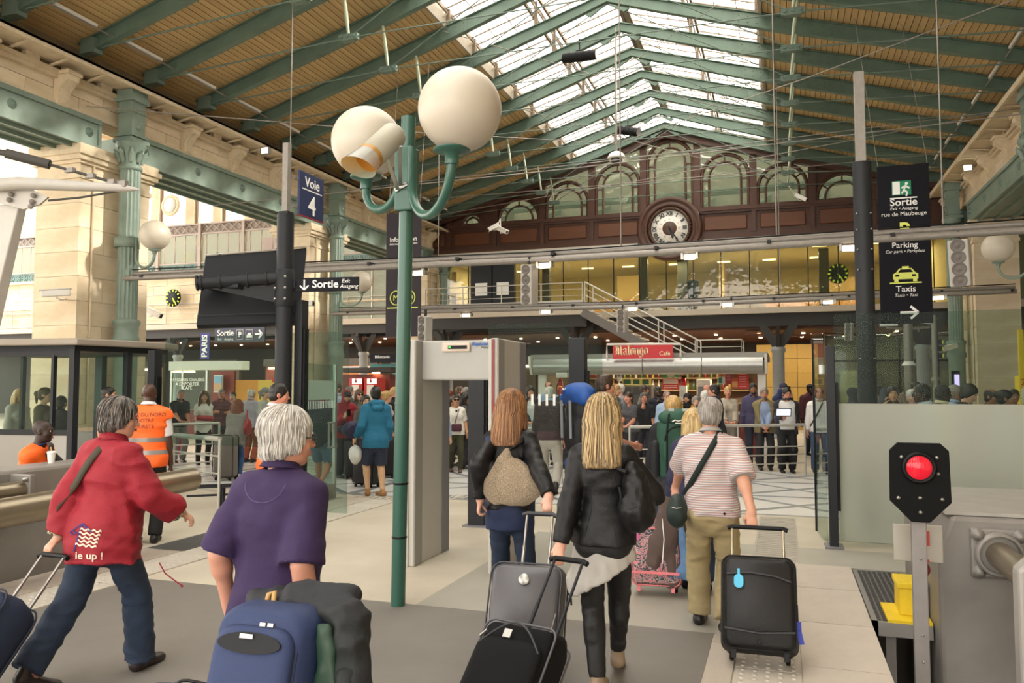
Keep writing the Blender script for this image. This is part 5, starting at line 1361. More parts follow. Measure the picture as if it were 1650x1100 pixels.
kr = thing('brown_kiosk', 'dark red brown kiosk with a lit canopy behind the vending machines', 'kiosk', (PX(585, 25), 25, 0))
MB().span((PX(552, 25), 25, 0), (PX(628, 25), 26, PZ(603, 590, 25))).build('wall', mat('kiosk_brown', '#6b2418', .6), kr)
MB().span((PX(550, 24.6), 24.6, PZ(600, 590, 25)), (PX(630, 24.6), 26, PZ(592, 590, 25))).build('canopy', SHOPD, kr)
MB().box((PX(606, 24.9), 24.9, PZ(600, 600, 24.9)), (.25, .12, .06)).build('lamp', BULB, kr)
kl = thing('platform_sign', 'dark hanging direction sign far behind the vending machines', 'sign', (PX(617, 27), 27, 2.2))
MB().span((PX(596, 27), 27, PZ(584, 617, 27)), (PX(638, 27), 27.06, PZ(570, 617, 27))).build('panel', SIGNK, kl)
text('Billetterie', .16, PRINT, kl, (PX(616, 27), 26.99, PZ(575, 617, 27)), (1, 0, 0), (0, 0, 1))
MB().span((PX(596, 27.2), 27.2, PZ(594, 617, 27)), (PX(640, 27.2), 27.25, PZ(586, 617, 27))).build('teal_band', mat('teal_band', '#1f6f6a', .5), kl)
yl = thing('yellow_totem', 'yellow and white striped totem with a red number at the right edge', 'totem', (PX(1648, 20), 20, 0))
MB().span((PX(1642, 20), 20, 0), (PX(1662, 20), 20.4, PZ(605, 1648, 20))).build('body', mat('totem_yellow', '#e0c22a', .45), yl)
for k in range(5): MB().bar((PX(1643, 20), 19.98, PZ(650 - k*5, 1645, 20)), (PX(1650, 20), 19.98, PZ(643 - k*5, 1645, 20)), .01, .035).build('stripe', WHITE, yl)
MB().box((PX(1648, 20), 20.1, PZ(575, 1648, 20)), (.10, .1, 1.2)).build('stem', mat('totem_yellow', '#e0c22a', .45), yl)
text('2', .2, mat('totem_red', '#c03020', .5), yl, (PX(1647, 20), 19.97, PZ(616, 1648, 20)), (1, 0, 0), (0, 0, 1))
il = thing('information_lamp', 'blue lit information plate at the right edge, behind the yellow totem', 'sign', (PX(1649, 22), 22, 2))
MB().span((PX(1643, 22), 22, PZ(589, 1648, 22)), (PX(1660, 22), 22.05, PZ(570, 1648, 22))).build('panel', emis('blue_lit', '#2a4fd0', .8), il)
text('i', .28, PRINT, il, (PX(1648.5, 22), 21.98, PZ(579, 1648, 22)), (1, 0, 0), (0, 0, 1), bold=.008)
dp = thing('direction_plates', 'dark post with three small direction plates left of the green column at right', 'sign', (PX(1508, 23), 23, 0))
MB().tube([(PX(1507, 23), 23, 0), (PX(1507, 23), 23, 3.6)], .07, 10).lathe([(.12, 1.9), (.09, 2.0)], (PX(1507, 23), 23, 0), 10).build('pole', GALV, dp)
for py in (551, 562, 573):
 MB().span((PX(1511, 23), 22.95, PZ(py + 4, 1515, 23)), (PX(1521, 23), 22.98, PZ(py - 4, 1515, 23))).build('plate', SIGNK, dp)
 MB().span((PX(1518.5, 23), 22.94, PZ(py + 3, 1515, 23)), (PX(1520.5, 23), 22.95, PZ(py - 3, 1515, 23))).build('yellow_tab', PRINTY, dp)
sc_ = thing('lit_screen', 'small violet lit advertising screen beside the right hand green column', 'screen', (PX(1541, 26), 26, 1.2))
MB().span((PX(1533, 26), 26, .9), (PX(1546, 26), 26.1, PZ(597, 1540, 26))).build('casing', BLACK, sc_)
MB().span((PX(1537, 26), 25.98, PZ(622, 1540, 26)), (PX(1545, 26), 26, PZ(603, 1540, 26))).build('display', emis('screen_violet', '#c9b4ee', 1.6), sc_)
# ------------------------------------------------------------------ buffer stops, signal and what stands round them
BUF = mat('buffer_grey', '#8a8681', .5, .25, var=.10, scale=3, hex2='#7f7b77')
BRZ = mat('buffer_bronze', '#8f8471', .32, .75, var=.06, scale=8)
bl = thing('buffer_block', 'grey steel buffer stop block with round tubes at the left edge', 'buffer stop', (-7.4, 5.6, 0))
MB().span((-7.05, 3.2, -.3), (-6.6, 6.8, 1.0)).build('block', BUF, bl, bevel=.03)
MB().tube([(-6.15, 3.4, .68), (-6.15, 7.22, .74)], .125, 28).build('tube', BRZ, bl, bevel=.02)
MB().tube([(-6.6, 6.2, .7), (-6.22, 6.2, .7)], .07, 10).tube([(-6.6, 4.2, .7), (-6.22, 4.2, .7)], .07, 10).build('tube_bracket', BUF, bl)
MB().tube([(-6.47, 3.4, .80), (-6.47, 5.42, .83)], .085, 18).build('short_tube', BRZ, bl)
MB().span((-6.66, 5.40, .70), (-6.36, 5.46, .97)).build('flange', BUF, bl, bevel=.012)
for z in (.74, .93):
 for x in (-6.62, -6.40): MB().lathe([(.022, 0), (.022, .03), (.012, .05)], (x, 5.40, z), 6, Matrix.Rotation(PI/2, 3, 'X')).build('bolt', STEEL, bl)
rbk = thing('buffer_stop', 'grey steel buffer stop with a bolted flange and an octagonal bumper at the right edge', 'buffer stop', (1.8, 7, -1.2))
MB().prism([(1.03, -1.2), (3.9, -1.2), (3.9, .84), (1.12, .84), (1.03, .60)], (0, 6.40, 0), (1, 0, 0), (0, 0, 1), (0, 1.7, 0)).build('block', BUF, rbk, bevel=.03)
MB().span((1.09, 6.44, .845), (3.9, 8.0, .87)).build('top_plate', mat('buffer_top', '#a39f98', .5, .2, var=.1), rbk)
fz, fx = .60, 1.40
MB().box((fx, 6.385, fz), (.34, .05, .34)).build('flange', BUF, rbk, bevel=.015)
MB().lathe([(.155, 0), (.15, .05), (.13, .07), (.12, .02)], (fx, 6.36, fz), 28, RX).build('collar', BUF, rbk)
for sx in (-1, 1):
 for sz in (-1, 1): MB().lathe([(.045, 0), (.045, .012), (.028, .014), (.026, .045), (.0, .05)], (fx + sx*.128, 6.36, fz + sz*.128), 10, RX).build('bolt', BUF, rbk)
MB().tube([(fx, 6.4, fz), (fx + .02, 5.2, fz - .02)], .088, 24).build('ram', BRZ, rbk)
P8 = [(-.22, -.34), (-.11, -.44), (.30, -.44), (.41, -.34), (.41, .34), (.30, .44), (-.14, .44), (-.22, .36)]
MB().prism(P8, (1.46, 5.22, .36), (1, 0, 0), (0, 0, 1), (0, .14, 0)).build('bumper', mat('bumper_grey', '#a19d98', .5, .2, var=.08, scale=4), rbk, bevel=.02)
sg2 = thing('red_signal', 'black octagonal signal plate with a lit red lens on a grey post, at right', 'signal', (.85, 5.95, -1.2))
PT = mat('signal_post', '#8b8683', .5, .3, var=.1, scale=6)
MB().box((.845, 5.96, -.17), (.092, .05, 2.1)).build('post', PT, sg2, bevel=.006)
for z in (.62, .12, -.05, -.3): MB().lathe([(.010, 0), (.008, .012), (0, .016)], (.85, 5.935, z), 6, RX).build('rivet', STEEL, sg2)
hp = [(-.185, -.02), (-.07, -.27), (.07, -.27), (.185, -.10), (.185, .20), (.12, .27), (-.12, .27), (-.185, .20)]
hp = [(-.055, -.265), (.055, -.265), (.185, -.13), (.178, .205), (.128, .255), (-.128, .255), (-.178, .205), (-.182, -.13)]
MB().prism(hp, (.85, 5.88, 1.13), (1, 0, 0), (0, 0, 1), (0, .025, 0)).build('plate', mat('signal_black', '#09090a', .6, var=.1, spec=.15), sg2, bevel=.004)
lens = MB().lathe([(.105, 0), (.105, .03), (.092, .045), (.082, .03)], (.845, 5.88, 1.225), 32, RX).build('lens_hood', BLACK, sg2)
RL = emis('red_lens', '#e8202e', .45);
tt = NT(RL); wv = tt.n('TexWave'); wv.inputs['Scale'].default_value = 26; tcw = tt.n('TexCoord'); tt.l(tcw.outputs['Object'], wv.inputs[0]); bpw = tt.n('Bump'); bpw.inputs['Strength'].default_value = .6; tt.l(wv.outputs['Fac'], bpw.inputs['Height']); tt.l(bpw.outputs[0], tt.b.inputs['Normal']); tt.b.inputs['Roughness'].default_value = .12; tt.b.inputs['Base Color'].default_value = lin('#b3162a')
MB().lathe([(.0, .055), (.03, .052), (.06, .042), (.083, .026)], (.845, 5.88, 1.225), 32, RX).build('red_lens', RL, sg2)
for x, z in ((-.105, .16), (.105, .16), (.11, .055), (0, -.105), (0, -.20), (-.13, -.11), (.13, -.11)):
 MB().lathe([(.013, 0), (.012, .008), (0, .012)], (.85 + x, 5.88, 1.13 + z), 8, RX).build('stud', STEEL, sg2)
wpl = thing('white_plate', 'white enamel plate with a red edge behind the signal post', 'plate', (.86, 6.2, .7))
MB().span((.72, 6.2, .545), (1.03, 6.215, .80)).build('enamel', mat('enamel_white', '#aaa498', .4, var=.05), wpl, bevel=.006)
MB().span((.86, 6.192, .545), (.94, 6.2, .565)).span((.90, 6.192, .66), (.945, 6.2, .76)).build('red_print', mat('red_print', '#b0322a', .5), wpl)
rd_ = thing('red_disc', 'small dark red disc lamp behind the signal post, below the white plate', 'lamp', (.90, 6.3, .47))
MB().lathe([(.0, .03), (.05, .02), (.06, 0), (.06, -.05), (0, -.06)], (.90, 6.28, .48), 18, RX).build('lens', mat('disc_red', '#7d1420', .25), rd_)
MB().bar((.86, 6.3, .48), (.86, 6.3, .545), .05, .03).build('stem', PT, rd_)
gp_ = thing('grating_platform', 'grey metal grating laid over the end of the track pit, beside the paving edge', 'grating', (1.1, 7.5, -.05))
GRT = mat('grating_steel', '#6f6d6a', .5, .5)
MB().span((.61, 6.62, -.10), (1.02, 6.66, .0)).span((.61, 8.42, -.10), (1.02, 8.45, .0)).span((.61, 6.62, -.10), (.65, 8.45, 0)).build('frame', mat('grating_frame', '#8d8a86', .45, .4), gp_)
gb = MB()
for k in range(8): gb.span((.68 + k*.044, 6.66, -.045), (.692 + k*.044, 8.43, -.004))
for k in range(34): gb.span((.65, 6.69 + k*.052, -.03), (1.02, 6.697 + k*.052, -.008))
gb.span((.65, 6.66, -.09), (1.02, 8.43, -.085))
o = gb.build('grating_bars', GRT, gp_); o['kind'] = 'stuff'
for x in (.75, .96): MB().box((x, 6.8, -.65), (.07, .07, 1.1)).build('leg', PT, gp_)
yb = thing('yellow_box', 'small yellow lidded box on a yellow tray on the grating', 'box', (1.0, 7.0, 0))
YEL = mat('safety_yellow', '#dfbf1c', .45, var=.08, scale=10)
MB().span((.72, 6.63, .0), (1.02, 7.15, .02)).build('tray', YEL, yb)
MB().span((.82, 6.80, .02), (1.0, 7.10, .24)).build('body', YEL, yb, bevel=.006)
MB().span((.805, 6.785, .22), (1.015, 7.115, .265)).build('lid', YEL, yb, bevel=.008)
MB().span((.93, 6.795, .13), (.99, 6.80, .15)).build('label', WHITE, yb)
rj = random.Random(5); m = MB()
for k in range(60):
 x, y = rj.uniform(.7, 1.6), rj.uniform(4.6, 6.6); s_ = rj.uniform(.01, .035)
 m.add([(x, y, -1.19), (x + s_, y + .3*s_, -1.185), (x + .8*s_, y + s_, -1.19), (x - .2*s_, y + .7*s_, -1.18)], [(0, 1, 2, 3)])
o = m.build('litter', mat('litter_pale', '#b5b2a8', .8), floor); o['kind'] = 'stuff'
# ------------------------------------------------------------------ crossing arm of the overhead line at far left
CAT = mat('catenary_grey', '#b5b1aa', .5, .1, var=.08, scale=5)
ct = thing('overhead_line_arm', 'pale grey overhead line mast head with tube arm and insulated cable, at the left edge', 'mast', (-8.2, 6.6, 3))
q = lambda t3: Vector(t3)
a0, a1 = Vector((-8.773, 6.554, 1.634)), Vector((-8.189, 6.623, 3.805))
V = []
for p, w in ((a0, .42), (a1, .27)):
 for dx, dy in ((-.5, -.2), (.5, -.2), (.5, .2), (-.5, .2)): V.append(p + Vector((dx*w, dy*w + .1*dx*w, 0)))
MB().add(V, [(0,1,5,4), (1,2,6,5), (2,3,7,6), (3,0,4,7), (4,5,6,7), (0,3,2,1)]).build('mast_leg', CAT, ct, bevel=.015)
pl = [(-30, 306), (60, 304), (82, 318), (66, 330), (40, 337), (-30, 318)]
C9 = [Vector(v) for v in ((-8.437, 6.425, 3.949), (-7.911, 6.602, 3.962), (-7.715, 6.674, 3.865), (-7.809, 6.648, 3.782), (-7.981, 6.593, 3.727), (-8.438, 6.43, 3.852))]
nrm = Vector((.32, -.94, 0))
MB().add(C9 + [p + nrm*.03 for p in C9], [(5,4,3,2,1,0), (6,7,8,9,10,11)] + [(i, (i+1)%6, 6+(i+1)%6, 6+i) for i in range(6)]).build('gusset_plate', CAT, ct)
bl_ = MB().lathe([(.03, 0), (.03, .015), (.0, .03)], n=8).mesh('bolt'); bl_.materials.append(GALV)
for p in ((-8.077, 6.498, 3.888), (-7.842, 6.578, 3.874), (-7.856, 6.577, 3.805), (-8.097, 6.495, 3.826), (-7.87, 6.576, 3.75)): piece('bolt', bl_, ct, p, (PI/2, 0, .3))
MB().tube([(-8.406, 6.329, 3.965), (-7.951, 6.481, 3.999), (-7.003, 7.014, 3.994), (-6.844, 7.068, 3.98)], [.07, .07, .045, .01], 14).build('tube_arm', CAT, ct)
MB().tube([(-8.494, 6.378, 4.42), (-8.167, 6.493, 4.357)], .035, 8).tube([(-8.167, 6.493, 4.357), (-7.795, 6.73, 4.26)], .055, 10).tube([(-7.795, 6.73, 4.26), (-6.923, 7.04, 4.001)], .018, 6).build('insulated_cable', mat('cable_dark', '#3c3934', .6), ct)
MB().tube([(-7.729, 6.672, 3.831), (-7.387, 6.786, 3.865), (-7.003, 7.015, 3.973)], .012, 6).build('stay', mat('cable_dark', '#3c3934', .6), ct)
for f_ in (.25, .5, .75): MB().box(Vector((-7.795, 6.73, 4.26)).lerp(Vector((-6.923, 7.04, 4.001)), f_), (.12, .05, .05)).build('turnbuckle', GALV, ct)
MB().box((-7.035, 7.0, 4.036), (.16, .06, .07)).build('clamp', GALV, ct)
pc = thing('paper_cup', 'white paper cup with a lid and stirrer on the left buffer block', 'cup', (-7.3, 6.383, 0.931))
cx_, cy_, _ = pc.location
cx_, cy_ = -6.86, 6.05; pc.location = (cx_, cy_, 1.0)
MB().lathe([(.028, 0), (.038, .10)], (cx_, cy_, 1.0), 20).build('cup', WHITE, pc)
MB().lathe([(.041, .10), (.041, .112), (.034, .118)], (cx_, cy_, 1.0), 20).build('lid', mat('lid_white', '#f2f0ec', .4), pc)
MB().tube([(cx_, cy_, 1.11), (cx_ - .01, cy_, 1.16)], .005, 6).build('stirrer', mat('stirrer_wood', '#c79a5a', .6), pc)
tag(MB().span((-6.80, 6.45, 1.0), (-6.68, 6.52, 1.006)).build('card', mat('card_blue', '#9cc6e0', .5)), 'pale blue card lying on the left buffer block', 'card')
# ------------------------------------------------------------------ figures: one continuous surface grown from a posed skeleton
def V3(*a): return np.array(a, float)
def nrm_(v): v = np.asarray(v, float); return v / max(1e-9, np.linalg.norm(v))
class Blob:
 """a list of rounded cones and ellipsoids melted together; mesh() polygonises the result as one surface"""
 def __init__(s): s.p = []
 def rc(s, a, b, ra, rb, k=.03, n=None, f=1.0, flat=False, op='+'):
  s.p.append(('rc', V3(*a), V3(*b), ra, rb, k, None if n is None else nrm_(n), f, flat, op)); return s
 def el(s, c, r, k=.03, R=None, op='+'):
  s.p.append(('el', V3(*c), V3(*((r, r, r) if np.isscalar(r) else r)), None if R is None else np.array(R, float), k, op)); return s
 def cut(s, o, n, k=.004):
  s.p.append(('cut', V3(*o), nrm_(n), k)); return s
 def cuts(s, o, n, c, r, k=.004):
  """plane cut that only works inside a ball"""
  s.p.append(('lcut', V3(*o), nrm_(n), V3(*c), r, k)); return s
 def bounds(s):
  lo, hi = [], []
  for q in s.p:
   if q[0] == 'rc' and q[9] == '+':
    r = max(q[3], q[4]); lo += [np.minimum(q[1], q[2]) - r]; hi += [np.maximum(q[1], q[2]) + r]
   elif q[0] == 'el' and q[5] == '+':
    r = q[2].max(); lo += [q[1] - r]; hi += [q[1] + r]
  return np.min(lo, 0) - .03, np.max(hi, 0) + .03
 def ev(s, P):
  P = P.astype(np.float32); PX_, PY_, PZ_ = (np.ascontiguousarray(P[:, i]) for i in range(3))
  def box(lo, hi):
   return np.nonzero((PX_ > lo[0]) & (PX_ < hi[0]) & (PY_ > lo[1]) & (PY_ < hi[1]) & (PZ_ > lo[2]) & (PZ_ < hi[2]))[0]
  D = np.full(len(P), .25, np.float32)
  for q in s.p:
   if q[0] == 'cut':
    d = (P - q[1]) @ q[2]; D = np.maximum(D, d); continue
   if q[0] == 'lcut':
    m = ((P - q[3]) ** 2).sum(1) < q[4] ** 2
    D[m] = np.maximum(D[m], (P[m] - q[1]) @ q[2]); continue
   if q[0] == 'rc':
    _, a, b, ra, rb, k, n, f, flat, op = q
    mg = max(ra, rb) + .12
    m = box(np.minimum(a, b) - mg, np.maximum(a, b) + mg)
    if not len(m): continue
    p = P[m]; a = a.astype(np.float32); ab = (b - a).astype(np.float32); L2 = float(ab @ ab) + 1e-12
    t0 = ((p - a) @ ab) / L2; t = np.clip(t0, 0, 1)
    w = p - a - t[:, None] * ab
    if n is not None: n = n.astype(np.float32); w = w + ((w @ n) * np.float32(1 / f - 1))[:, None] * n
    d = np.sqrt(np.einsum('ij,ij->i', w, w)) - (ra + (rb - ra) * t)
    if n is not None: d *= (f + 1) / 2
    if flat: d = np.maximum(d, (t0 - 1) * math.sqrt(L2))
   else:
    _, c, r, R, k, op = q
    mg = r.max() + .12
    m = box(c - mg, c + mg)
    if not len(m): continue
    w = P[m] - c.astype(np.float32)
    if R is not None: w = w @ R.astype(np.float32)
    r = r.astype(np.float32); w1 = w / r; k0 = np.sqrt(np.einsum('ij,ij->i', w1, w1)); w1 = w1 / r; k1 = np.sqrt(np.einsum('ij,ij->i', w1, w1)) + 1e-9
    d = k0 * (k0 - 1) / k1
    d = np.where(k0 < 1e-4, -r.min(), d)
   A = D[m]
   if op == '+':
    hh = np.clip(.5 + .5 * (A - d) / k, 0, 1); D[m] = A + (d - A) * hh - k * hh * (1 - hh)
   else:
    d = -d; hh = np.clip(.5 - .5 * (A - d) / k, 0, 1); D[m] = A + (d - A) * hh + k * hh * (1 - hh)
  return D
 def mesh(s, h, noise=None):
  lo, hi = s.bounds(); S = 4
  n = np.ceil((hi - lo) / (h * S)).astype(int) + 1
  g = [lo[i] + (np.arange(n[i]) + .5) * S * h - .5 * h for i in range(3)]
  C = np.stack(np.meshgrid(*g, indexing='ij'), -1).reshape(-1, 3)
  dc = s.ev(C)
  act = np.nonzero(np.abs(dc) < S * h * 1.25 + .02)[0]
  F = np.repeat(np.repeat(np.repeat(dc.reshape(n), S, 0), S, 1), S, 2)
  o = np.arange(S); O = np.stack(np.meshgrid(o, o, o, indexing='ij'), -1).reshape(-1, 3)
  ci = np.stack(np.unravel_index(act, n), -1)
  I = (ci[:, None, :] * S + O[None]).reshape(-1, 3)
  P = lo + I * h
  d = s.ev(P)
  if noise is not None:
   near = np.abs(d) < .04
   d[near] += noise(P[near])
  F[I[:, 0], I[:, 1], I[:, 2]] = d
  return nets(F, lo, h)
def nets(F, lo, h):
 neg = F < 0
 a = neg[:-1, :-1, :-1].astype(np.int8)
 cs = [(i, j, k) for i in (0, 1) for j in (0, 1) for k in (0, 1)]
 sl = lambda i, N: slice(i, N - 1 + i)
 N = F.shape
 cnt = sum(neg[sl(i, N[0]), sl(j, N[1]), sl(k, N[2])].astype(np.int8) for i, j, k in cs)
 act = (cnt > 0) & (cnt < 8)
 idx = np.argwhere(act)
 ids = np.full(act.shape, -1, np.int32); ids[act] = np.arange(len(idx))
 vals = np.stack([F[idx[:, 0]+i, idx[:, 1]+j, idx[:, 2]+k] for i, j, k in cs], 1)
 pos = np.array(cs, float)
 acc = np.zeros((len(idx), 3)); num = np.zeros(len(idx))
 for p in range(8):
  for q in range(p + 1, 8):
   if abs(pos[p] - pos[q]).sum() != 1: continue
   va, vb = vals[:, p], vals[:, q]
   m = (va < 0) != (vb < 0)
   t = va[m] / (va[m] - vb[m])
   acc[m] += pos[p] + (pos[q] - pos[p]) * t[:, None]; num[m] += 1
 V = lo + (idx + acc / num[:, None]) * h
 Q = []
 for ax in range(3):
  b, c = (ax + 1) % 3, (ax + 2) % 3
  s0 = [slice(None)] * 3; s1 = [slice(None)] * 3
  s0[ax] = slice(0, -1); s1[ax] = slice(1, None)
  A_, B_ = neg[tuple(s0)], neg[tuple(s1)]
  e = np.argwhere(A_ != B_)
  e = e[(e[:, b] > 0) & (e[:, c] > 0) & (e[:, b] < act.shape[b]) & (e[:, c] < act.shape[c]) & (e[:, ax] < act.shape[ax])]
  if not len(e): continue
  def cid(db, dc_):
   x = e.copy(); x[:, b] -= db; x[:, c] -= dc_
   return ids[x[:, 0], x[:, 1], x[:, 2]]
  q = np.stack([cid(1, 1), cid(0, 1), cid(0, 0), cid(1, 0)], 1)
  fl = ~neg[e[:, 0], e[:, 1], e[:, 2]]
  q[fl] = q[fl][:, ::-1]
  Q.append(q[(q >= 0).all(1)])
 return V, np.concatenate(Q) if Q else np.zeros((0, 4), int)
def vnoise(P, seed=0):
 rs = np.random.RandomState(seed + 11)
 T = rs.rand(32, 32, 32).astype(np.float32)
 i = np.floor(P).astype(int); f = P - i; f = f * f * (3 - 2 * f)
 out = 0
 for a in (0, 1):
  for b in (0, 1):
   for c in (0, 1):
    w = (f[:, 0] if a else 1 - f[:, 0]) * (f[:, 1] if b else 1 - f[:, 1]) * (f[:, 2] if c else 1 - f[:, 2])
    out = out + w * T[(i[:, 0] + a) & 31, (i[:, 1] + b) & 31, (i[:, 2] + c) & 31]
 return out - .5
def folds(amp, fx=7, fz=11, seed=0, ridge=True):
 """soft cloth folds: stretched noise plus sharper ridges"""
 def fn(P):
  q = P * np.array([fx, fx, fz]) + seed * 3.7
  a = vnoise(q, seed)
  b = vnoise(q * 2.3 + 5, seed + 1)
  r = (.25 - np.abs(a)) if ridge else a
  return -(r * 1.4 + b * .55) * amp
 return fn
def to_mesh(name, V, Q, m, smooth=True):
 me = bpy.data.meshes.new(name)
 me.vertices.add(len(V)); me.vertices.foreach_set('co', V.astype(np.float32).ravel())
 me.loops.add(len(Q) * 4); me.loops.foreach_set('vertex_index', Q.astype(np.int32).ravel())
 me.polygons.add(len(Q)); me.polygons.foreach_set('loop_start', np.arange(len(Q), dtype=np.int32) * 4)
 me.polygons.foreach_set('use_smooth', np.ones(len(Q), bool))
 me.update(calc_edges=True)
 if m is not None: me.materials.append(m)
 return me
def part(name, blob, h, m, parent, noise=None):
 V, Q = blob.mesh(h, noise)
 o = bpy.data.objects.new(name, to_mesh(name, V, Q, m)); COL.objects.link(o); o.parent = parent
 return o
def bvh_of(o):
 me = o.data
 return BVHTree.FromPolygons([v.co.copy() for v in me.vertices], [tuple(p.vertices) for p in me.polygons])
def skin(tone):
 m = mat('skin' + tone, tone, .5, var=.06, scale=14, bump=.08, bscale=90)
 return m
def cloth(hexc, rough=.8, var=.07, bump=.18, bs=140, **k):
 return mat('cloth%s%.2f' % (hexc, rough), hexc, rough, var=var, scale=7, bump=bump, bscale=bs, **k)
def stripes(name, base, band, freq, width, rough=.8, axis='Z', base2=None):
 if name in MATS: return MATS[name]
 m = mat(name, base, rough, bump=.12, bscale=120); t = NT(m)
 tcn = t.n('TexCoord'); sp = t.n('SeparateXYZ'); t.l(tcn.outputs['Object'], sp.inputs[0])
 mu = t.n('Math', operation='MULTIPLY'); mu.inputs[1].default_value = freq; t.l(sp.outputs[axis], mu.inputs[0])
 fr = t.n('Math', operation='FRACT'); t.l(mu.outputs[0], fr.inputs[0])
 cr_ = t.n('ValToRGB'); cr_.color_ramp.interpolation = 'CONSTANT'
 cr_.color_ramp.elements[0].color = lin(base); cr_.color_ramp.elements[1].position = 1 - width; cr_.color_ramp.elements[1].color = lin(band)
 if base2:
  e = cr_.color_ramp.elements.new(.5 - width * .5); e.color = lin(base2); e2 = cr_.color_ramp.elements.new(.5 + width * .5); e2.color = lin(base)
 t.l(fr.outputs[0], cr_.inputs[0]); t.l(cr_.outputs[0], t.b.inputs['Base Color'])
 return m
def hairmat(hexc, hex2=None, streak=90):
 nm = 'hair' + hexc
 if nm in MATS: return MATS[nm]
 m = mat(nm, hexc, .45); t = NT(m)
 tcn = t.n('TexCoord'); mp = t.n('Mapping'); mp.inputs['Scale'].default_value = (streak, streak, 5)
 nz = t.n('TexNoise'); nz.inputs['Scale'].default_value = 1; nz.inputs['Detail'].default_value = 3
 t.l(tcn.outputs['Object'], mp.inputs[0]); t.l(mp.outputs[0], nz.inputs['Vector'])
 cr_ = t.n('ValToRGB'); c = lin(hexc)
 cr_.color_ramp.elements[0].position = .33; cr_.color_ramp.elements[1].position = .68
 cr_.color_ramp.elements[0].color = tuple(x * .55 for x in c[:3]) + (1,)
 cr_.color_ramp.elements[1].color = lin(hex2) if hex2 else tuple(min(1, x * 1.35) for x in c[:3]) + (1,)
 t.l(nz.outputs['Fac'], cr_.inputs[0]); t.l(cr_.outputs[0], t.b.inputs['Base Color'])
 bp = t.n('Bump'); bp.inputs['Strength'].default_value = .5; bp.inputs['Distance'].default_value = .01
 t.l(nz.outputs['Fac'], bp.inputs['Height']); t.l(bp.outputs[0], t.b.inputs['Normal'])
 return m
EYEW = mat('eye_white', '#cdc4ba', .3); EYEB = mat('eye_iris', '#2c1c14', .2); LIPS = mat('lips', '#a8605a', .5)
LENS = mat('spectacle_lens', '#c9d2d2', .1); FRAME = mat('spectacle_frame', '#2a2624', .35, .3); SUNG = mat('sunglass_lens', '#16120f', .12)
def eye_mesh():
 mb = MB().sphere((0, 0, 0), .0118, 12, 10)
 me = mb.mesh('eye'); me.materials.append(EYEW); me.materials.append(EYEB)
 for p in me.polygons:
  c = p.center
  if c.y > .0085 and abs(c.x) < .006: p.material_index = 1
 return me
EYEM = eye_mesh()
LIPM = MB().tube([(-.022, -.004, .001), (-.010, .003, .004), (0, .004, .0025), (.010, .003, .004), (.022, -.004, .001)], [.002, .005, .0055, .005, .002], 6).tube([(-.018, -.003, -.003), (0, .004, -.007), (.018, -.003, -.003)], [.002, .0062, .002], 6).mesh('lips'); LIPM.materials.append(LIPS)
def ik(S, T, a, b, pole):
 S, T = np.array(S), np.array(T); d = T - S; L = np.linalg.norm(d)
 if L > (a + b) * .999: T = S + d / L * (a + b) * .999; d = T - S; L = np.linalg.norm(d)
 u = d / L; x = (a * a - b * b + L * L) / (2 * L); y = math.sqrt(max(0, a * a - x * x))
 p = np.array(pole, float); p = p - u * (p @ u); p = nrm_(p)
 return S + u * x + p * y, T
def rot(ax, a):
 return np.array(Matrix.Rotation(a, 3, ax))
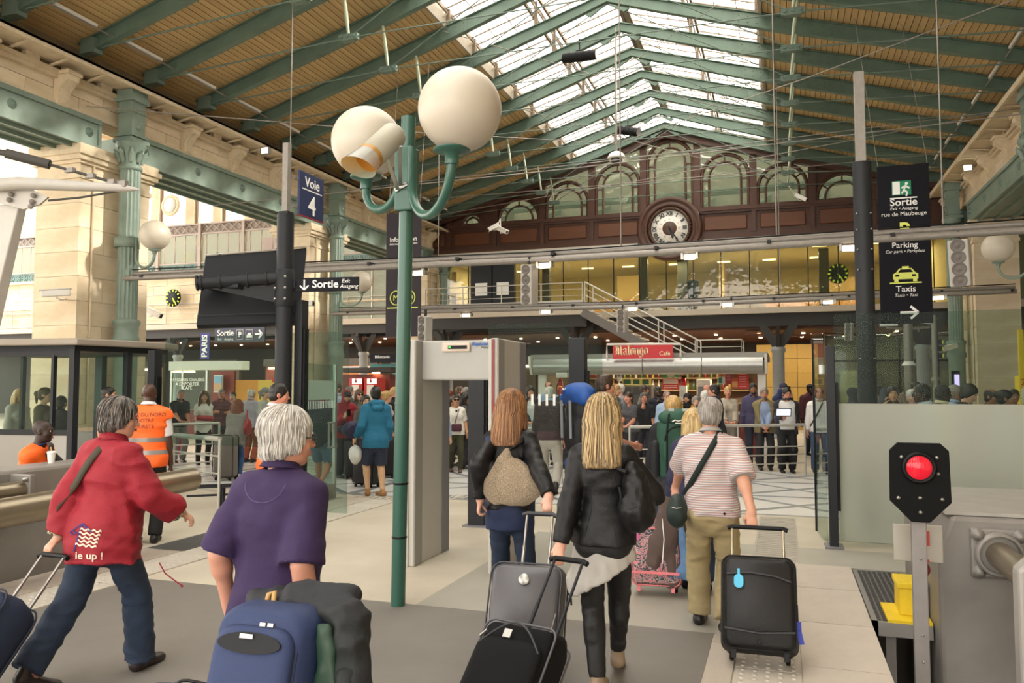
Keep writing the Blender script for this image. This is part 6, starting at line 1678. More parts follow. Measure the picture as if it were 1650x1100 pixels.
class Fig:
 """posed skeleton; x to the figure's right, y forward, z up"""
 def __init__(s, h=1.75, w=1.0, female=False, lean=0.0, feet=None, hands=None, head=(0, 0, 0), poles=None, belly=0.0, sit=None, shrug=0.0, twist=0.0, side=0.0):
  k = h / 1.75; s.k = k; s.h = h; s.w = w; s.female = female; s.belly = belly
  s.U = nrm_((side, math.sin(lean), math.cos(lean)))
  s.F = nrm_(V3(0, math.cos(lean), -math.sin(lean)))
  s.P = V3(0, 0, .93 * k) if sit is None else V3(0, 0, sit)
  s.C = s.P + s.U * .30 * k; s.N = s.P + s.U * (.535 + shrug) * k
  tw = rot('Z', twist)
  sw = (.146 if female else .168) * k * (.45 + .55 * w)
  s.X = tw @ V3(1, 0, 0)
  s.Ff = tw @ s.F
  s.sh = [s.N - s.U * .078 * k + s.X * sg * sw for sg in (-1, 1)]
  s.hip = [s.P + V3(sg * .088 * k * w, 0, -.03 * k) for sg in (-1, 1)]
  feet = feet or [(-.10, 0, 0, 0), (.10, 0.02, 0, 0)]       # x, y, lift of heel, toe-out yaw
  s.ank = []; s.knee = []; s.foot = []
  for i in range(2):
   fx, fy, lift, ty = feet[i]
   A = V3(fx, fy - .02, .085 * k + lift)
   dirf = V3(math.sin(ty), math.cos(ty), 0)
   K, A2 = ik(s.hip[i], A, .435 * k, .415 * k, (0.15 * (-1 if i == 0 else 1), 1, 0) if sit is None else (0, 1, .6))
   s.knee.append(K); s.ank.append(A2); s.foot.append((A2, dirf, lift))
  s.el = []; s.wr = []; s.hd = []
  hands = hands or [None, None]; poles = poles or [None, None]
  for i, sg in enumerate((-1, 1)):
   hs = hands[i] or {}
   T = hs.get('at')
   if T is None: T = s.sh[i] + V3(sg * .075, .05, -.53 * k)
   else: T = V3(*T)
   E, W = ik(s.sh[i], T, .285 * k, .255 * k, poles[i] or (sg * .12, -1, -.1))
   s.el.append(E); s.wr.append(W)
   d = nrm_(hs['d']) if 'd' in hs else nrm_(W - E)
   n = nrm_(hs['n']) if 'n' in hs else V3(-sg, 0, 0)
   n = nrm_(n - d * (n @ d))
   b = np.cross(n, d) * (1 if i == 1 else -1)
   b = np.cross(d, n); b = b if b @ V3(0, 1, .3) > 0 else -b
   if 'b' in hs and b @ V3(*hs['b']) < 0: b = -b
   s.hd.append((W, d, n, b, hs.get('curl', .45)))
  hy, hp, hr = head
  s.R = rot('Z', hy) @ rot('X', hp) @ rot('Y', hr)
  s.hs = .97 + .06 * (k - 1)
  s.H = s.N + s.U * .080 * k + s.R @ V3(0, .025, .085) * s.hs + V3(0, .012, 0)
 def hp_(s, *p): return s.H + s.R @ (V3(*p) * s.hs)
 # -------- body
 def torso(s, b, g=0.0, k=.04):
  w, q = s.w, s.k; f = .66 if not s.female else .68
  hipr = (.165 if s.female else .155) * w * q; wai = (.130 if s.female else .148) * w * q; ch = (.150 if s.female else .168) * w * q
  b.rc(s.P - s.U * .05 * q, s.P + s.U * .08 * q, hipr + g, hipr * .95 + g, k, s.F, .70)
  b.rc(s.P + s.U * .08 * q, s.P + s.U * .19 * q, hipr * .92 + g, wai + g, k, s.F, f + .04)
  b.rc(s.P + s.U * .19 * q, s.C + s.U * .05 * q, wai + g, ch + g, k, s.Ff, f)
  b.rc(s.C + s.U * .05 * q, s.N - s.U * .13 * q, ch + g, ch * .80 + g, k, s.Ff, f)
  b.rc(s.sh[0] * .86 + s.sh[1] * .14, s.sh[1] * .86 + s.sh[0] * .14, .054 * q + g, .054 * q + g, k)
  for i in range(2): b.rc(s.N - s.U * .028, s.sh[i] * .9 + s.N * .1, .046 * q + g * .7, .050 * q + g, k)
  if s.belly: b.el(s.P + s.U * .16 * q + s.F * .07 * q, (.14 * w * q + g, (.10 + s.belly) * q + g, .16 * q + g), .06)
  if s.female:
   for sg in (-1, 1): b.el(s.C + s.U * .05 * q + s.X * sg * .075 * q + s.Ff * .085 * q, (.062 * q + g, .06 * q + g, .065 * q + g), .05)
  for sg in (-1, 1): b.el(s.P - s.U * .04 * q + V3(sg * .075 * w * q, 0, 0) - s.F * .055 * q, (.088 * w * q + g, .085 * q + g, .10 * q + g), .05)
 def leg(s, b, i, g=0.0, cuff=None, k=.03, wide=0.0, straight=0.0):
  q = s.k; w = .5 + .5 * s.w; H, K, A = s.hip[i], s.knee[i], s.ank[i]
  b.rc(H + V3(0, 0, -.02), K, .088 * q * w + g, .058 * q * w + g + wide * .6, k)
  calf = K + (A - K) * .30 - V3(0, .018, 0) * (1 if s.P[2] > .6 else 0)
  if cuff is None or cuff > .6: b.el(calf, (.052 * q * w + g, .056 * q * w + g, .11 * q), .03)
  E = A if cuff is None else K + (A - K) * cuff
  r1 = .036 * q + g if straight <= 0 else straight
  b.rc(K, E, .056 * q * w + g + wide * .6, (.056 + (.038 - .056) * (1 if cuff is None else cuff)) * q * w + g + wide if straight <= 0 else straight, k, flat=cuff is not None)
 def arm(s, b, i, g=0.0, upto=2.0, k=.025, wide=0.0):
  q = s.k; w = .55 + .45 * s.w; S, E, W = s.sh[i], s.el[i], s.wr[i]
  if upto <= 1:
   T = S + (E - S) * upto
   b.rc(S, T, .053 * q * w + g, .049 * q * w + g + wide, k, flat=True); return
  b.rc(S, E, .053 * q * w + g, .043 * q * w + g + wide * .5, k)
  T = E + (W - E) * (upto - 1)
  b.el(E + (W - E) * .25, .044 * q * w + g, .03)
  b.rc(E, T, .043 * q * w + g + wide * .5, .030 * q + g + wide, k, flat=upto < 1.99)
 def hand(s, b, i, k=.008):
  W, d, n, bb, c = s.hd[i]; q = .95 * (.6 + .4 * s.k) * (.92 if s.female else 1.0)
  b.rc(s.wr[i] - nrm_(s.wr[i] - s.el[i]) * .03, W + d * .02 * q, .029 * q, .030 * q, .015, n, .75)
  b.rc(W + d * .025 * q + bb * .008, W + d * .075 * q, .036 * q, .040 * q, .012, n, .42)
  for j, (off, L) in enumerate(((.030, .070), (.010, .078), (-.010, .074), (-.029, .058))):
   p = W + d * .088 * q + bb * off * q; a = 0.0; L *= q
   for seg, fr_ in enumerate((.46, .30, .24)):
    a += c * (.55 if seg == 0 else 1.0)
    dirn = d * math.cos(a) + n * math.sin(a)
    e = p + dirn * L * fr_
    b.rc(p, e, (.0098 - .0008 * seg) * q, (.0094 - .0009 * seg) * q, k if seg == 0 else .004); p = e
  t0 = W + d * .022 * q + bb * .026 * q + n * .006
  t1 = t0 + nrm_(d * .75 + bb * .75 + n * .35) * .040 * q
  t2 = t1 + nrm_(d * (.95) + bb * (.30 - .5 * c) + n * (.25 + .7 * c)) * .034 * q
  t3 = t2 + nrm_(d * .9 + bb * (.05 - .6 * c) + n * (.25 + .8 * c)) * .024 * q
  b.rc(t0, t1, .015 * q, .0115 * q, .012); b.rc(t1, t2, .0115 * q, .010 * q, .004); b.rc(t2, t3, .010 * q, .0085 * q, .004)
 def headb(s, b, k=.02):
  q = s.hs; R = s.R
  E = lambda c, r, k_=k, op='+': b.el(s.hp_(*c), V3(*r) * q if not np.isscalar(r) else r * q, k_, R, op)
  RC = lambda a, c, ra, rb, k_=k: b.rc(s.hp_(*a), s.hp_(*c), ra * q, rb * q, k_)
  fw = .94 if s.female else 1.0
  b.rc(s.N - s.U * .06 * s.k, s.hp_(0, -.022, -.075), (.052 if not s.female else .045) * s.k + .004, (.052 if not s.female else .044), .03)
  E((0, -.014, .035), (.074, .095, .084)); E((0, .022, -.030), (.061 * fw, .072, .086), .03)
  E((0, .034, -.078), (.046 * fw, .044, .034), .025); E((0, .066, -.098), (.020, .016, .016), .02)
  RC((-.034, .080, .022), (.034, .080, .022), .012, .012, .02)
  for sg in (-1, 1):
   E((sg * .042, .056, -.028), .026, .025); E((sg * .031, .101, .006), .0155, .012, '-')
   E((sg * .0755, -.010, -.006), (.011, .023, .032), .006); E((sg * .082, -.004, -.002), (.006, .012, .018), .004, '-')
   E((sg * .013, .098, -.030), (.009, .011, .008), .008)
  RC((0, .088, .012), (0, .110, -.026), .008, .0125, .014)
  RC((-.017, .088, -.060), (.017, .088, -.060), .009, .009, .012)
  E((0, .097, -.0595), (.024, .006, .0022), .004, '-')
 def body(s, parent, tone, h, name='body'):
  b = Blob(); s.torso(b, -.012);
  for i in range(2): s.leg(b, i); s.arm(b, i)
  for i in range(2):
   A, df, lift = s.foot[i]; hl = A - V3(0, 0, .03) - df * .02
   b.rc(hl, A + df * .12 * s.k - V3(0, 0, .055 + lift * .85), .036, .026, .03)
  s.headb(b)
  for i in range(2): s.hand(b, i)
  return part(name, b, h, skin(tone), parent)
 def face(s, parent, brow='#3a2a20', lips=True, mouth_z=-.060):
  M4 = lambda p: Matrix.Translation(Vector(s.hp_(*p))) @ Matrix(s.R.tolist()).to_4x4()
  for sg in (-1, 1):
   e = bpy.data.objects.new('eye', EYEM); COL.objects.link(e); e.parent = parent; e.matrix_local = M4((sg * .031, .0795, .006))
   e.scale = (s.hs,) * 3
   mb = MB().tube([s.hp_(sg * .014, .0945, .024), s.hp_(sg * .030, .0945, .0285), s.hp_(sg * .049, .083, .022)], [.0035, .0045, .002], 5)
   mb.build('eyebrow', hairmat(brow), parent, local=True)
  if lips:
   e = bpy.data.objects.new('lips', LIPM); COL.objects.link(e); e.parent = parent; e.matrix_local = M4((0, .0965, mouth_z))
 def hair(s, parent, style, hexc, hex2=None, h=.012, amp=.008, L=.3, seed=1, name='hair'):
  b = Blob(); q = s.hs; R = s.R
  E = lambda c, r, k_=.02, op='+': b.el(s.hp_(*c), V3(*r) * q if not np.isscalar(r) else r * q, k_, R, op)
  RC = lambda a, c, ra, rb, k_=.03: b.rc(s.hp_(*a), s.hp_(*c), ra * q, rb * q, k_)
  nz = folds(amp, 45, 20, seed)
  if style in ('short', 'bald', 'crop', 'thin'):
   t = {'short': .016, 'bald': .008, 'crop': .006, 'thin': .011}[style]
   E((0, -.014, .036), (.074 + t, .095 + t, .086 + t)); E((0, -.045, -.03), (.066 + t * .6, .058 + t, .06))
   for sg in (-1, 1): E((sg * .070, .012, .0), (.009 + t * .4, .018, .040), .015)
   E((0, .124, -.020), (.084, .090, .090), .012, '-');
   for sg in (-1, 1): E((sg * .092, -.004, -.012), (.022, .030, .040), .008, '-')
   E((0, .015, -.125), (.12, .085, .055), .012, '-')
   if style == 'bald': E((0, .03, .115), (.062, .105, .085), .01, '-')
   if style == 'thin': E((0, .085, .105), (.045, .055, .045), .01, '-')
  elif style == 'full':
   E((0, -.020, .045), (.096, .118, .104)); E((0, -.055, -.045), (.080, .065, .070));
   for sg in (-1, 1): E((sg * .078, .0, .0), (.022, .045, .065), .02)
   E((0, .125, -.03), (.075, .088, .082), .015, '-')
   E((0, .03, -.135), (.12, .085, .055), .012, '-')
  elif style in ('bob', 'long', 'wavy'):
   t = .02
   E((0, -.016, .040), (.078 + t, .098 + t, .086 + t));
   back = {'bob': .13, 'long': L, 'wavy': L}[style]
   RC((-.045, -.055, -.02), (-.055, -.075 - .35 * max(0, back - .13), -back), .068, .056 if style != 'wavy' else .07); RC((.045, -.055, -.02), (.055, -.075 - .35 * max(0, back - .13), -back), .068, .056 if style != 'wavy' else .07)
   RC((0, -.070, .0), (0, -.085 - .38 * max(0, back - .13), -back - .01), .055, .045)
   fr_ = back * (.9 if style != 'bob' else .85)
   for sg in (-1, 1): RC((sg * .076, .010, .03), (sg * (.088 if style != 'wavy' else .105), .004, -fr_), .030, .030 if style != 'wavy' else .04)
   E((0, .120, -.035), (.064, .085, .095), .012, '-'); E((0, .10, -.13), (.06, .10, .07), .012, '-')
   b.rc(s.hp_(0, -.01, -.24 - back), s.hp_(0, -.01, -.09), .05, .046, .01, op='-')
   z = s.hp_(0, -.05, -back - .02); b.cut(z, s.R @ V3(0, 0, -1))
   nz = folds(amp, 60, 4, seed)
  elif style == 'pony':
   E((0, -.014, .037), (.082, .104, .094)); E((0, -.045, -.03), (.070, .065, .06))
   E((0, .118, -.040), (.080, .085, .090), .012, '-'); E((0, .03, -.125), (.12, .09, .055), .012, '-')
   for sg in (-1, 1): E((sg * .092, .004, -.012), (.020, .030, .040), .008, '-')
   E((0, -.125, .03), (.035, .04, .035)); RC((0, -.14, .02), (0, -.13, -.13), .03, .014)
  elif style == 'bun':
   E((0, -.014, .037), (.082, .104, .094)); E((0, -.045, -.03), (.070, .065, .06))
   E((0, .118, -.040), (.080, .085, .090), .012, '-'); E((0, .03, -.125), (.12, .09, .055), .012, '-'); E((0, -.115, .06), (.05, .045, .045))
  elif style == 'curly':
   E((0, -.02, .03), (.105, .118, .11)); E((0, -.05, -.06), (.10, .08, .10)); E((0, .128, -.04), (.07, .088, .088), .015, '-'); E((0, .05, -.16), (.10, .10, .06), .012, '-')
   nz = folds(.03, 28, 28, seed)
  elif style == 'scarf':
   E((0, -.016, .038), (.092, .112, .102)); E((0, .0, -.06), (.088, .085, .10)); RC((0, 0, -.09), (0, 0, -.17), .08, .10)
   E((0, .125, -.030), (.058, .06, .082), .012, '-'); nz = folds(.008, 14, 20, seed)
  m = hairmat(hexc, hex2) if style != 'scarf' else cloth(hexc)
  return part(name, b, h, m, parent, nz)
 # -------- clothes
 def top(s, parent, m, hem=.0, sleeve=2.0, g=.012, h=.014, amp=.012, flare=.0, name='shirt', seed=1, wide=0.0, collar=None, open_=0.0, cuff=.0, hemcut=None):
  b = Blob(); s.torso(b, g, .05); q = s.k
  if hem > 0:
   r = (.165 if s.female else .158) * s.w * q + g + flare
   b.rc(s.P, s.P - s.U * (hem + .05) * q, r, r + flare * .5, .05, s.F, .74)
  for i in range(2): s.arm(b, i, g, sleeve, wide=wide)
  o = s.P - s.U * hem * q
  b.cut(o if hemcut is None else s.P - s.U * hemcut[0], -s.U if hemcut is None else nrm_(hemcut[1]))
  if open_: b.rc(s.N + s.Ff * .17, s.P - s.U * .45 + s.F * .20, open_ + .035, open_ * .75 + .045, .008, op='-')
  b.rc(s.N + s.U * .02 + s.Ff * .015, s.N + s.U * .16 + s.Ff * .03, .066 * q, .075 * q, .012, op='-')
  o = part(name, b, h, m, parent, folds(amp, 6.5, 10, seed))
  if collar:
   n = 20; V = []; F = []; hgt, rad, tilt = collar[1:4] if len(collar) > 3 else (.035, .068, .012)
   c0 = s.N + s.U * .018 * q + s.Ff * .012
   fx = s.X
   for ring, (up, rr) in enumerate(((0, rad), (hgt, rad - tilt * .5), (hgt + .002, rad - tilt * .5 + .006), (hgt * .2, rad + .02))):
    for k in range(n + 1):
     a = math.radians(100) + (math.radians(340)) * k / n
     a = PI / 2 + math.radians(14) + (2 * PI - math.radians(28)) * k / n
     p = c0 + fx * math.cos(a) * rr * q + s.Ff * math.sin(a) * rr * 1.02 * q + s.U * (up + .016 * (1 - math.sin(a)) * .8) * q
     V.append(tuple(p))
   for r_ in range(3):
    for k in range(n): F.append((r_*(n+1)+k, r_*(n+1)+k+1, (r_+1)*(n+1)+k+1, (r_+1)*(n+1)+k))
   MB().add(V, F, True).build('collar', collar[0], o, local=True)
  return o
 def trousers(s, parent, m, g=.008, cuff=.97, h=.014, amp=.012, wide=.012, straight=0.0, name='trousers', seed=2, top_=.09, short=False):
  b = Blob(); q = s.k; w = s.w
  hipr = (.165 if s.female else .155) * w * q
  b.rc(s.P - s.U * .05 * q, s.P + s.U * .08 * q, hipr + g, hipr * .95 + g, .04, s.F, .70)
  for sg in (-1, 1): b.el(s.P - s.U * .04 * q + V3(sg * .075 * w * q, 0, 0) - s.F * .055 * q, (.09 * w * q + g, .087 * q + g, .10 * q + g), .05)
  for i in range(2): s.leg(b, i, g, cuff, .02, wide, straight)
  b.cut(s.P + s.U * top_ * q, s.U)
  return part(name, b, h, m, parent, folds(amp, 7, 16, seed))
 def shorts(s, parent, m, g=.02, frac=.85, h=.014, name='shorts', amp=.01):
  b = Blob(); q = s.k; hipr = .158 * s.w * q
  b.rc(s.P - s.U * .05 * q, s.P + s.U * .08 * q, hipr + g, hipr * .95 + g, .04, s.F, .72)
  for i in range(2):
   E = s.hip[i] + (s.knee[i] - s.hip[i]) * frac
   b.rc(s.hip[i] - V3(0, 0, .02), E, .092 * q + g, .080 * q + g, .02, flat=True)
  b.cut(s.P + s.U * .09 * q, s.U)
  return part(name, b, h, m, parent, folds(amp, 7, 12, 3))
 def shoes(s, parent, m, h=.012, sole=None, high=0.0, L=1.0, name='shoe'):
  for i in range(2):
   A, df, lift = s.foot[i]; q = s.k
   b = Blob()
   toe = A + df * .165 * q * L - V3(0, 0, .060 * q + min(lift, .10) + max(0, lift - .1) * .9)
   heel = A - df * .035 * q - V3(0, 0, .045 * q)
   if lift > .02: heel = A - df * .03 - V3(0, 0, .05)
   toe[2] = max(toe[2], .026) if lift < .3 else toe[2]
   heel[2] = max(heel[2], .036)
   b.rc(heel, toe, .041 * q, .034 * q, .03)
   b.rc(heel + V3(0, 0, .01), A + V3(0, 0, .01 + high), .040 * q, .043 * q, .03)
   b.rc(toe - df * .05, toe + df * .02, .040 * q, .030 * q, .03, (0, 0, 1), .7)
   if lift < .02: b.cut((0, 0, .003), (0, 0, -1))
   b.cut(A + V3(0, 0, .035 + high), (0, 0, 1))
   o = part(name, b, h, m, parent)
 def strap(s, parent, garment, p0, p1, width=.04, m=None, name='strap', n=40, off=.008, start=0, end=360, tube=False):
  """band laid over the clothes in the plane through p0 (shoulder) and p1 (hip)"""
  bv = bvh_of(garment)
  p0, p1 = Vector(p0), Vector(p1)
  c = (p0 + p1) / 2; u = (p0 - p1).normalized()
  fwd = Vector(s.Ff); v = (fwd - u * fwd.dot(u)).normalized(); nn = u.cross(v).normalized()
  V = []; prev = None; path = []
  for k in range(n + 1):
   a = math.radians(start + (end - start) * k / n)
   d = u * math.cos(a) + v * math.sin(a)
   hit = bv.ray_cast(c + d * .9, -d)
   p = hit[0] if hit[0] is not None else (path[-1] if path else c + d * .2)
   path.append(p + d * (off + .012))
  for _ in range(3):
   for k in range(1, n): path[k] = path[k] * .5 + (path[k-1] + path[k+1]) * .25
  F = []
  for k, p in enumerate(path):
   d = (p - c).normalized()
   V += [p - nn * width/2, p + nn * width/2, p + nn * width/2 + d*.004, p - nn * width/2 + d*.004]
  for k in range(n):
   for e in range(4): F.append((k*4+e, k*4+(e+1)%4, (k+1)*4+(e+1)%4, (k+1)*4+e))
  return MB().add([tuple(x) for x in V], F, True).build(name, m, parent, local=True)
 def glasses(s, parent, m=None, lens=None, r=.021):
  P = lambda *a: s.hp_(*a)
  mb = MB(); m = m or FRAME
  for sg in (-1, 1):
   mb.tube([P(sg * .031 + r*1.15*math.cos(a), .104 - abs(math.cos(a))*.0, .004 + r * math.sin(a)) for a in np.linspace(0, 2*PI, 14)[:-1]], .0016, 4, closed=True)
   mb.tube([P(sg * (.031 + r*1.15), .103, .008), P(sg * .078, .06, .008), P(sg * .083, -.012, .006), P(sg * .080, -.03, -.012)], .002, 4)
  mb.tube([P(-.010, .107, .008), P(.010, .107, .008)], .0016, 4)
  g = mb.build('spectacles', m, parent, local=True)
  if lens:
   for sg in (-1, 1):
    MB().prism([(r*1.1*math.cos(a), r*.95*math.sin(a)) for a in np.linspace(0, 2*PI, 13)[:-1]], Vector(P(sg*.031, .104, .004)), Vector(s.R @ V3(1, 0, 0)), Vector(s.R @ V3(0, 0, 1)), Vector(s.R @ V3(0, .002, 0))).build('lens', lens, g, local=True)
  return g
def person(label, x, y, yaw, group=None, z=0.0):
 """yaw in degrees, 0 = facing away along the hall, positive turns to the left"""
 t_ = thing('person', label, 'person', (x, y, z), math.radians(yaw), group)
 return t_
def to_local(root, p):
 v = Vector(p) - root.location
 return tuple(Matrix.Rotation(-root.rotation_euler.z, 3, 'Z') @ v)
def beard(f, parent, hexc, h=.010):
 b = Blob(); E = lambda c, r, k_=.012, op='+': b.el(f.hp_(*c), V3(*r) * f.hs, k_, f.R, op)
 E((0, .036, -.080), (.053, .052, .042)); E((0, .070, -.100), (.028, .022, .022)); E((0, .098, -.050), (.022, .010, .007), .006)
 E((0, .098, -.064), (.019, .014, .008), .004, '-'); E((0, .04, -.02), (.09, .085, .032), .006, '-')
 return part('beard', b, h, hairmat(hexc), parent, folds(.004, 60, 40, 3))
def strands(f, parent, hairobj, n, tones, L=.4, kind='long', r=.0032, seed=1, fly=.006, z0=None):
 """locks of hair combed down over the hair mass, each a thin tapering tube"""
 bv = bvh_of(hairobj); rg = random.Random(seed)
 H = Vector(f.H); R = Matrix(f.R.tolist())
 sets = [MB() for _ in tones]
 for i in range(n):
  mb = sets[rg.randrange(len(tones))]
  ph = rg.uniform(-.80, .80) * PI if kind == 'long' else rg.uniform(-.86, .86) * PI
  e0 = rg.uniform(62, 86) if kind == 'long' else rg.uniform(-25, 82)
  pts = []; wig = rg.uniform(-.10, .10)
  off0 = rg.uniform(.0, fly)
  if kind == 'long':
   steps = [('e', e0 + (-8 - e0) * t / 5) for t in range(6)]
   zl = L * rg.uniform(.86, 1.03)
   steps += [('z', -.02 - zl * t / 7) for t in range(1, 8)]
  else:
   span = rg.uniform(26, 46); steps = [('e', e0 - span * t / 4) for t in range(5)]
  for k, (tp, v) in enumerate(steps):
   a = ph + wig * k / len(steps)
   hd_ = Vector((math.sin(a), -math.cos(a), 0))
   if tp == 'e':
    d = R @ (hd_ * math.cos(math.radians(v)) + Vector((0, 0, 1)) * math.sin(math.radians(v)))
    hit = bv.ray_cast(H + d * .4, -d)
   else:
    d = R @ hd_; c = H + R @ Vector((0, -.03, 0)) + Vector((0, 0, v))
    hit = bv.ray_cast(c + d * .4, -d)
   if hit[0] is None or (hit[0] - H).length > L + .25: break
   o_ = off0 * (.25 + .75 * k / len(steps)) if kind == 'long' else off0 * (k / 4) ** 1.5 + .001
   pts.append(hit[0] + d * (o_ - .001))
  if len(pts) >= 4:
   m_ = len(pts); mb.tube(pts, [r * (1 if 0 < k < m_ - 1 else .35) for k in range(m_)], 4)
 for mb, c in zip(sets, tones):
  if mb.v:
   o = mb.build('hair_strands', mat('strand' + c, c, .42, spec=.4), parent, local=True); o['kind'] = 'stuff'
# ---- the people ---- nearest figures and their luggage
def zipline(pts, m, parent, r=.004): return MB().tube(pts, r, 5).build('zip', m, parent, local=True)
def rrect(w, h, r, n=5):
 P = []
 for cx_, cy_, a0 in ((w/2-r, h/2-r, 0), (-w/2+r, h/2-r, 90), (-w/2+r, -h/2+r, 180), (w/2-r, -h/2+r, 270)):
  for k in range(n + 1):
   a = math.radians(a0 + 90*k/n); P.append((cx_ + r*math.cos(a), cy_ + r*math.sin(a)))
 return P
def rbox(w, d, h, r, z0=0.0, y0=0.0, bulge=0.0, n=5, crown=0.0):
 """soft sided case body: rounded rectangle outline (x, z) lofted through the depth with a rounded rim"""
 prof = [(-.03, 0), (-.012, .10), (0, .25), (bulge, .5), (0, .75), (-.012, .90), (-.03, 1.0)]
 mb = MB(); rings = []
 for ins, t in prof:
  P = rrect(w + 2*ins, h + 2*ins, max(.01, r + ins*.5), n)
  rings.append([(p[0], y0 - d * t, z0 + h/2 + p[1]) for p in P])
 N = len(rings[0]); V = [v for g in rings for v in g]; F = []
 for i in range(len(rings) - 1):
  for k in range(N): F.append((i*N+k, (i+1)*N+k, (i+1)*N+(k+1)%N, i*N+(k+1)%N))
 F.append(tuple(range(N))); F.append(tuple((len(rings)-1)*N + k for k in range(N))[::-1])
 mb.add(V, F, True)
 return mb
def suitcase(lab, x, y, yaw, tilt, w, d, h, m, L, rodm, trim=None, grip_m=None, name='suitcase', r=.06, rods=(.09,), bulge=.012, hard=False):
 t_ = thing(name, lab, 'suitcase', (x, y, 0))
 t_.rotation_euler = (-tilt, 0, math.radians(yaw))
 trim = trim or BLACK
 body = rbox(w, d, h, r, .06, 0, bulge).build('body', m, t_, local=True)
 rim = [(p[0]*1.005, -d*.90, .06 + h/2 + p[1]*1.005) for p in rrect(w, h, r)]
 MB().tube(rim, .006, 5, closed=True).build('piping', trim, body, local=True)
 rim = [(p[0]*1.005, -d*.12, .06 + h/2 + p[1]*1.005) for p in rrect(w, h, r)]
 MB().tube(rim, .006, 5, closed=True).build('piping', trim, body, local=True)
 for sx in (-1, 1):
  wh = MB().lathe([(.0, -.014), (.03, -.014), (.036, -.008), (.036, .008), (.03, .014), (0, .014)], (sx*(w/2 - .045), -.035, .036), 16, Matrix.Rotation(PI/2, 3, 'Y')).build('wheel', BLACK, t_, local=True)
  MB().box((sx*(w/2 - .045), -.04, .075), (.06, .09, .06)).build('wheel_housing', trim, t_, local=True, bevel=.01)
  MB().box((sx*(w/2 - .06), -d + .05, .035), (.03, .04, .06)).build('foot', trim, t_, local=True)
 g = rods[0]
 rr = MB()
 for sx in (-1, 1): MB().tube([(sx*g, -.02, h*.9), (sx*g, -.02, (h + L)/2), (sx*g, -.02, (h+L)/2 + .002), (sx*g, -.02, L - .01)], [.011, .011, .0085, .0085], 8).build('rod', rodm, t_, local=True)
 MB().tube([(-g - .03, -.02, L - .012), (-g, -.02, L), (g, -.02, L), (g + .03, -.02, L - .012)], .015, 10).build('grip', grip_m or BLACK, t_, local=True)
 return t_
def grip_of(t_, L, dx=0.0):
 return t_.matrix_basis @ Vector((dx, -.02, L))
DENIM = mat('denim', '#22324a', .8, var=.18, scale=6, bump=.25, bscale=150, hex2='#1a2739')
DENIMD = mat('denim_dark', '#1d2b40', .8, var=.15, scale=6, bump=.2, bscale=150)
def face_dir(f): return f
# ---------------------------------------------------------------- woman in the red jacket
RED = mat('red_cotton', '#8f1224', .75, var=.06, scale=5, bump=.2, bscale=120)
r1 = person('woman from behind in a loose red jacket and jeans, pulling a navy trolley bag', -3.93, 3.86, -4)
lf = lambda p: to_local(r1, p)
gripN = Vector((-4.15, 3.66, .80))
f = Fig(1.675, 1.07, True, lean=.06, feet=[(-.10, -.38, .09, .05), (.10, .22, 0, -.1)], head=(-.75, -.10, 0),
  hands=[{'at': lf(gripN + Vector((.0, .07, .05))), 'd': (-.05, -.75, -.6), 'n': (0, .55, -.8), 'curl': 1.0}, {'at': lf((-3.602, 4.136, 0.967)), 'd': (.35, .65, -.55), 'n': (-.5, -.2, -.6), 'curl': .8}], belly=.03)
f.body(r1, '#c99880', .008)
hr1 = f.hair(r1, 'full', '#37322e', '#7d766f', .0065, .006, seed=4)
strands(f, r1, hr1, 420, ['#2c2724', '#4a443f', '#8a8178'], kind='short', r=.0026, fly=.012, seed=1)
f.glasses(r1)
f.face(r1, '#5a5048')
jk = f.top(r1, RED, hem=.19, sleeve=1.86, g=.030, h=.0085, amp=.026, flare=.035, name='jacket', seed=8, wide=.022)
cb = MB()
c0 = f.N + f.U*.015 + f.Ff*.012
V = []; F = []
for ring, (up, rr) in enumerate(((-.01, .078), (.035, .070), (.038, .076), (.0, .088))):
 for k in range(25):
  a = PI/2 + math.radians(12) + (2*PI - math.radians(24))*k/24
  V.append(tuple(c0 + f.X*math.cos(a)*rr + f.Ff*math.sin(a)*rr + f.U*(up + .012*(1 - math.sin(a)))))
for q_ in range(3):
 for k in range(24): F.append((q_*25+k, q_*25+k+1, (q_+1)*25+k+1, (q_+1)*25+k))
MB().add(V, F, True).build('collar', RED, jk, local=True)
CHK = mat('tweed_check', '#8b8466', .85, bump=.2); tt = NT(CHK); tcx = tt.n('TexCoord'); ckx = tt.n('TexChecker'); ckx.inputs['Scale'].default_value = 70; ckx.inputs['Color1'].default_value = lin('#b5ad8c'); ckx.inputs['Color2'].default_value = lin('#4c4633'); tt.l(tcx.outputs['Object'], ckx.inputs[0]); tt.l(ckx.outputs[0], tt.b.inputs['Base Color'])
for i in range(2):
 b = Blob(); E, W = f.el[i], f.wr[i]; ax = W - E
 b.rc(E + ax*.72, E + ax*.93, .066, .068, .01, flat=True); b.cut(E + ax*.72, -ax)
 part('cuff', b, .008, CHK, jk, folds(.006, 20, 20, i))
f.trousers(r1, DENIM, g=.012, cuff=1.02, h=.010, amp=.018, wide=.022, straight=.088)
f.shoes(r1, mat('brown_leather', '#2c2220', .4), .008)
bagst = f.strap(r1, jk, f.N + V3(.045, 0, .02), f.P + V3(-.22, 0, .05), .048, mat('khaki_strap', '#3d3526', .8), off=.004, name='bag_strap')
bv = bvh_of(jk)
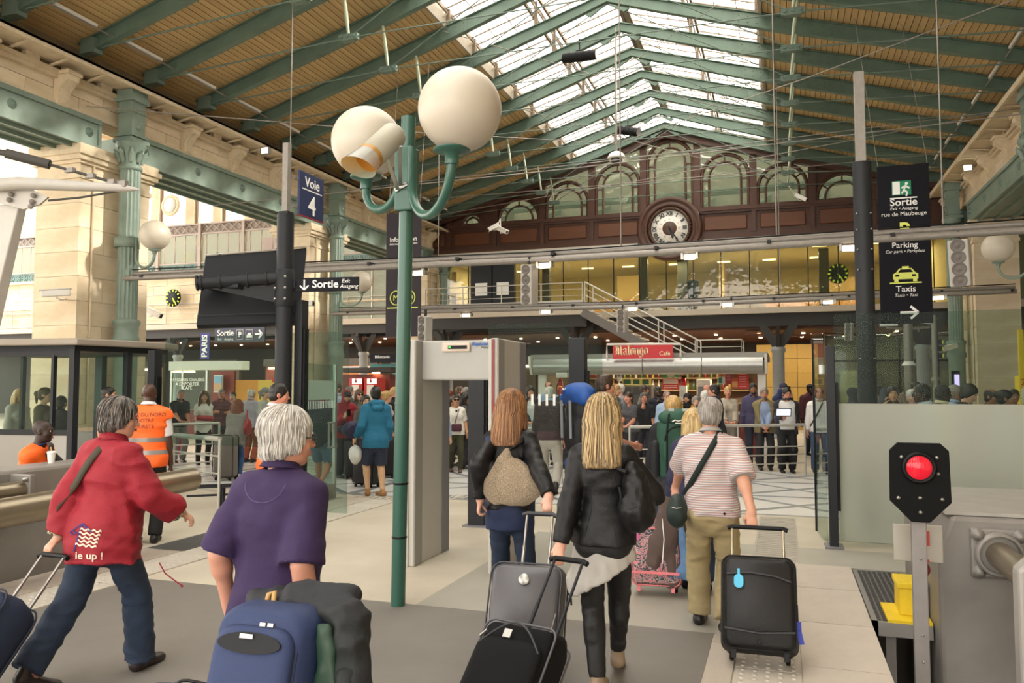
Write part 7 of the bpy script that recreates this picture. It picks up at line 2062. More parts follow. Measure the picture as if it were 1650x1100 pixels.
def decal(shapes, root, cen, u, v, dirn, m, name, bv, parent):
 V = []; F = []
 for vs_, fs_ in shapes:
  o = len(V)
  for (a, b_) in vs_:
   p = Vector(cen) + Vector(u)*a + Vector(v)*b_
   hit = bv.ray_cast(p - Vector(dirn)*.6, Vector(dirn))
   V.append(tuple((hit[0] if hit[0] is not None else p) - Vector(dirn)*.008))
  F += [tuple(i + o for i in fc) for fc in fs_]
 return MB().add(V, F).build(name, m, parent, local=True)
cen = Vector(lf((-4.034, 3.818, 0.832))); dirn = (cen - Vector(lf((0, 0, 1.76)))).normalized()
u_ = dirn.cross(Vector((0, 0, 1))).normalized(); v2_ = u_.cross(dirn)
def strip_shape(pts, w):
 vs_, fs_ = [], []
 for i, p in enumerate(pts):
  vs_ += [(p[0], p[1] - w/2), (p[0], p[1] + w/2)]
 for i in range(len(pts) - 1): fs_.append((2*i, 2*i+2, 2*i+3, 2*i+1))
 return vs_, fs_
waves = []
for k in range(5):
 waves.append(strip_shape([(-.030 + .11*t/16 - .006*k, .058 - .021*k - .10*(t/16)*.25 + .006*math.sin(t*1.35)) for t in range(17)], .0105))
CRMP = mat('print_cream', '#d9cdb8', .8); PURP = mat('print_purple', '#3a2a6a', .8)
decal(waves, r1, cen, u_, v2_, dirn, CRMP, 'wave_print', bv, jk)
def line_shape(a, b, w, n=6):
 a = Vector(a); b = Vector(b); d = (b - a); nn_ = Vector((-d.y, d.x)).normalized()*w/2
 vs_ = [];
 for i in range(n + 1):
  p = a.lerp(b, i/n); vs_ += [tuple(p - nn_), tuple(p + nn_)]
 return vs_, [(2*i, 2*i+2, 2*i+3, 2*i+1) for i in range(n)]
par = [line_shape((-.022, .090), (-.062, -.070), .008), line_shape((-.022, .090), (-.085, .045), .007), line_shape((-.022, .090), (.030, .035), .010), line_shape((-.085, .045), (-.070, .030), .006), line_shape((-.070, .052), (-.045, .035), .005), line_shape((-.0, .062), (.03, .035), .006), line_shape((-.07, .03), (-.04, .04), .005)]
decal(par, r1, cen, u_, v2_, dirn, PURP, 'parasol_print', bv, jk)
tm_x = text_mesh('ie up !', .058, extrude=0.0, bold=.0008)
vs_ = [(p.co.x + .02, p.co.y - .100 - .12*p.co.x) for p in tm_x.vertices]; fs_ = [tuple(p.vertices) for p in tm_x.polygons]
decal([(vs_, fs_)], r1, cen, u_, v2_, dirn, CRMP, 'lettering', bv, jk)
cd = Vector(lf((-3.668, 4.061, 0.612))); MB().tube([cd + Vector((-.03, 0, .05)), cd + Vector((.02, 0, -.01)), cd + Vector((.07, .02, -.05)), cd + Vector((.12, .04, -.085))], .004, 5).sphere(cd + Vector((.12, .04, -.088)), .008, 8, 6).build('drawstring', RED, jk, local=True)
sb1 = thing('shoulder_bag', 'dark bag peeping out below the hem of the red jacket', 'bag', r1.location, r1.rotation_euler.z)
part('body', Blob().rc((-.16, -.02, .72), (-.06, -.05, .70), .06, .06, n=(0, 1, 0), f=.6).cut((0, 0, .755), (0, 0, 1)), .01, mat('dark_bag', '#2a241e', .6), sb1)
NAVY = mat('navy_canvas_bag', '#1f2b44', .8, var=.08, scale=8, bump=.2, bscale=150)
t = suitcase('navy trolley bag with brown straps at the bottom left corner', -4.12, 3.00, -3, .72, .44, .30, .60, NAVY, 1.0, STEEL, mat('navy_trim', '#161d2e', .7), name='trolley_bag', r=.09)
for z in (.16, .36):
 MB().bar((-.215, -.15, z), (-.215, -.152, z), .29, .05, up=(0,0,1)).build('side_strap', mat('brown_strap', '#4d3f30', .8), t, local=True)
 MB().box((0, -.305, z), (.43, .012, .05)).build('strap', mat('brown_strap', '#4d3f30', .8), t, local=True)
MB().tube([(-.10, -.18, .515), (-.07, -.18, .56), (.07, -.18, .56), (.10, -.18, .515)], .017, 8).build('carry_handle', NAVY, t, local=True)
MB().box((.02, -.20, .53), (.12, .05, .03)).tube([(-.12, -.22, .52), (-.04, -.26, .53), (.06, -.24, .525), (.14, -.2, .52)], .007, 6).build('buckle', STEEL, t, local=True)
part('ribbon', Blob().rc((.05, -.30, .47), (.08, -.34, .38), .02, .028).rc((.02, -.30, .46), (.0, -.33, .40), .016, .02), .008, mat('blue_ribbon', '#24507c', .7), t, folds(.01, 30, 30, 2))
# ---------------------------------------------------------------- man in the purple polo
PUR = mat('purple_pique', '#2e1c45', .85, var=.05, scale=5, bump=.3, bscale=260)
r2 = person('white haired man with glasses seen from behind in a purple polo shirt', -1.985, 2.83, -4)
lf2 = lambda p: to_local(r2, p)
f2 = Fig(1.655, .97, False, lean=.03, head=(-.62, -.06, 0), feet=[(-.12, -.15, .03, .1), (.12, .15, 0, -.1)], belly=.02,
   poles=[(-.25, -1, 0), (.15, -1, 0)], hands=[{'at': (-.235, .0, .84), 'd': (.05, .1, -1), 'n': (1, .1, 0), 'curl': .7}, {'at': (.20, -.03, .82), 'd': (0, -.25, -1), 'n': (0, 1, -.2), 'curl': 1.0}])
f2.body(r2, '#c78f78', .0075)
hr2 = f2.hair(r2, 'full', '#aaa59e', '#d2cec8', .0055, .006, seed=9)
strands(f2, r2, hr2, 460, ['#b5b0a9', '#cbc7c0', '#a39e97'], kind='short', r=.0026, fly=.010, seed=2)
f2.glasses(r2, None)
f2.face(r2, '#c9c0b4')
po = f2.top(r2, PUR, hem=.20, sleeve=.98, g=.020, h=.0085, amp=.020, flare=.012, name='polo_shirt', seed=3, wide=.020, collar=(PUR, .034, .074, .014))
seam = [Vector(f2.N + f2.X*(.10*math.cos(a)) + f2.U*(-.02 + .075*math.sin(a)*1.0)) for a in np.linspace(PI, 2*PI, 18)]
bv2 = bvh_of(po); pts = []
for p in seam:
 hit = bv2.ray_cast(p - Vector(f2.Ff)*.6, Vector(f2.Ff));
 if hit[0] is not None: pts.append(hit[0] - Vector(f2.Ff)*.001)
MB().tube(pts, .0013, 4).build('yoke_seam', mat('purple_thread', '#6a5a86', .8), po, local=True)
for i in range(2):
 b = Blob(); S, E = f2.sh[i], f2.el[i]
 b.rc(S + (E-S)*.88, S + (E-S)*.985, .078, .079, .01, flat=True); b.cut(S + (E-S)*.88, -(E-S)); part('sleeve_hem', b, .008, PUR, po)
f2.trousers(r2, cloth('#3c3a3c'), h=.014)
f2.shoes(r2, mat('black_leather', '#161414', .35), .011)
BLUE = mat('blue_nylon', '#24335a', .7, var=.06, scale=6, bump=.2, bscale=220)
t = suitcase('large blue suitcase, only its top corner showing, under the blue cabin bag', -1.93, 2.32, -6, .16, .46, .28, .64, BLUE, .66, STEEL, BLACK, r=.10)
MB().tube([(p[0]*.8, -.292, .36 + p[1]*.72) for p in rrect(.46, .58, .10)], .007, 5, closed=True).build('pocket_zip', BLACK, t, local=True)
bc = thing('cabin_bag', 'blue cabin bag with a black oval badge panel, stacked behind the man in purple', 'bag', (-1.75, 2.45, 0.744))
bc.location.z = .525; bc.location.x += .05; bc.rotation_euler = (-.30, 0, math.radians(2))
bo2 = rbox(.36, .24, .44, .085, 0, .0, .015).build('body', BLUE, bc, local=True)
pk = rbox(.29, .06, .34, .07, .02, -.215, .01).build('front_pocket', BLUE, bc, local=True)
MB().prism([(.105*math.cos(a), .032*math.sin(a) + .012*math.cos(a)**2) if False else (.12*math.cos(a)*(1 - .1*math.sin(a)), .034*math.sin(a)) for a in np.linspace(0, 2*PI, 33)[:-1]], (0, -.2765, .315), (1, 0, 0), (0, .06, 1), (0, -.006, 0)).build('badge_panel', mat('black_panel', '#17181c', .8), pk, local=True)
MB().box((-.01, -.286, .335), (.05, .004, .014)).build('label_plate', STEEL, pk, local=True)
MB().tube([(p[0], -.225, .19 + p[1]) for p in rrect(.31, .36, .075)], .006, 5, closed=True).build('zip', BLACK, pk, local=True)
MB().tube([(p[0], -.10, .22 + p[1]) for p in rrect(.37, .45, .087)], .006, 5, closed=True).build('piping', mat('light_piping', '#4c6292', .6), bo2, local=True)
for x in (.02, .05): MB().box((x, -.24, .375), (.022, .02, .012)).build('zip_pull', STEEL, pk, local=True)
MB().tube([(-.075, -.10, .435), (-.07, -.10, .475), (-.05, -.10, .485), (-.045, -.1, .44)], .010, 6).build('tan_loop', mat('tan_leather', '#b8935a', .6), bc, local=True)
jt = thing('folded_jacket', 'dark navy and green rain jacket draped over the blue cabin bag', 'jacket', bc.location)
JKN = mat('navy_rainwear', '#17181f', .7, var=.15, scale=5, bump=.15, hex2='#131918'); JKG = mat('green_rainwear', '#1f3a2a', .55, var=.15, scale=6)
b = Blob().rc((-.16, .12, .43), (.20, .10, .47), .055, .06).rc((.02, .08, .47), (.26, .04, .44), .05, .055).rc((.26, .04, .42), (.31, -.02, .22), .06, .055).rc((.30, -.01, .22), (.28, .0, -.10), .055, .07).rc((.24, .06, .36), (.24, .04, .0), .05, .05)
b.rc((-.16, .10, .42), (-.215, .0, .28), .035, .03).rc((-.21, .0, .28), (-.22, .04, .05), .03, .025).rc((.30, -.02, .36), (.355, -.05, .17), .045, .04)
part('shell', b, .0085, JKN, jt, folds(.03, 11, 11, 5))
part('green_lining', Blob().rc((.225, -.05, .40), (.245, -.07, .10), .03, .05, n=(0, 1, 0), f=.6).rc((-.175, .0, .38), (-.225, -.03, .2), .022, .016), .008, JKG, jt, folds(.02, 16, 12, 6))
part('sleeve', Blob().rc((.31, -.06, .26), (.36, -.10, .10), .042, .045, flat=True), .008, JKN, jt, folds(.014, 18, 18, 7))
# ---------------------------------------------------------------- strawberry blonde with the sequin bag
LEA = mat('black_leather_jacket', '#0d0c0e', .5, var=.1, scale=6, spec=.35, bump=.12, bscale=60)
r3 = person('woman with long strawberry blonde hair and black jacket, pulling a grey case', -1.85, 5.42, 6)
lf3 = lambda p: to_local(r3, p)
t6 = suitcase('grey hard shell suitcase with an oval badge behind the strawberry blonde woman', -1.49, 4.66, 3, .40, .44, .26, .58, mat('grey_shell', '#59575a', .4, var=.05, scale=3), 1.0, STEEL, mat('shell_seam', '#3c3b3e', .4), mat('grip_dark', '#26262a', .4), r=.07, rods=(.085,))
MB().lathe([(.0, .004), (.028, .004), (.034, 0)], (0, -.275, .54), 20, RX).build('badge', STEEL, t6, local=True)
for sx in (-1, 1): MB().tube([(sx*.17, -.262, .12), (sx*.185, -.262, .24), (sx*.205, -.25, .36)], .004, 5).build('shell_groove', mat('shell_light', '#8a888a', .4), t6, local=True)
MB().tube([(.226, -.06, .52), (.25, -.05, .48), (.255, -.05, .44)], .006, 5).build('side_cord', BLACK, t6, local=True)
bpy.context.view_layer.update()
g6 = grip_of(t6, 1.0, .05)
f3 = Fig(1.725, .90, True, lean=.02, feet=[(-.08, .05, 0, 0), (.08, -.12, .05, -.05)], head=(-.25, .0, 0),
   hands=[{'at': lf3((-2.006, 5.237, 0.97)), 'd': (-.15, .0, -1), 'n': (1, .2, .2), 'curl': .9}, {'at': lf3(g6 + Vector((.01, .05, .07))), 'd': (-.1, -.45, -.9), 'n': (0, .9, -.4), 'curl': 1.15}])
f3.body(r3, '#d6a48e', .009)
hr3 = f3.hair(r3, 'long', '#6b4729', '#946a45', .007, .012, L=.255, seed=5)
b = Blob()
jk3 = f3.top(r3, LEA, hem=.02, sleeve=1.93, g=.013, h=.009, amp=.018, flare=.0, name='jacket', seed=6, wide=.006)
f3.top(r3, cloth('#1f2a4a'), hem=.17, sleeve=.3, g=.008, h=.012, amp=.012, flare=.012, name='blouse', seed=2)
f3.trousers(r3, DENIMD, g=.006, cuff=1.0, h=.010, amp=.012, wide=.004)
f3.shoes(r3, BLACK, .010)
strands(f3, r3, hr3, 340, ['#573820', '#7d5432', '#a87c52'], L=.265, r=.0030, seed=3)
f3.face(r3, '#6a4a30')
sq = thing('sequin_bag', 'slouchy gold sequin handbag hanging on the back of the strawberry blonde woman', 'handbag', r3.location, r3.rotation_euler.z)
SEQ = mat('gold_sequins', '#cdb99f', .3, .8, var=.55, scale=120, bump=1.0, bscale=230)
b = Blob(); c = V3(.05, -.20, 1.10)
b.el(c + V3(0, 0, -.06), (.20, .085, .10), .05).el(c + V3(0, -.0, .03), (.15, .07, .13), .05).rc(c + V3(-.10, 0, .0), c + V3(-.02, 0, .21), .07, .028, .05).rc(c + V3(.12, 0, -.02), c + V3(.045, 0, .12), .06, .025, .05).el(c + V3(.02, -.02, .24), (.03, .05, .06), .03, op='-')
b.rc(c + V3(-.02, -.09, .20), c + V3(.06, -.11, .02), .02, .03, .03, op='-')
part('body', b, .009, SEQ, sq, folds(.028, 9, 5, 4))
MB().tube([c + V3(-.16, -.0, -.10), c + V3(-.08, -.01, -.15), c + V3(.08, -.01, -.15), c + V3(.18, 0, -.09)], .007, 6).build('bottom_trim', LEA, sq, local=True)
sh3 = f3.sh[1]
MB().tube([c + V3(-.02, .0, .21), V3(*(sh3 + V3(-.03, -.10, .0))), V3(*(sh3 + V3(-.02, -.02, .078))), V3(*(sh3 + V3(.0, .06, .03))), V3(*(sh3 + V3(.03, .08, -.12))), c + V3(.18, .12, .0), c + V3(.06, .02, .11)], .011, 8).build('strap', LEA, sq, local=True)
# ---------------------------------------------------------------- blonde in the black jacket
r4 = person('woman with long straight blonde hair, black leather jacket and skinny black trousers', -1.00, 4.60, 6)
lf4 = lambda p: to_local(r4, p)
t7 = suitcase('black soft suitcase with a small white square badge, cut by the bottom edge', -1.29, 3.54, -14, .75, .40, .24, .55, mat('black_nylon', '#0e0e10', .8, var=.08, bump=.15, bscale=200, spec=.2), 1.10, DARK, mat('grey_piping', '#55555a', .5), r=.05, rods=(.085,), bulge=.02)
MB().box((-.03, -.266, .53), (.042, .004, .042)).build('badge', mat('badge_silver', '#c6c4c0', .35, .3), t7, local=True)
MB().tube([(-.17 + .34*k/12, -.262, .46 + .13*math.sin(PI*k/12)) for k in range(13)], .006, 5).build('pocket_zip', mat('zip_dark', '#2c2c30', .5), t7, local=True)
MB().bar((-.19, -.24, .50), (-.15, -.26, .53), .012, .008).bar((-.21, -.20, .43), (-.20, -.22, .45), .012, .01).build('zip_pull', STEEL, t7, local=True)
rbox(.34, .05, .40, .06, .1, -.225, .015).build('front_pocket', mat('black_nylon', '#161618', .75), t7, local=True)
bpy.context.view_layer.update()
g7 = grip_of(t7, 1.10, -.01)
f4 = Fig(1.70, .90, True, lean=.0, feet=[(-.03, -.03, 0, .05), (.05, .36, .05, -.05)], head=(.06, .02, 0),
   hands=[{'at': lf4((-1.202, 4.405, 0.857)), 'd': (-.1, -.6, -.85), 'n': (0, .85, -.5), 'curl': 1.15}, {'at': (.23, .30, 1.12), 'd': (-.1, 1, .1), 'n': (-1, 0, 0), 'curl': .8}], poles=[(-.05, -1, 0), (.45, -1, -.2)])
f4.body(r4, '#d3a088', .008)
hr4 = f4.hair(r4, 'long', '#6e573a', '#a88f66', .0065, .013, L=.275, seed=2)
strands(f4, r4, hr4, 420, ['#4f3d27', '#7d6340', '#a88d60', '#c4ad80'], L=.285, r=.0030, seed=4)
f4.face(r4, '#8a6a48')
jk4 = f4.top(r4, LEA, hem=.05, sleeve=1.95, g=.014, h=.0085, amp=.020, flare=.022, name='jacket', seed=11, wide=.005)
mb = MB()
for sgn in (-1, 1):
 pts = []
 for k in range(10):
  p = Vector(f4.N*(1 - k/9) + f4.P*(k/9)) + Vector(f4.X)*sgn*(.07 + .02*math.cos(k*.8)) + Vector((0, 0, -.10))
  hit = bvh_of(jk4).ray_cast(p - Vector((0, .6, 0)), Vector((0, 1, 0))) if k in (0,) else None
  pts.append(p)
 bj = bvh_of(jk4); Q = []
 for p in pts:
  hit = bj.ray_cast(p - Vector((0, .6, 0)), Vector((0, 1, 0)))
  if hit[0] is not None and hit[0].y < 0: Q.append(hit[0])
 if len(Q) > 2: MB().tube(Q, .0022, 4).build('back_seam', LEA, jk4, local=True)
GRYT = mat('grey_jersey', '#a8a49e', .85, var=.05, bump=.15, bscale=150)
b = Blob(); q = f4.k
b.rc(f4.P + V3(0, 0, -.04), f4.P + V3(0, 0, -.26), .150, .208, .04, (0, 1, 0), .80).rc(f4.P + V3(-.13, 0, -.12), f4.P + V3(-.12, .02, -.47), .075, .02, .06, (1, 0, 0), .55)
b.rc(f4.P + V3(.14, 0, -.1), f4.P + V3(.15, .0, -.24), .05, .03, .05)
b.cut(f4.P + V3(0, 0, -.245), (.50, 0, -.86));
b.cuts(f4.P + V3(.0, 0, -.19), (0, 0, -1), f4.P + V3(.10, 0, -.26), .13)
part('blouse', b, .009, GRYT, r4, folds(.028, 14, 3, 8))
f4.trousers(r4, mat('black_stretch', '#101012', .6, var=.08, bump=.12), g=.011, cuff=.95, h=.009, amp=.010, wide=.0)
f4.shoes(r4, mat('taupe_shoe', '#8f7b66', .5), .009)
hb = thing('shoulder_bag', 'soft black leather shoulder bag under the arm of the blonde woman in front', 'handbag', r4.location, r4.rotation_euler.z)
b = Blob(); c = V3(.205, -.13, 1.13)
b.el(c, (.075, .10, .16), .04).el(c + V3(0, 0, -.08), (.095, .12, .10), .05).rc(c + V3(-.03, 0, .08), c + V3(-.03, .0, .17), .05, .03)
part('body', b, .009, LEA, hb, folds(.028, 14, 9, 3))
sh4 = f4.sh[1]
MB().tube([c + V3(-.05, -.05, .15), V3(*(sh4 + V3(-.055, -.10, -.05))), V3(*(sh4 + V3(-.05, -.03, .072))), V3(*(sh4 + V3(-.04, .05, .05))), V3(*(sh4 + V3(.0, .10, -.10))), c + V3(.02, .1, .12)], .013, 8).build('strap', LEA, hb, local=True)
MB().tube([c + V3(-.09, -.06, .07), c + V3(-.08, -.07, .02), c + V3(-.085, -.06, -.03)], .010, 6).build('tassel', BLACK, hb, local=True)
# ---------------------------------------------------------------- man in the striped polo
r5 = person('grey haired man in a striped polo shirt and khaki trousers, pulling a black case', -.50, 6.00, 4)
lf5 = lambda p: to_local(r5, p)
t8 = suitcase('big black suitcase with a turquoise luggage tag on the paving at right', -.165, 5.40, 2, .40, .43, .26, .56, mat('black_satin_nylon', '#111113', .55, var=.08, scale=5, bump=.12, bscale=40), .86, mat('champagne_rod', '#bdb29a', .3, .8), BLACK, r=.05, rods=(.165,), bulge=.02)
MB().tube([(-.195, -.262, .50), (-.05, -.268, .515), (.10, -.268, .50), (.195, -.262, .47)], .007, 5).build('pocket_zip', mat('zip_dark', '#2c2c30', .5), t8, local=True)
MB().tube([(-.21, -.262, .17), (0, -.275, .15), (.21, -.262, .17)], .008, 5).build('lower_seam', mat('zip_dark', '#2c2c30', .5), t8, local=True)
MB().lathe([(.012, .006), (.014, 0)], (0, -.27, .10), 12, RX).build('round_stud', BLACK, t8, local=True)
lt = thing('luggage_tag', 'turquoise oval luggage tag hanging on the big black suitcase', 'tag', t8.location); lt.rotation_euler = t8.rotation_euler
MB().prism([(p[0], p[1]) for p in rrect(.058, .085, .028)], (-.12, -.283, .455), (1, 0, 0), (0, 0, 1), (0, -.005, 0)).build('tag', mat('turquoise', '#4fb6dc', .45), lt, local=True)
MB().box((-.12, -.284, .507), (.014, .006, .05)).build('loop', mat('turquoise', '#4fb6dc', .45), lt, local=True)
b3 = thing('key_fob', 'blue tag and black strap hanging on the side of the big black suitcase', 'tag', t8.location); b3.rotation_euler = t8.rotation_euler
MB().box((.225, -.16, .30), (.02, .03, .10)).build('strap', BLACK, b3, local=True)
MB().box((.235, -.165, .225), (.03, .03, .05)).prism([(-.018, 0), (.012, 0), (.03, -.09), (.0, -.095)], (.235, -.17, .21), (1, 0, 0), (0, 0, 1), (0, .006, 0)).build('blue_tag', mat('royal_blue', '#1f2fa0', .5), b3, local=True)
bpy.context.view_layer.update()
g8 = grip_of(t8, .86, -.03)
f5 = Fig(1.665, 1.06, False, lean=.05, feet=[(-.10, .18, 0, .12), (.09, -.10, .04, -.12)], head=(.06, -.12, 0), belly=.03,
   hands=[{'at': lf5((-0.836, 6.482, 0.905)), 'd': (-.1, -.15, -1), 'n': (.5, .8, 0), 'curl': 1.0}, {'at': lf5(g8 + Vector((.0, .04, .075))), 'd': (0, -.4, -.92), 'n': (0, .92, -.4), 'curl': 1.15}])
f5.body(r5, '#cb957c', .009)
hr5 = f5.hair(r5, 'short', '#837b74', '#a9a29b', .007, .008, seed=3)
strands(f5, r5, hr5, 380, ['#857d76', '#968e86', '#aea7a0'], kind='short', r=.0024, fly=.006, seed=5)
f5.face(r5, '#a89c90')
STR = stripes('striped_pique', '#d6cfca', '#a86a6c', 62, .28, base2='#8a8a8e')
po5 = f5.top(r5, STR, hem=.06, sleeve=.95, g=.018, h=.009, amp=.020, flare=.01, name='polo_shirt', seed=13, wide=.022, collar=(mat('grey_rib', '#a5a29e', .85), .030, .072, .014))
for i in range(2):
 b = Blob(); S, E = f5.sh[i], f5.el[i]
 b.rc(S + (E-S)*.89, S + (E-S)*.97, .080, .081, .01, flat=True); b.cut(S + (E-S)*.89, -(E-S)); part('sleeve_hem', b, .008, mat('grey_rib', '#a5a29e', .85), po5)
f5.trousers(r5, mat('khaki_twill', '#a3936d', .85, var=.06, bump=.2, bscale=160), g=.014, cuff=1.0, h=.010, amp=.020, wide=.020, straight=.080)
f5.shoes(r5, mat('black_leather', '#161414', .35), .010)
f5.strap(r5, po5, f5.N + V3(.05, 0, 0), f5.P + V3(-.24, 0, .0), .042, mat('dark_green_web', '#16221f', .8), off=.004, name='bag_strap')
MB().lathe([(.008, .004), (.01, 0)], Vector(f5.P) + Vector((.09, -.165, -.02)), 8, RX).build('pocket_button', BLACK, r5, local=True)
sb5 = thing('messenger_bag', 'small dark green messenger bag on the hip of the striped polo man', 'bag', r5.location, r5.rotation_euler.z)
part('body', Blob().el((-.24, -.10, .86), (.075, .085, .12), .03).el((-.24, -.15, .84), (.06, .05, .085), .03), .009, mat('dark_green_nylon', '#1a2a27', .6, var=.1), sb5, folds(.012, 14, 14, 3))
MB().tube([(-.27, -.205, .90), (-.24, -.215, .895), (-.205, -.20, .90)], .004, 5).build('zip', STEEL, sb5, local=True)
PK = mat('pink_pattern', '#c98a90', .75); tt = NT(PK); tcx = tt.n('TexCoord'); vo = tt.n('TexWave'); vo.wave_type = 'RINGS'; vo.inputs['Scale'].default_value = 9; vo.inputs['Distortion'].default_value = 14; vo.inputs['Detail'].default_value = 3; vo.inputs['Detail Scale'].default_value = 2.2
crp = tt.n('ValToRGB'); crp.color_ramp.interpolation = 'CONSTANT'; crp.color_ramp.elements[0].color = lin('#4a464c'); crp.color_ramp.elements[1].position = .30; crp.color_ramp.elements[1].color = lin('#c8c2c0'); e_ = crp.color_ramp.elements.new(.66); e_.color = lin('#55505a'); e_ = crp.color_ramp.elements.new(.80); e_.color = lin('#d9848c')
tt.l(tcx.outputs['Object'], vo.inputs['Vector']); tt.l(vo.outputs['Fac'], crp.inputs[0]); tt.l(crp.outputs[0], tt.b.inputs['Base Color'])
t9 = suitcase('pink and grey leaf patterned suitcase with a bright pink tag', -1.04, 6.98, 4, .20, .40, .25, .54, PK, .78, DARK, mat('pink_trim', '#e07a82', .6), r=.05, rods=(.10,))
MB().bar((-.195, -.268, .16), (.195, -.268, .16), .02, .022).build('pink_band', mat('pink_trim', '#e07a82', .6), t9, local=True)
MB().bar((-.195, -.262, .52), (.195, -.262, .52), .012, .012).build('pink_zip', mat('pink_trim', '#e07a82', .6), t9, local=True)
ptg = thing('pink_tag', 'hot pink luggage tag on the leaf patterned suitcase', 'tag', t9.location); ptg.rotation_euler = t9.rotation_euler
MB().prism(rrect(.055, .085, .02), (-.17, -.285, .46), (1, 0, .2), (-.2, 0, 1), (0, -.005, 0)).build('tag', mat('hot_pink', '#e05aa0', .5), ptg, local=True)
cj = thing('brown_hoodie', 'brown zipped hoodie hanging over the pink patterned suitcase', 'jacket', t9.location, math.radians(4))
BRH = mat('brown_fleece', '#5a4b45', .9, var=.08, bump=.25, bscale=120)
b = Blob().rc((.10, -.10, .74), (.07, -.16, .42), .075, .10, n=(0, 1, 0), f=.6).rc((.13, -.12, .70), (.13, -.18, .12), .05, .055, n=(0, 1, 0), f=.8).rc((.02, -.16, .46), (-.02, -.18, .28), .07, .07, n=(0, 1, 0), f=.55).rc((.22, -.05, .70), (.27, -.08, .25), .06, .08, n=(0, 1, 0), f=.6)
part('cloth', b, .010, BRH, cj, folds(.022, 12, 6, 5))
MB().tube([(.06, -.245, .66), (.075, -.27, .50), (.06, -.285, .30)], .005, 5).build('white_zip', WHITE, cj, local=True)
bs = thing('dotted_scarf', 'blue dotted cloth hanging beside the brown hoodie', 'scarf', t9.location, math.radians(4))
DOT = mat('dotted_blue', '#5f83ad', .8, var=.15, scale=30)
part('cloth', Blob().rc((.20, -.16, .62), (.26, -.18, .20), .02, .05, n=(0, 1, 0), f=.5).rc((.24, -.18, .24), (.12, -.2, .17), .05, .04, n=(0, 1, 0), f=.5), .009, DOT, bs, folds(.012, 14, 10, 2))
# ---------------------------------------------------------------- navy woman with the blonde bob
r6 = person('woman with a blonde bob and navy hoodie beside the striped polo man', -.73, 7.12, 5)
f6 = Fig(1.532, 1.05, True, head=(.15, -.1, 0), feet=[(-.09, .1, 0, 0), (.09, -.12, .04, 0)])
f6.body(r6, '#cf9f88', .012); f6.hair(r6, 'bob', '#b08c52', '#d9bd84', .009, .012, seed=6); f6.face(r6, '#8a6a48')
f6.top(r6, cloth('#2a2c48'), hem=.12, sleeve=1.9, g=.022, h=.013, amp=.018, flare=.02, name='hoodie', wide=.01)
part('hood', Blob().rc(f6.N + V3(-.09, -.07, .0), f6.N + V3(.09, -.07, .0), .055, .055).rc(f6.N + V3(-.06, -.11, -.05), f6.N + V3(.06, -.11, -.05), .05, .05), .012, cloth('#2a2c48'), r6, folds(.012, 14, 14, 2))
f6.trousers(r6, DENIM, h=.014); f6.shoes(r6, BLACK, .012)
# ------------------------------------------------------------------ people further off
SKN = {'p': '#cf9f86', 'r': '#c98b72', 't': '#b98a68', 'b': '#4a3226', 'd': '#33231b', 'm': '#8a5f45', 'a': '#c9a07c'}
HC = {'k': '#17130f', 'b': '#3a2a1e', 'n': '#5a4330', 'g': '#7d7872', 'w': '#c9c4bc', 'y': '#b8955c', 'r': '#7a3a20', 's': '#54504c'}
HPRE = {
 'hang': lambda k: (None, None),
 'rail': lambda k: ({'at': (-.10, .34*k, .99*k), 'd': (.9, .5, -.05), 'n': (0, 0, -1), 'curl': .6}, {'at': (.10, .36*k, 1.0*k), 'd': (-.9, .5, -.05), 'n': (0, 0, -1), 'curl': .6}),
 'cross': lambda k: ({'at': (.10, .19*k, 1.20*k), 'd': (1, .15, 0), 'n': (0, -1, 0), 'curl': .5}, {'at': (-.10, .21*k, 1.17*k), 'd': (-1, .1, .1), 'n': (0, -1, 0), 'curl': .5}),
 'front': lambda k: ({'at': (-.03, .22*k, .90*k), 'd': (.4, .3, -.8), 'n': (.5, 0, 0), 'curl': .7}, {'at': (.03, .23*k, .88*k), 'd': (-.4, .3, -.8), 'n': (-.5, 0, 0), 'curl': .7}),
 'phone': lambda k: (None, {'at': (.12, .27*k, 1.22*k), 'd': (-.5, .5, .6), 'n': (-.3, -.8, .3), 'curl': .8}),
 'ear': lambda k: (None, {'at': (.135, .10*k, 1.46*k), 'd': (-.2, -.1, 1), 'n': (-1, 0, 0), 'curl': .8}),
 'chin': lambda k: (None, {'at': (.05, .20*k, 1.40*k), 'd': (-.3, -.25, .9), 'n': (-.4, -.8, 0), 'curl': 1.2}),
 'strap': lambda k: (None, {'at': (.10, .17*k, 1.30*k), 'd': (-.8, .1, .5), 'n': (0, -1, 0), 'curl': 1.1}),
 'pocket': lambda k: ({'at': (-.21, .03, .88*k)}, {'at': (.21, .03, .88*k)}),
 'bag': lambda k: ({'at': (-.10, .24*k, 1.08*k), 'd': (.6, .6, .1), 'n': (0, 0, 1), 'curl': .7}, {'at': (.12, .26*k, 1.1*k), 'd': (-.6, .6, .1), 'n': (0, 0, 1), 'curl': .7}),
}
PLAIN = {}
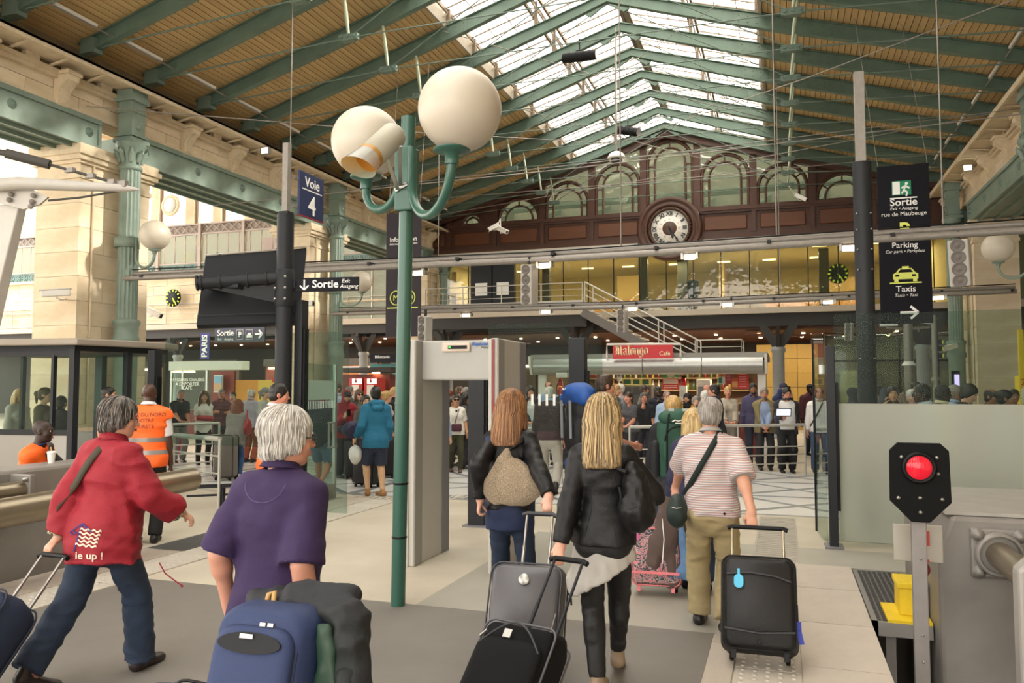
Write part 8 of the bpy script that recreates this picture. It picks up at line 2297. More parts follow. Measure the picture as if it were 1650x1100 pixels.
def crowd(lab, pos, face, sex='m', sk='p', hr=('short', 'b'), top=('#777777', 'shirt'), bot='#2b2b30', hands='hang', w=None, lean=0.0, head=(0, 0, 0), hem=None, sleeve=None, facevis=True, group=None, belly=0.0, fine=1.0, feet=None, shoe=None, inner=None, shorts=None, gl=None, sit=None, mat_=None, bd=None, collar=True, lapel=.075):
 """face: yaw in degrees from looking straight back at the camera (positive = to their right as we see it)"""
 x, y, h = pos
 yaw = math.degrees(math.atan2(x, -y)) + face
 r = person(lab, x, y, yaw, group)
 fem = sex == 'f'
 w = w or (.96 if fem else 1.0)
 hp = HPRE[hands](h / 1.75) if isinstance(hands, str) else hands
 f = Fig(h, w, fem, lean=lean, head=head, hands=hp, feet=feet, belly=belly, sit=sit)
 H = .0145 * fine
 f.body(r, SKN[sk], .0125 * fine)
 if hr: f.hair(r, hr[0], HC.get(hr[1], hr[1]), None, .0115 * fine, .009, L=.26, seed=int(abs(x*10)) % 7)
 if facevis: f.face(r, HC.get(hr[1], '#3a2a1e') if hr and hr[0] != 'scarf' and HC.get(hr[1], hr[1])[0] == '#' else '#3a2a1e')
 col, kind = top
 g, hm, sl, nm, fl = {'tee': (.012, .08, .75, 't_shirt', .008), 'polo': (.013, .07, .8, 'polo_shirt', .008), 'shirt': (.015, .10, 1.9, 'shirt', .01), 'jacket': (.026, .14, 1.92, 'jacket', .02), 'coat': (.030, .24, 1.92, 'coat', .03), 'jumper': (.022, .06, 1.92, 'jumper', .004), 'blouse': (.013, .08, 1.5, 'blouse', .012), 'vest': (.028, .10, .12, 'safety_vest', .01)}[kind]
 if inner: f.top(r, cloth(inner), hem=.04, sleeve=.80 if kind == 'vest' else 1.9, g=.012, h=H, amp=.012, name='shirt', collar=(cloth(inner), .035, .068, .012))
 m = mat_ or cloth(col)
 o = f.top(r, m, hem=hm if hem is None else hem, sleeve=sl if sleeve is None else sleeve, g=g, h=H, amp=.016, flare=fl, name=nm, seed=int(abs(y*7)) % 9, wide=.006,
    collar=(m, .036, .070, .012) if collar and kind in ('polo', 'shirt', 'jacket', 'coat') else None,
    open_=lapel if kind in ('jacket', 'coat') and inner else 0.0)
 if shorts: f.shorts(r, cloth(bot), h=H, frac=shorts)
 else: f.trousers(r, cloth(bot), g=.010 if not fem else .007, cuff=1.0, h=H, amp=.012, wide=.014 if not fem else .004, straight=0 if fem else .072)
 f.shoes(r, mat('shoe' + (shoe or '#1d1a19'), shoe or '#1d1a19', .5), .0125)
 if gl: f.glasses(r, None, SUNG if gl == 'sun' else None, .024 if gl == 'sun' else .020)
 if bd: beard(f, r, HC.get(bd, bd))
 return r, f, o
def baggage(lab, cat, r, blobs, m, name='bag', noise=.008, extra=None):
 t_ = thing(name, lab, cat, r.location, r.rotation_euler.z)
 b = Blob()
 for q in blobs: getattr(b, q[0])(*q[1:-1], **q[-1]) if isinstance(q[-1], dict) else getattr(b, q[0])(*q[1:])
 part('body', b, .012, m, t_, folds(noise, 12, 12, 3))
 return t_
def ground_case(lab, x, y, yaw, c, w=.42, d=.26, h=.62, L=.0, name='suitcase'):
 m = cloth(c, .6)
 if L: return suitcase(lab, x, y, yaw, .0, w, d, h, m, L, STEEL, name=name)
 t_ = suitcase(lab, x, y, yaw, .0, w, d, h, m, h + .05, STEEL, name=name); return t_
VEST = mat('hi_vis_orange', '#ff6a1e', .6, var=.04, bump=.15, bscale=90)
NT(VEST).b.inputs['Emission Color'].default_value = lin('#ff5a10'); NT(VEST).b.inputs['Emission Strength'].default_value = 0.0
REFL = mat('reflective_band', '#8a8782', .35, .3)
def vest_bands(f, o, zs, parent):
 bv = bvh_of(o)
 for z in zs:
  V = []; F = []; n = 36
  for k in range(n):
   a = 2*PI*k/n; d = Vector((math.cos(a), math.sin(a), 0))
   for dz in (-.024, .024):
    c = Vector((f.P + f.U*(z - f.P[2])).tolist()); c.z = z + dz
    hit = bv.ray_cast(c + d*.26, -d)
    V.append(tuple((hit[0] if hit[0] is not None else c + d*.17) + d*.003))
  for k in range(n): F.append((2*k, 2*((k+1)%n), 2*((k+1)%n)+1, 2*k+1))
  MB().add(V, F, True).build('reflective_band', REFL, o, local=True)
r, f, o = crowd('bald guard from behind in an orange vest over a white shirt, behind the red jacket', (-6.815, 7.263, 1.802), 168, 'm', 'b', None, ('#ff6a1e', 'vest'), '#1c1b1d', w=1.05, inner='#d9d9dc', mat_=VEST, facevis=False, hands=(None, {'at': (.24, .06, .86)}), fine=.85, collar=False)
vest_bands(f, o, (1.02, 1.16), r)
def back_text(lines, size, z0, dz, f, o, root, m):
 bv = bvh_of(o)
 for k, s_ in enumerate(lines):
  tmx = text_mesh(s_, size, extrude=0.0, bold=.001)
  V = []
  for p in tmx.vertices:
   q = Vector((-p.co.x, 0, z0 - k*dz + p.co.y)) if False else Vector((p.co.x, -.6, z0 - k*dz + p.co.y))
   hit = bv.ray_cast(q, Vector((0, 1, 0)))
   V.append(tuple((hit[0] if hit[0] is not None else Vector((q.x, -.17, q.z))) - Vector((0, .004, 0))))
  MB().add(V, [tuple(p.vertices) for p in tmx.polygons]).build('lettering', m, o, local=True)
INKD = mat('vest_ink', '#7a3a1c', .7)
back_text(['GARE DU NORD', 'VOTRE', 'SURETE'], .055, 1.44, .065, f, o, r, INKD)
MB().tube([f.N + V3(.08*math.cos(a), .08*math.sin(a) + .01, .01 + .02*math.sin(a)) for a in np.linspace(0, 2*PI, 20)[:-1]], .007, 5, closed=True).build('lanyard', mat('blue_ribbon2', '#26356a', .6), r, local=True)
xg, yg, _ = (-7.422, 6.317, 1.76)
r = person('guard sitting in an orange vest with hand to chin, behind the left buffer block', xg, yg, -70)
f = Fig(1.74, 1.0, False, sit=.60, lean=.10, head=(.15, -.05, 0), feet=[(-.12, .42, 0, 0), (.12, .42, 0, 0)], hands=[{'at': (-.15, .45, .98), 'd': (0, 1, -.1), 'n': (0, 0, -1), 'curl': .5}, {'at': (.06, .22, 1.06), 'd': (-.2, -.1, 1), 'n': (-.3, -.9, 0), 'curl': .9}])
f.body(r, SKN['d'], .010); f.face(r, '#15110e')
f.top(r, cloth('#161618'), hem=.02, sleeve=.95, g=.012, h=.012, name='t_shirt'); o = f.top(r, VEST, hem=.05, sleeve=.10, g=.026, h=.012, name='safety_vest')
f.trousers(r, cloth('#1c1b1d'), h=.013); f.shoes(r, BLACK, .012)
back_text(['VOTRE', 'SURETE'], .06, .90, .07, f, o, r, INKD)
MB().tube([f.N + V3(.078*math.cos(a), .078*math.sin(a) + .01, .012 + .02*math.sin(a)) for a in np.linspace(0, 2*PI, 20)[:-1]], .009, 5, closed=True).build('lanyard', mat('blue_ribbon2', '#26356a', .6), r, local=True)
stl = thing('stool', 'plain stool under the seated guard behind the buffer block', 'stool', (xg, yg, 0), r.rotation_euler.z)
MB().lathe([(.19, .48), (.20, .51), (.19, .53)], (0, 0, 0), 18).build('seat', DARK, stl, local=True)
for a in range(4): MB().tube([(.13*math.cos(a*PI/2+.8), .13*math.sin(a*PI/2+.8), .49), (.18*math.cos(a*PI/2+.8), .18*math.sin(a*PI/2+.8), 0)], .012, 6).build('leg', STEEL, stl, local=True)
r, f, o = crowd('guard in an orange vest in profile, hand at his mouth, beside the open glass door', (-5.187, 7.338, 1.8), 98, 'm', 'r', ('thin', 'k'), ('#ff6a1e', 'vest'), '#26252a', w=1.05, inner='#dad9dc', mat_=VEST, hands=(None, {'at': (-.0, .22, 1.45), 'd': (-.4, -.35, .75), 'n': (-.4, -.7, 0), 'curl': 1.2}), head=(-.1, -.15, 0), fine=.85, collar=False)
vest_bands(f, o, (1.02, 1.16), r)
PKB = mat('pack_blue', '#1f4f9a', .65, var=.08, bump=.15, bscale=150); PKK = mat('pack_black', '#17181b', .7, var=.08, bump=.15, bscale=150); PKG = mat('pack_green', '#27503f', .7, var=.08, bump=.15, bscale=150)
r, f, o = crowd('tall man in glasses and a teal shirt under a big blue and black backpack', (-1.777, 8.175, 1.902), 128, 'm', 'r', ('crop', 'b'), ('#3d6470', 'tee'), '#3a4350', w=1.05, facevis=False, head=(-.2, -.05, 0), gl=1, fine=.85, hands=(None, {'at': (.24, .22, 1.15)}))
k = f.k; t_ = thing('backpack', 'big trekking backpack with a blue lid and a small white and orange mark', 'backpack', r.location, r.rotation_euler.z)
c = f.C + V3(0, -.27, 0)
part('body', Blob().rc(c + V3(0, 0, .16), c + V3(0, .03, -.32), .19, .17, n=(0, 1, 0), f=.72).el(c + V3(0, -.10, -.08), (.14, .07, .20), .04), .011, PKK, t_, folds(.012, 9, 9, 3))
part('lid', Blob().el(c + V3(-.01, -.02, .36), (.20, .15, .10), .03).rc(c + V3(-.17, -.06, .30), c + V3(.15, -.06, .30), .07, .07), .010, PKB, t_, folds(.012, 9, 9, 4))
part('side_pocket', Blob().rc(c + V3(-.18, -.02, .16), c + V3(-.19, 0, -.25), .035, .04).rc(c + V3(.18, -.02, .0), c + V3(.18, 0, -.28), .035, .04), .011, PKB, t_)
part('bottom', Blob().rc(c + V3(-.10, -.02, -.38), c + V3(.10, -.02, -.38), .10, .10), .011, PKB, t_)
MB().tube([c + V3(-.13 + .02*math.cos(a)*2, -.17, .40 + .022*math.sin(a)) for a in np.linspace(0.3, 3.6, 9)], .006, 4).build('orange_mark', mat('mark_orange', '#e08a3a', .6), t_, local=True)
MB().tube([c + V3(-.10, -.172, .385), c + V3(-.08, -.173, .40), c + V3(-.06, -.173, .385), c + V3(-.03, -.172, .40)], .006, 4).build('white_mark', WHITE, t_, local=True)
for sx in (-.07, .08): MB().bar(c + V3(sx, -.20, .28), c + V3(sx, -.19, -.10), .012, .03, up=(1, 0, 0)).build('strap', mat('strap_grey', '#8a8f96', .6), t_, local=True)
for i in range(2): MB().tube([V3(*(f.sh[i]*.7 + f.N*.3)) + V3(0, -.12, .0), V3(*(f.sh[i]*.7 + f.N*.3)) + V3(0, 0, .075), V3(*(f.sh[i]*.7 + f.N*.3)) + V3(0, .13, -.06), V3(*(f.sh[i]*.8 + f.P*.2)) + V3(0, .10, -.10), c + V3(f.X[0]*(-.16 if i == 0 else .16), .10, -.22)], .022, 8).build('shoulder_strap', PKK, t_, local=True)
r, f, o = crowd('person with fair hair under a large green trekking backpack and jeans', (-1.034, 8.109, 1.648), 186, 'm', 'p', ('short', 'y'), ('#1c1d20', 'jacket'), '#2a3b52', w=1.02, facevis=False, fine=.9, hands=(None, {'at': (.22, .20, 1.10)}))
t_ = thing('backpack', 'large green trekking backpack with black straps and a white mark', 'backpack', r.location, r.rotation_euler.z)
c = f.C + V3(0, -.26, -.02)
part('body', Blob().rc(c + V3(0, 0, .20), c + V3(0, .02, -.22), .185, .175, n=(0, 1, 0), f=.72).el(c + V3(0, -.10, -.02), (.135, .06, .22), .04), .011, PKG, t_, folds(.012, 9, 9, 3))
part('lid', Blob().el(c + V3(0, -.03, .32), (.18, .13, .085), .03), .011, PKG, t_, folds(.012, 9, 9, 4))
part('bottom', Blob().rc(c + V3(-.10, -.02, -.36), c + V3(.10, -.02, -.36), .12, .12).rc(c + V3(-.20, .0, .05), c + V3(-.21, .02, -.28), .05, .06).rc(c + V3(.20, .0, .1), c + V3(.21, .02, -.28), .05, .06), .011, PKK, t_, folds(.014, 9, 9, 5))
for sx in (-.11, .11):
 MB().tube([c + V3(sx*.8, -.17, .36), c + V3(sx, -.185, .2), c + V3(sx*1.05, -.18, -.3)], .010, 5).build('strap', BLACK, t_, local=True)
MB().tube([c + V3(.13*math.cos(a), -.175, .10 + .14*math.sin(a)) for a in np.linspace(0, PI, 12)], .008, 5).build('pocket_zip', BLACK, t_, local=True)
MB().box(c + V3(0, -.178, .03), (.06, .02, .03)).build('buckle', BLACK, t_, local=True)
MB().tube([c + V3(-.06, -.165, .285), c + V3(-.03, -.168, .30), c + V3(0, -.17, .29), c + V3(.03, -.168, .30), c + V3(.06, -.165, .285)], .006, 4).tube([c + V3(-.03, -.168, .27), c + V3(.03, -.168, .27)], .006, 4).build('white_mark', WHITE, t_, local=True)
for sx in (-.06, .07): MB().box(c + V3(sx, -.10, .395), (.05, .04, .025)).build('lid_clip', mat('clip_grey', '#aeb2b0', .5), t_, local=True)
r, f, o = crowd('balding man from behind in a brown sweater and pale grey trousers, beyond the glass', (-3.654, 12.721, 1.77), 176, 'm', 'r', ('bald', 'w'), ('#3a2a2e', 'jumper'), '#a5a198', facevis=False, feet=[(-.08, .20, 0, 0), (.12, -.22, .10, -.1)], hands=(None, {'at': (.24, .05, .84)}), inner='#9db7d4')
r, f, o = crowd('young man from behind in a teal hooded jacket, navy shorts and tan boots', (-6.228, 11.532, 1.75), 196, 'm', 'a', ('short', 'k'), ('#1f6a8c', 'jacket'), '#262c42', facevis=False, shorts=.95, shoe='#9a6a3c', hands=({'at': (-.28, .12, .95)}, {'at': (.24, .10, .88)}), feet=[(-.10, .10, 0, .3), (.10, -.06, 0, -.2)], hem=.16, gl=1)
part('hood', Blob().rc(f.N + V3(-.08, -.06, .02), f.N + V3(.08, -.06, .02), .055, .055).rc(f.N + V3(-.05, -.10, -.06), f.N + V3(.05, -.10, -.06), .05, .05), .012, cloth('#1f6a8c'), r, folds(.01, 14, 14, 2))
baggage('white plastic carrier bag held by the young man in teal', 'bag', r, [('el', (-.30, .12, .66), (.10, .10, .15))], cloth('#d9d9d6', .5), 'carrier_bag', .025)
baggage('dark violet sports bag held in front by the young man in teal', 'bag', r, [('el', (-.34, .16, 1.06), (.17, .10, .14))], cloth('#2a2446', .6), 'sports_bag', .02)
r, f, o = crowd('young woman in a white v-neck blouse, sunglasses and olive trousers, walking towards us', (-6.395, 15.282, 1.58), 4, 'f', 't', ('pony', 'k'), ('#e2ded6', 'blouse'), '#3b3a22', sleeve=.85, gl='sun', hands=({'at': (-.22, .04, .82)}, {'at': (.24, .08, .88)}), shoe='#5a4038', feet=[(-.08, .16, 0, .1), (.10, -.08, 0, -.1)])
MB().sphere(f.N + V3(.0, .11, -.07), .022, 8, 6).build('pendant', BLACK, r, local=True)
tb = thing('crossbody_bag', 'small burgundy flap bag worn by the woman in the white blouse', 'bag', r.location, r.rotation_euler.z)
bg = rbox(.20, .06, .15, .03, .84, .20, .006).build('body', mat('burgundy_leather', '#4e1f30', .45), tb, local=True)
MB().bar((-.10, .14, .955), (.10, .14, .955), .012, .07).build('flap', mat('burgundy_leather', '#4e1f30', .45), tb, local=True)
f.strap(tb, o, f.N + V3(-.07, 0, 0), f.P + V3(.10, .1, -.05), .012, mat('burgundy_leather', '#4e1f30', .45), off=.006)
r, f, o = crowd('man in a loose blue grey shirt, half hidden by the metal detector', (-6.135, 13.784, 1.643), 150, 'm', 'p', ('short', 'n'), ('#8c9cb0', 'shirt'), '#2c3a55', facevis=False, hem=.18, shoe='#1d1a19')
baggage('white plastic bag beside the metal detector, carried by the man in blue grey', 'bag', r, [('el', (-.26, .05, .62), (.10, .14, .20))], cloth('#e2e2e0', .5), 'carrier_bag', .02)
r, f, o = crowd('young person in a red hoodie and dark cap looking down at a phone', (-8.056, 13.663, 1.688), 25, 'm', 'a', ('scarf', '#8e1f2c'), ('#8e1f2c', 'jacket'), '#23242c', hands='phone', head=(0, -.3, 0))
part('cap', Blob().el(f.hp_(0, -.01, .055), V3(.088, .108, .075), .02, f.R).rc(f.hp_(-.03, .10, .05), f.hp_(.03, .10, .05), .03, .03, n=tuple(f.R @ V3(0, 0, 1)), f=.4), .011, cloth('#1d1c20'), r)
baggage('navy waist bag worn by the person in the red hoodie', 'bag', r, [('rc', (-.14, .16, 1.0), (.16, .18, .94), .07, .07)], cloth('#22283c'), 'waist_bag')
MB().box(Vector(f.wr[1]) + Vector((-.05, .06, .08)), (.07, .02, .13)).build('phone', BLACK, thing('phone', 'dark phone held by the person in the red hoodie', 'phone', r.location, r.rotation_euler.z), local=True)
r, f, o = crowd('traveller in denim shorts carrying a big dark backpack, behind the glass door', (-7.395, 11.772, 1.697), 160, 'm', 'r', ('short', 'b'), ('#31424f', 'tee'), '#5a7590', facevis=False, shorts=.95, shoe='#d97a5a', feet=[(-.08, .2, 0, .2), (.1, -.2, .12, -.1)])
t_ = thing('backpack', 'dark backpack with a pink roll on top, behind the glass door', 'backpack', r.location, r.rotation_euler.z)
c = f.C + V3(0, -.25, 0)
part('body', Blob().rc(c + V3(0, 0, .18), c + V3(0, .02, -.28), .20, .18, n=(0, 1, 0), f=.75), .013, mat('pack_dark_blue', '#20303c', .7), t_, folds(.014, 9, 9, 3))
part('pink_roll', Blob().rc(c + V3(-.08, -.02, .36), c + V3(.10, -.02, .36), .075, .075), .012, cloth('#c23a62'), t_, folds(.014, 12, 12, 3))
part('yellow_panel', Blob().rc(c + V3(-.20, .0, .12), c + V3(-.20, 0, -.10), .06, .06), .012, cloth('#c9a522'), t_)
r, f, o = crowd('red haired woman in a long grey blazer leaning on the guard rail, seen from behind', (-9.94, 12.813, 1.486), 165, 'f', 'p', ('long', 'r'), ('#8f8785', 'coat'), '#2f4f7a', facevis=False, lean=.28, hands='rail', hem=.20, shoe='#c9c2b8')
baggage('red leather handbag on the shoulder of the red haired woman', 'handbag', r, [('el', (.26, -.10, .98), (.07, .15, .17)), ('rc', (.24, -.05, 1.10), (.22, -.0, 1.3), .02, .012)], mat('red_leather', '#9c1f28', .4), 'handbag')
r, f, o = crowd('man in a black short sleeved shirt and grey trousers resting on the left guard rail', (-13.248, 15.077, 1.688), 20, 'm', 'r', ('crop', 'g'), ('#26262a', 'polo'), '#7d7a76', hands='rail', lean=.05)
r, f, o = crowd('woman with wavy brown hair, white t-shirt and black cropped leggings at the left rail', (-12.372, 14.845, 1.634), 8, 'f', 'p', ('wavy', 'n'), ('#dcd8d2', 'tee'), '#1d1c1f', hands='bag', shorts=None, hem=.16)
baggage('small red handbag held by the woman in the white t-shirt at the rail', 'handbag', r, [('rc', (-.12, .28, 1.04), (.14, .28, 1.06), .06, .06)], mat('red_leather', '#9c1f28', .4), 'handbag')
r, f, o = crowd('grey haired man in a dark red plaid shirt, arms folded, at the left rail', (-12.6, 15.72, 1.686), 10, 'm', 'r', ('crop', 'g'), ('#5e2f36', 'polo'), '#33313a', hands='cross', gl=1, mat_=stripes('plaid_red', '#5a2a32', '#8a6a70', 30, .2))
r, f, o = crowd('young man in a taupe t-shirt behind the red haired woman', (-12.726, 16.311, 1.608), -10, 'm', 'p', ('crop', 'b'), ('#85746c', 'tee'), '#33313a', hands='chin')
r, f, o = crowd('bald man in a pale lilac shirt walking away past the orange panel', (-11.691, 15.604, 1.702), 140, 'm', 'r', ('bald', 'w'), ('#b3a9b8', 'shirt'), '#8c4a34', facevis=False)
r, f, o = crowd('woman in a pale grey top with sunglasses on her head, beside the man in lilac', (-10.467, 14.433, 1.733), 70, 'f', 'p', ('pony', 'g'), ('#b5b2a8', 'tee'), '#5f7390')
r, f, o = crowd('broad man in a black t-shirt seen through the glass of the booth', (-9.318, 9.112, 1.751), 75, 'm', 't', ('crop', 'k'), ('#1c1d20', 'tee'), '#2a2a2e', w=1.1)
r, f, o = crowd('woman in a brown top with a black bag, seen through the booth windows', (-10.982, 9.5, 1.741), 70, 'f', 'p', ('pony', 'n'), ('#6b5c50', 'blouse'), '#3a3a40')
r, f, o = crowd('person in a dark coat behind the right window of the booth', (-11.581, 10.355, 1.571), 150, 'm', 'p', ('short', 'b'), ('#33232c', 'jacket'), '#24242a', facevis=False)
r, f, o = crowd('woman in a pale coat at the far left booth window', (-13.167, 10.875, 1.692), 40, 'f', 'p', ('bob', 'y'), ('#a7a49c', 'coat'), '#4b4b52')
r, f, o = crowd('dark haired man in a pale blue shirt looking to the left, behind the red hoodie', (-9.502, 15.817, 1.83), -60, 'm', 'r', ('short', 'b'), ('#9aa3b8', 'shirt'), '#2c3040')
r, f, o = crowd('woman in sunglasses and a dark jacket behind the red hoodie', (-9.063, 15.965, 1.676), 20, 'f', 'p', ('bob', 'n'), ('#3a3c38', 'jacket'), '#2a2a30', gl='sun', inner='#55554f')
r, f, o = crowd('young man with glasses and black hair peering past the teal jacket', (-7.53, 13.524, 1.57), 15, 'm', 'a', ('short', 'k'), ('#4e4c48', 'tee'), '#2a2a30', gl=1)
r, f, o = crowd('blonde woman with her hair up beside the teal jacket', (-7.548, 14.363, 1.66), 120, 'f', 'p', ('bun', 'y'), ('#b8aea8', 'blouse'), '#33302f', facevis=False)
r, f, o = crowd('man in a black coat just left of the green lamp post', (-8.319, 16.217, 1.732), 60, 'm', 'r', ('short', 'y'), ('#1e1d1f', 'coat'), '#28262a')
r, f, o = crowd('grey haired person in a grey jacket behind the woman in sunglasses', (-10.564, 18.101, 1.76), 100, 'm', 'p', ('short', 'g'), ('#4b4d50', 'jacket'), '#2a2a30')
ground_case('tall black suitcase standing left of the teal jacket man', -7.726, 13.647, 20, '#18181b', .48, .3, .68)
ground_case('black suitcase standing in front of the boots of the teal jacket man', -6.897, 12.623, -8, '#1a1a1d', .44, .28, .52)
ground_case('tall black suitcase standing right of the teal jacket man', -7.259, 14.027, 4, '#161619', .44, .3, .72)
ground_case('grey ribbed suitcase with a rainbow strap beside the red haired woman', -9.950, 12.679, 10, '#6d6760', .40, .28, .78)
ground_case('red suitcase behind the left guard rail', -14.364, 16.405, 10, '#8e1f2c', .36, .25, .6)
r, f, o = crowd('auburn haired woman facing away behind the woman in the white blouse', (-7.666, 17.813, 1.67), 130, 'f', 'p', ('curly', 'r'), ('#54403c', 'blouse'), '#2a2a30', facevis=False)
r, f, o = crowd('dark haired woman in brown just behind the white blouse', (-6.965, 16.253, 1.499), 60, 'f', 't', ('bob', 'b'), ('#5f4b40', 'jacket'), '#2d2a30')
r, f, o = crowd('man with short brown hair far behind the white blouse', (-7.885, 19.008, 1.76), 90, 'm', 'r', ('short', 'n'), ('#3f4238', 'jacket'), '#2c2c30')
r, f, o = crowd('man in a dark navy coat at the right edge of the metal detector', (-6.751, 16.748, 1.732), -70, 'm', 'r', ('short', 'g'), ('#1f2636', 'coat'), '#25252b')
r, f, o = crowd('woman with long dark hair right of the white blouse', (-6.451, 15.792, 1.601), 100, 'f', 't', ('long', 'k'), ('#4a4440', 'jacket'), '#2c2a2e', facevis=False)
ground_case('dark suitcase on the floor behind the woman in the white blouse', -7.241, 16.633, 30, '#26262b', .42, .28, .5)
r, f, o = crowd('dark haired man in a black blazer and white shirt, left of the blue backpack', (-5.036, 16.06, 1.76), 12, 'm', 'r', ('full', 'b'), ('#222226', 'jacket'), '#24242a', inner='#d6d6d8', hands='rail')
r, f, o = crowd('bald man in a blue shirt with a lanyard, standing behind the glass panel', (-4.997, 17.342, 1.872), -10, 'm', 'r', ('bald', 'b'), ('#8fa6c4', 'shirt'), '#24242a')
r, f, o = crowd('woman in a floral top behind the man in the brown sweater', (-4.493, 16.455, 1.521), 20, 'f', 'p', ('bob', 'k'), ('#6b5a55', 'blouse'), '#2b2b30')
r, f, o = crowd('woman with curly fair hair right of the blue backpack', (-3.488, 17.324, 1.801), 60, 'f', 'p', ('curly', 'y'), ('#5a6a72', 'blouse'), '#2b2b30')
r, f, o = crowd('pale woman in profile right of the curly fair hair', (-3.633, 18.861, 1.819), -70, 'f', 'p', ('short', 'w'), ('#8a8480', 'blouse'), '#2b2b30')
r, f, o = crowd('dark haired woman in a black and white top leaning on the crowd barrier', (-3.05, 16.943, 1.627), -35, 'f', 'r', ('pony', 'b'), ('#6d6a6c', 'tee'), '#232328', hands='rail', lean=.12, mat_=mat('speckled_top', '#4a484c', .8, var=.7, scale=40))
r, f, o = crowd('man in a black polo resting his chin on his hand at the barrier', (-2.914, 17.73, 1.608), 5, 'm', 'r', ('short', 's'), ('#26262a', 'polo'), '#2c2c34', hands='chin', lean=.12, shoe='#2458a8')
r, f, o = crowd('man with dark hair behind the barrier, looking to the right', (-3.225, 19.528, 1.79), 100, 'm', 'r', ('short', 'b'), ('#6e6a66', 'shirt'), '#2c2c34')
r, f, o = crowd('man in a navy polo with his hand to his mouth, above the green backpack', (-2.671, 18.129, 1.76), 15, 'm', 'd', ('crop', 'k'), ('#1f2230', 'polo'), '#2c2c34', hands='chin')
r, f, o = crowd('grey haired man with glasses in a pale blue shirt, left of the green backpack', (-2.362, 17.388, 1.639), 10, 'm', 'r', ('thin', 'g'), ('#a3bad6', 'shirt'), '#3a3f50', gl=1)
r, f, o = crowd('woman in a black headscarf and yellow top right of the green backpack', (-2.02, 18.35, 1.578), -20, 'f', 't', ('scarf', '#17161a'), ('#b08a2a', 'blouse'), '#222226')
r, f, o = crowd('older woman with short grey hair and dark dress, seen over the blonde bob', (-1.724, 17.181, 1.524), 5, 'f', 'p', ('short', 'g'), ('#222126', 'tee'), '#222126')
r, f, o = crowd('white haired woman from behind, in a black coat', (-1.428, 16.012, 1.651), 150, 'f', 'p', ('full', 'w'), ('#1d1d20', 'coat'), '#222226', facevis=False)
r, f, o = crowd('bald man far behind the white haired woman', (-1.756, 20.025, 1.806), 90, 'm', 'r', None, ('#5c5a58', 'shirt'), '#2a2a30', facevis=False)
r, f, o = crowd('balding dark haired man with glasses in a navy jacket, looking left', (-1.169, 15.254, 1.806), -100, 'm', 'r', ('thin', 'k'), ('#1c2233', 'jacket'), '#23232a', gl=1, inner='#c9d4d8')
r, f, o = crowd('fair woman in a beige sweater standing at the barrier', (-1.117, 17.809, 1.76), 8, 'f', 'r', ('crop', 'y'), ('#a99f90', 'jumper'), '#8d857a', hands='rail')
r, f, o = crowd('dark haired man in a purple shirt behind the crowd barrier', (-0.611, 18.404, 1.829), 8, 'm', 'm', ('short', 'k'), ('#4b4766', 'shirt'), '#2e3242', bd='#2a211b')
r, f, o = crowd('grey man with a goatee in an olive jacket, hands folded over the barrier', (-0.362, 17.748, 1.72), 6, 'm', 'r', ('short', 'g'), ('#80734f', 'jacket'), '#25252a', hands='front', inner='#8fa0c0', gl=1, bd='g', fine=.9, lapel=.09)
r, f, o = crowd('stocky man in a dark suit and white shirt holding a tablet', (0.072, 17.26, 1.735), 10, 'm', 'r', ('short', 'k'), ('#2a2b33', 'jacket'), '#17171a', w=1.08, belly=.05, inner='#dedcdc', hands=({'at': (-.22, -.02, .98)}, {'at': (.10, .34, 1.12), 'd': (.1, .5, .5), 'n': (0, -.4, .8), 'curl': .7}), gl=1, head=(.2, -.2, .0), fine=.9, bd='k', lapel=.15)
tbp = thing('tablet', 'white tablet held up by the man in the dark suit', 'tablet', r.location, r.rotation_euler.z)
TB = Vector(f.wr[1]) + Vector((.03, .10, .12))
MB().box(TB, (.30, .012, .17), Matrix.Rotation(-.3, 3, 'X')).build('case', mat('tablet_frame', '#3b4048', .4), tbp, local=True)
MB().box(TB + Vector((0, .010, 0)), (.26, .006, .13), Matrix.Rotation(-.3, 3, 'X')).build('screen', emis('tablet_screen', '#dfe9f6', .9), tbp, local=True)
r, f, o = crowd('photographer in a dark cap and blue jacket behind the man with the tablet', (0.014, 19.567, 1.847), 30, 'm', 'r', ('crop', 'b'), ('#1e2a55', 'jacket'), '#2a2a30', hands=({'at': (-.10, .22, 1.52), 'd': (.5, .3, .6), 'n': (0, -1, 0), 'curl': .8}, {'at': (.10, .22, 1.52), 'd': (-.5, .3, .6), 'n': (0, -1, 0), 'curl': .8}))
part('cap', Blob().el(f.hp_(0, -.01, .05), V3(.090, .110, .080), .02, f.R).rc(f.hp_(-.03, .11, .05), f.hp_(.03, .11, .05), .03, .03, n=tuple(f.R @ V3(0, 0, 1)), f=.4), .011, cloth('#252a40'), r)
MB().box(f.hp_(0, .15, .005), (.13, .07, .08)).lathe([(.035, 0), (.035, .08)], f.hp_(0, .17, .0), 12, Matrix.Rotation(-PI/2, 3, 'X')).build('camera_body', BLACK, thing('photo_camera', 'camera held to the eye by the man in the dark cap', 'camera', r.location, r.rotation_euler.z), local=True)
r, f, o = crowd('man with a flat cap and a dark red scarf further back at right', (0.666, 21.902, 1.824), 30, 'm', 'd', ('crop', 'k'), ('#4a1f2c', 'coat'), '#202024', gl=1)
part('cap', Blob().el(f.hp_(0, .015, .075), V3(.095, .12, .045), .02, f.R), .011, cloth('#2a2a2e'), r)
r, f, o = crowd('bald man in a white shirt at the edge of the glass gate', (0.706, 17.369, 1.735), 8, 'm', 'r', ('bald', 'b'), ('#dedad8', 'shirt'), '#3a5070')
f.strap(r, o, f.N + V3(-.07, 0, 0), f.P + V3(.20, 0, 0), .03, mat('brown_strap', '#4d3f30', .8), off=.006, name='bag_strap')
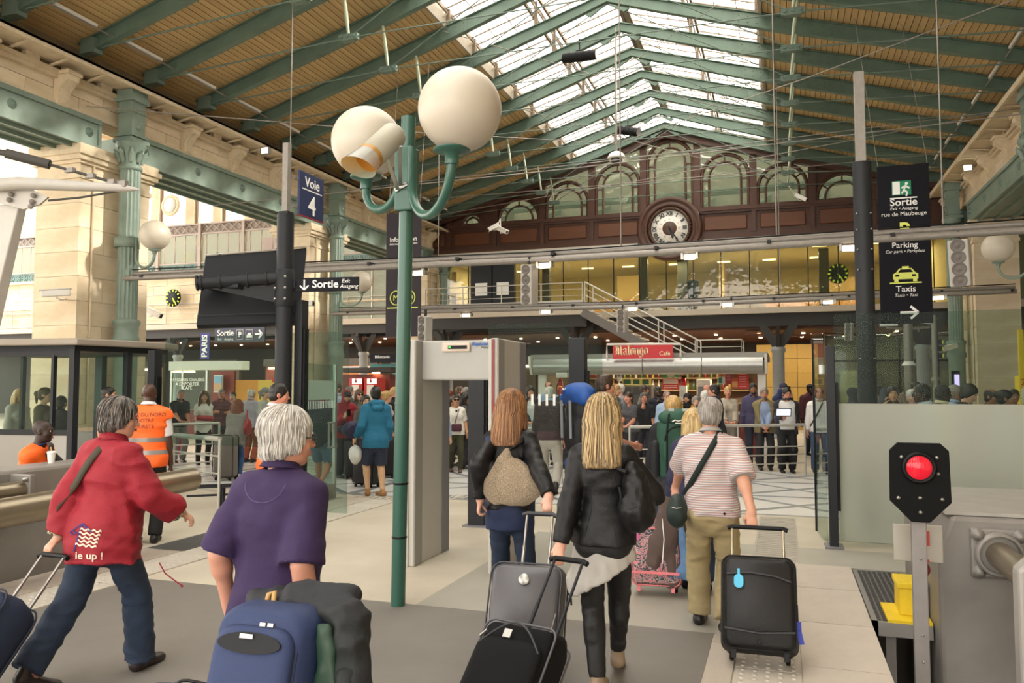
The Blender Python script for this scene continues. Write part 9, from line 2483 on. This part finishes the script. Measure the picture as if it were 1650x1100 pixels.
baggage('dark brown shoulder bag of the bald man in the white shirt', 'bag', r, [('el', (-.24, .04, .86), (.06, .14, .15))], mat('dark_bag', '#2a241e', .6), 'shoulder_bag')
r, f, o = crowd('dark haired man with glasses just right of the tall mast, behind the frosted glass', (1.516, 14.26, 1.76), -60, 'm', 'r', ('short', 'k'), ('#8c97a5', 'shirt'), '#2a2a30', gl=1)
r, f, o = crowd('smiling man on the phone in a dark jacket, behind the frosted glass', (1.646, 13.881, 1.76), 12, 'm', 't', ('short', 'k'), ('#2c2f36', 'jacket'), '#2a2a30', hands='ear')
r, f, o = crowd('grey haired woman partly hidden by the man with glasses, behind the frosted glass', (1.996, 14.422, 1.699), 20, 'f', 'p', ('short', 'w'), ('#b5a89c', 'blouse'), '#2a2a30')
r, f, o = crowd('man with close cropped hair and glasses facing left, largest behind the frosted glass', (1.647, 10.814, 1.798), -75, 'm', 'b', ('crop', 'k'), ('#b4bccb', 'shirt'), '#2a2a30', gl=1, fine=.85)
r, f, o = crowd('man in a cream shirt facing right behind the frosted glass', (1.996, 11.884, 1.785), 120, 'm', 'd', ('crop', 'k'), ('#c9bd98', 'shirt'), '#2a2a30')
r, f, o = crowd('grey haired man in profile behind the man in the cream shirt', (2.518, 13.964, 1.779), 80, 'm', 'm', ('short', 'g'), ('#9db0cc', 'shirt'), '#2a2a30')
r, f, o = crowd('boy with dark hair in a black and white striped sweater looking down', (2.466, 12.889, 1.796), 70, 'm', 'p', ('full', 'k'), ('#222222', 'jumper'), '#2a2a30', head=(0, -.45, 0), mat_=stripes('black_white_stripe', '#1c1c1f', '#cfcac2', 16, .3))
r, f, o = crowd('bald man in a brown jacket behind the frosted glass at right', (2.86, 13.234, 1.724), 60, 'm', 'm', ('bald', 'k'), ('#6e4a36', 'jacket'), '#2a2a30')
r, f, o = crowd('woman with her black hair tied back near the right edge', (2.823, 12.375, 1.709), 100, 'f', 'm', ('bun', 'k'), ('#8fb0c4', 'blouse'), '#2a2a30')
r, f, o = crowd('person in a red top at the right edge behind the frosted glass', (3.845, 16.105, 1.695), 20, 'm', 'm', ('short', 'k'), ('#9a2228', 'tee'), '#2a2a30')
r, f, o = crowd('person with dark hair behind the slim camera post', (2.686, 18.885, 1.866), 60, 'm', 't', ('short', 'k'), ('#3a3a42', 'jacket'), '#2a2a30')
r, f, o = crowd('person in a dark hood behind the left end of the frosted glass', (1.24, 16.281, 1.725), 100, 'm', 'p', ('scarf', '#2a2c30'), ('#2a2c30', 'jacket'), '#2a2a30', facevis=False)
r, f, o = crowd('person in an ochre jacket low behind the frosted glass, left of the grey haired woman', (2.098, 16.043, 1.624), 150, 'f', 'p', ('bob', 'n'), ('#7a6a4c', 'jacket'), '#2a2a30', facevis=False)
r = person('dark silhouette of a person standing behind the mezzanine glass', -3.269, 32, 190, None, 4.5)
f = Fig(1.72); f.body(r, SKN['p'], .02); f.hair(r, 'short', '#17130f', None, .016); f.top(r, cloth('#1a1c1e'), hem=.14, sleeve=1.9, g=.025, h=.02); f.trousers(r, cloth('#1a1c1e'), h=.02); f.shoes(r, BLACK, .016)
gb_ = thing('water_bottle', 'green water bottle with a blue cap beside the blonde bob', 'bottle', (-0.821, 7.782, 1.358))
p_ = gb_.location
MB().lathe([(.0, -.12), (.035, -.12), (.036, .02), (.030, .06), (.014, .10), (.014, .115)], p_, 14).build('glass', mat('green_bottle', '#1f9a4c', .15), gb_)
MB().lathe([(.016, .112), (.016, .135), (0, .137)], p_, 12).build('cap', mat('blue_cap', '#1f5fc0', .4), gb_)
MB().lathe([(.0365, -.06), (.0365, .0)], p_, 14).build('label', mat('bottle_label', '#2f6fae', .4), gb_)
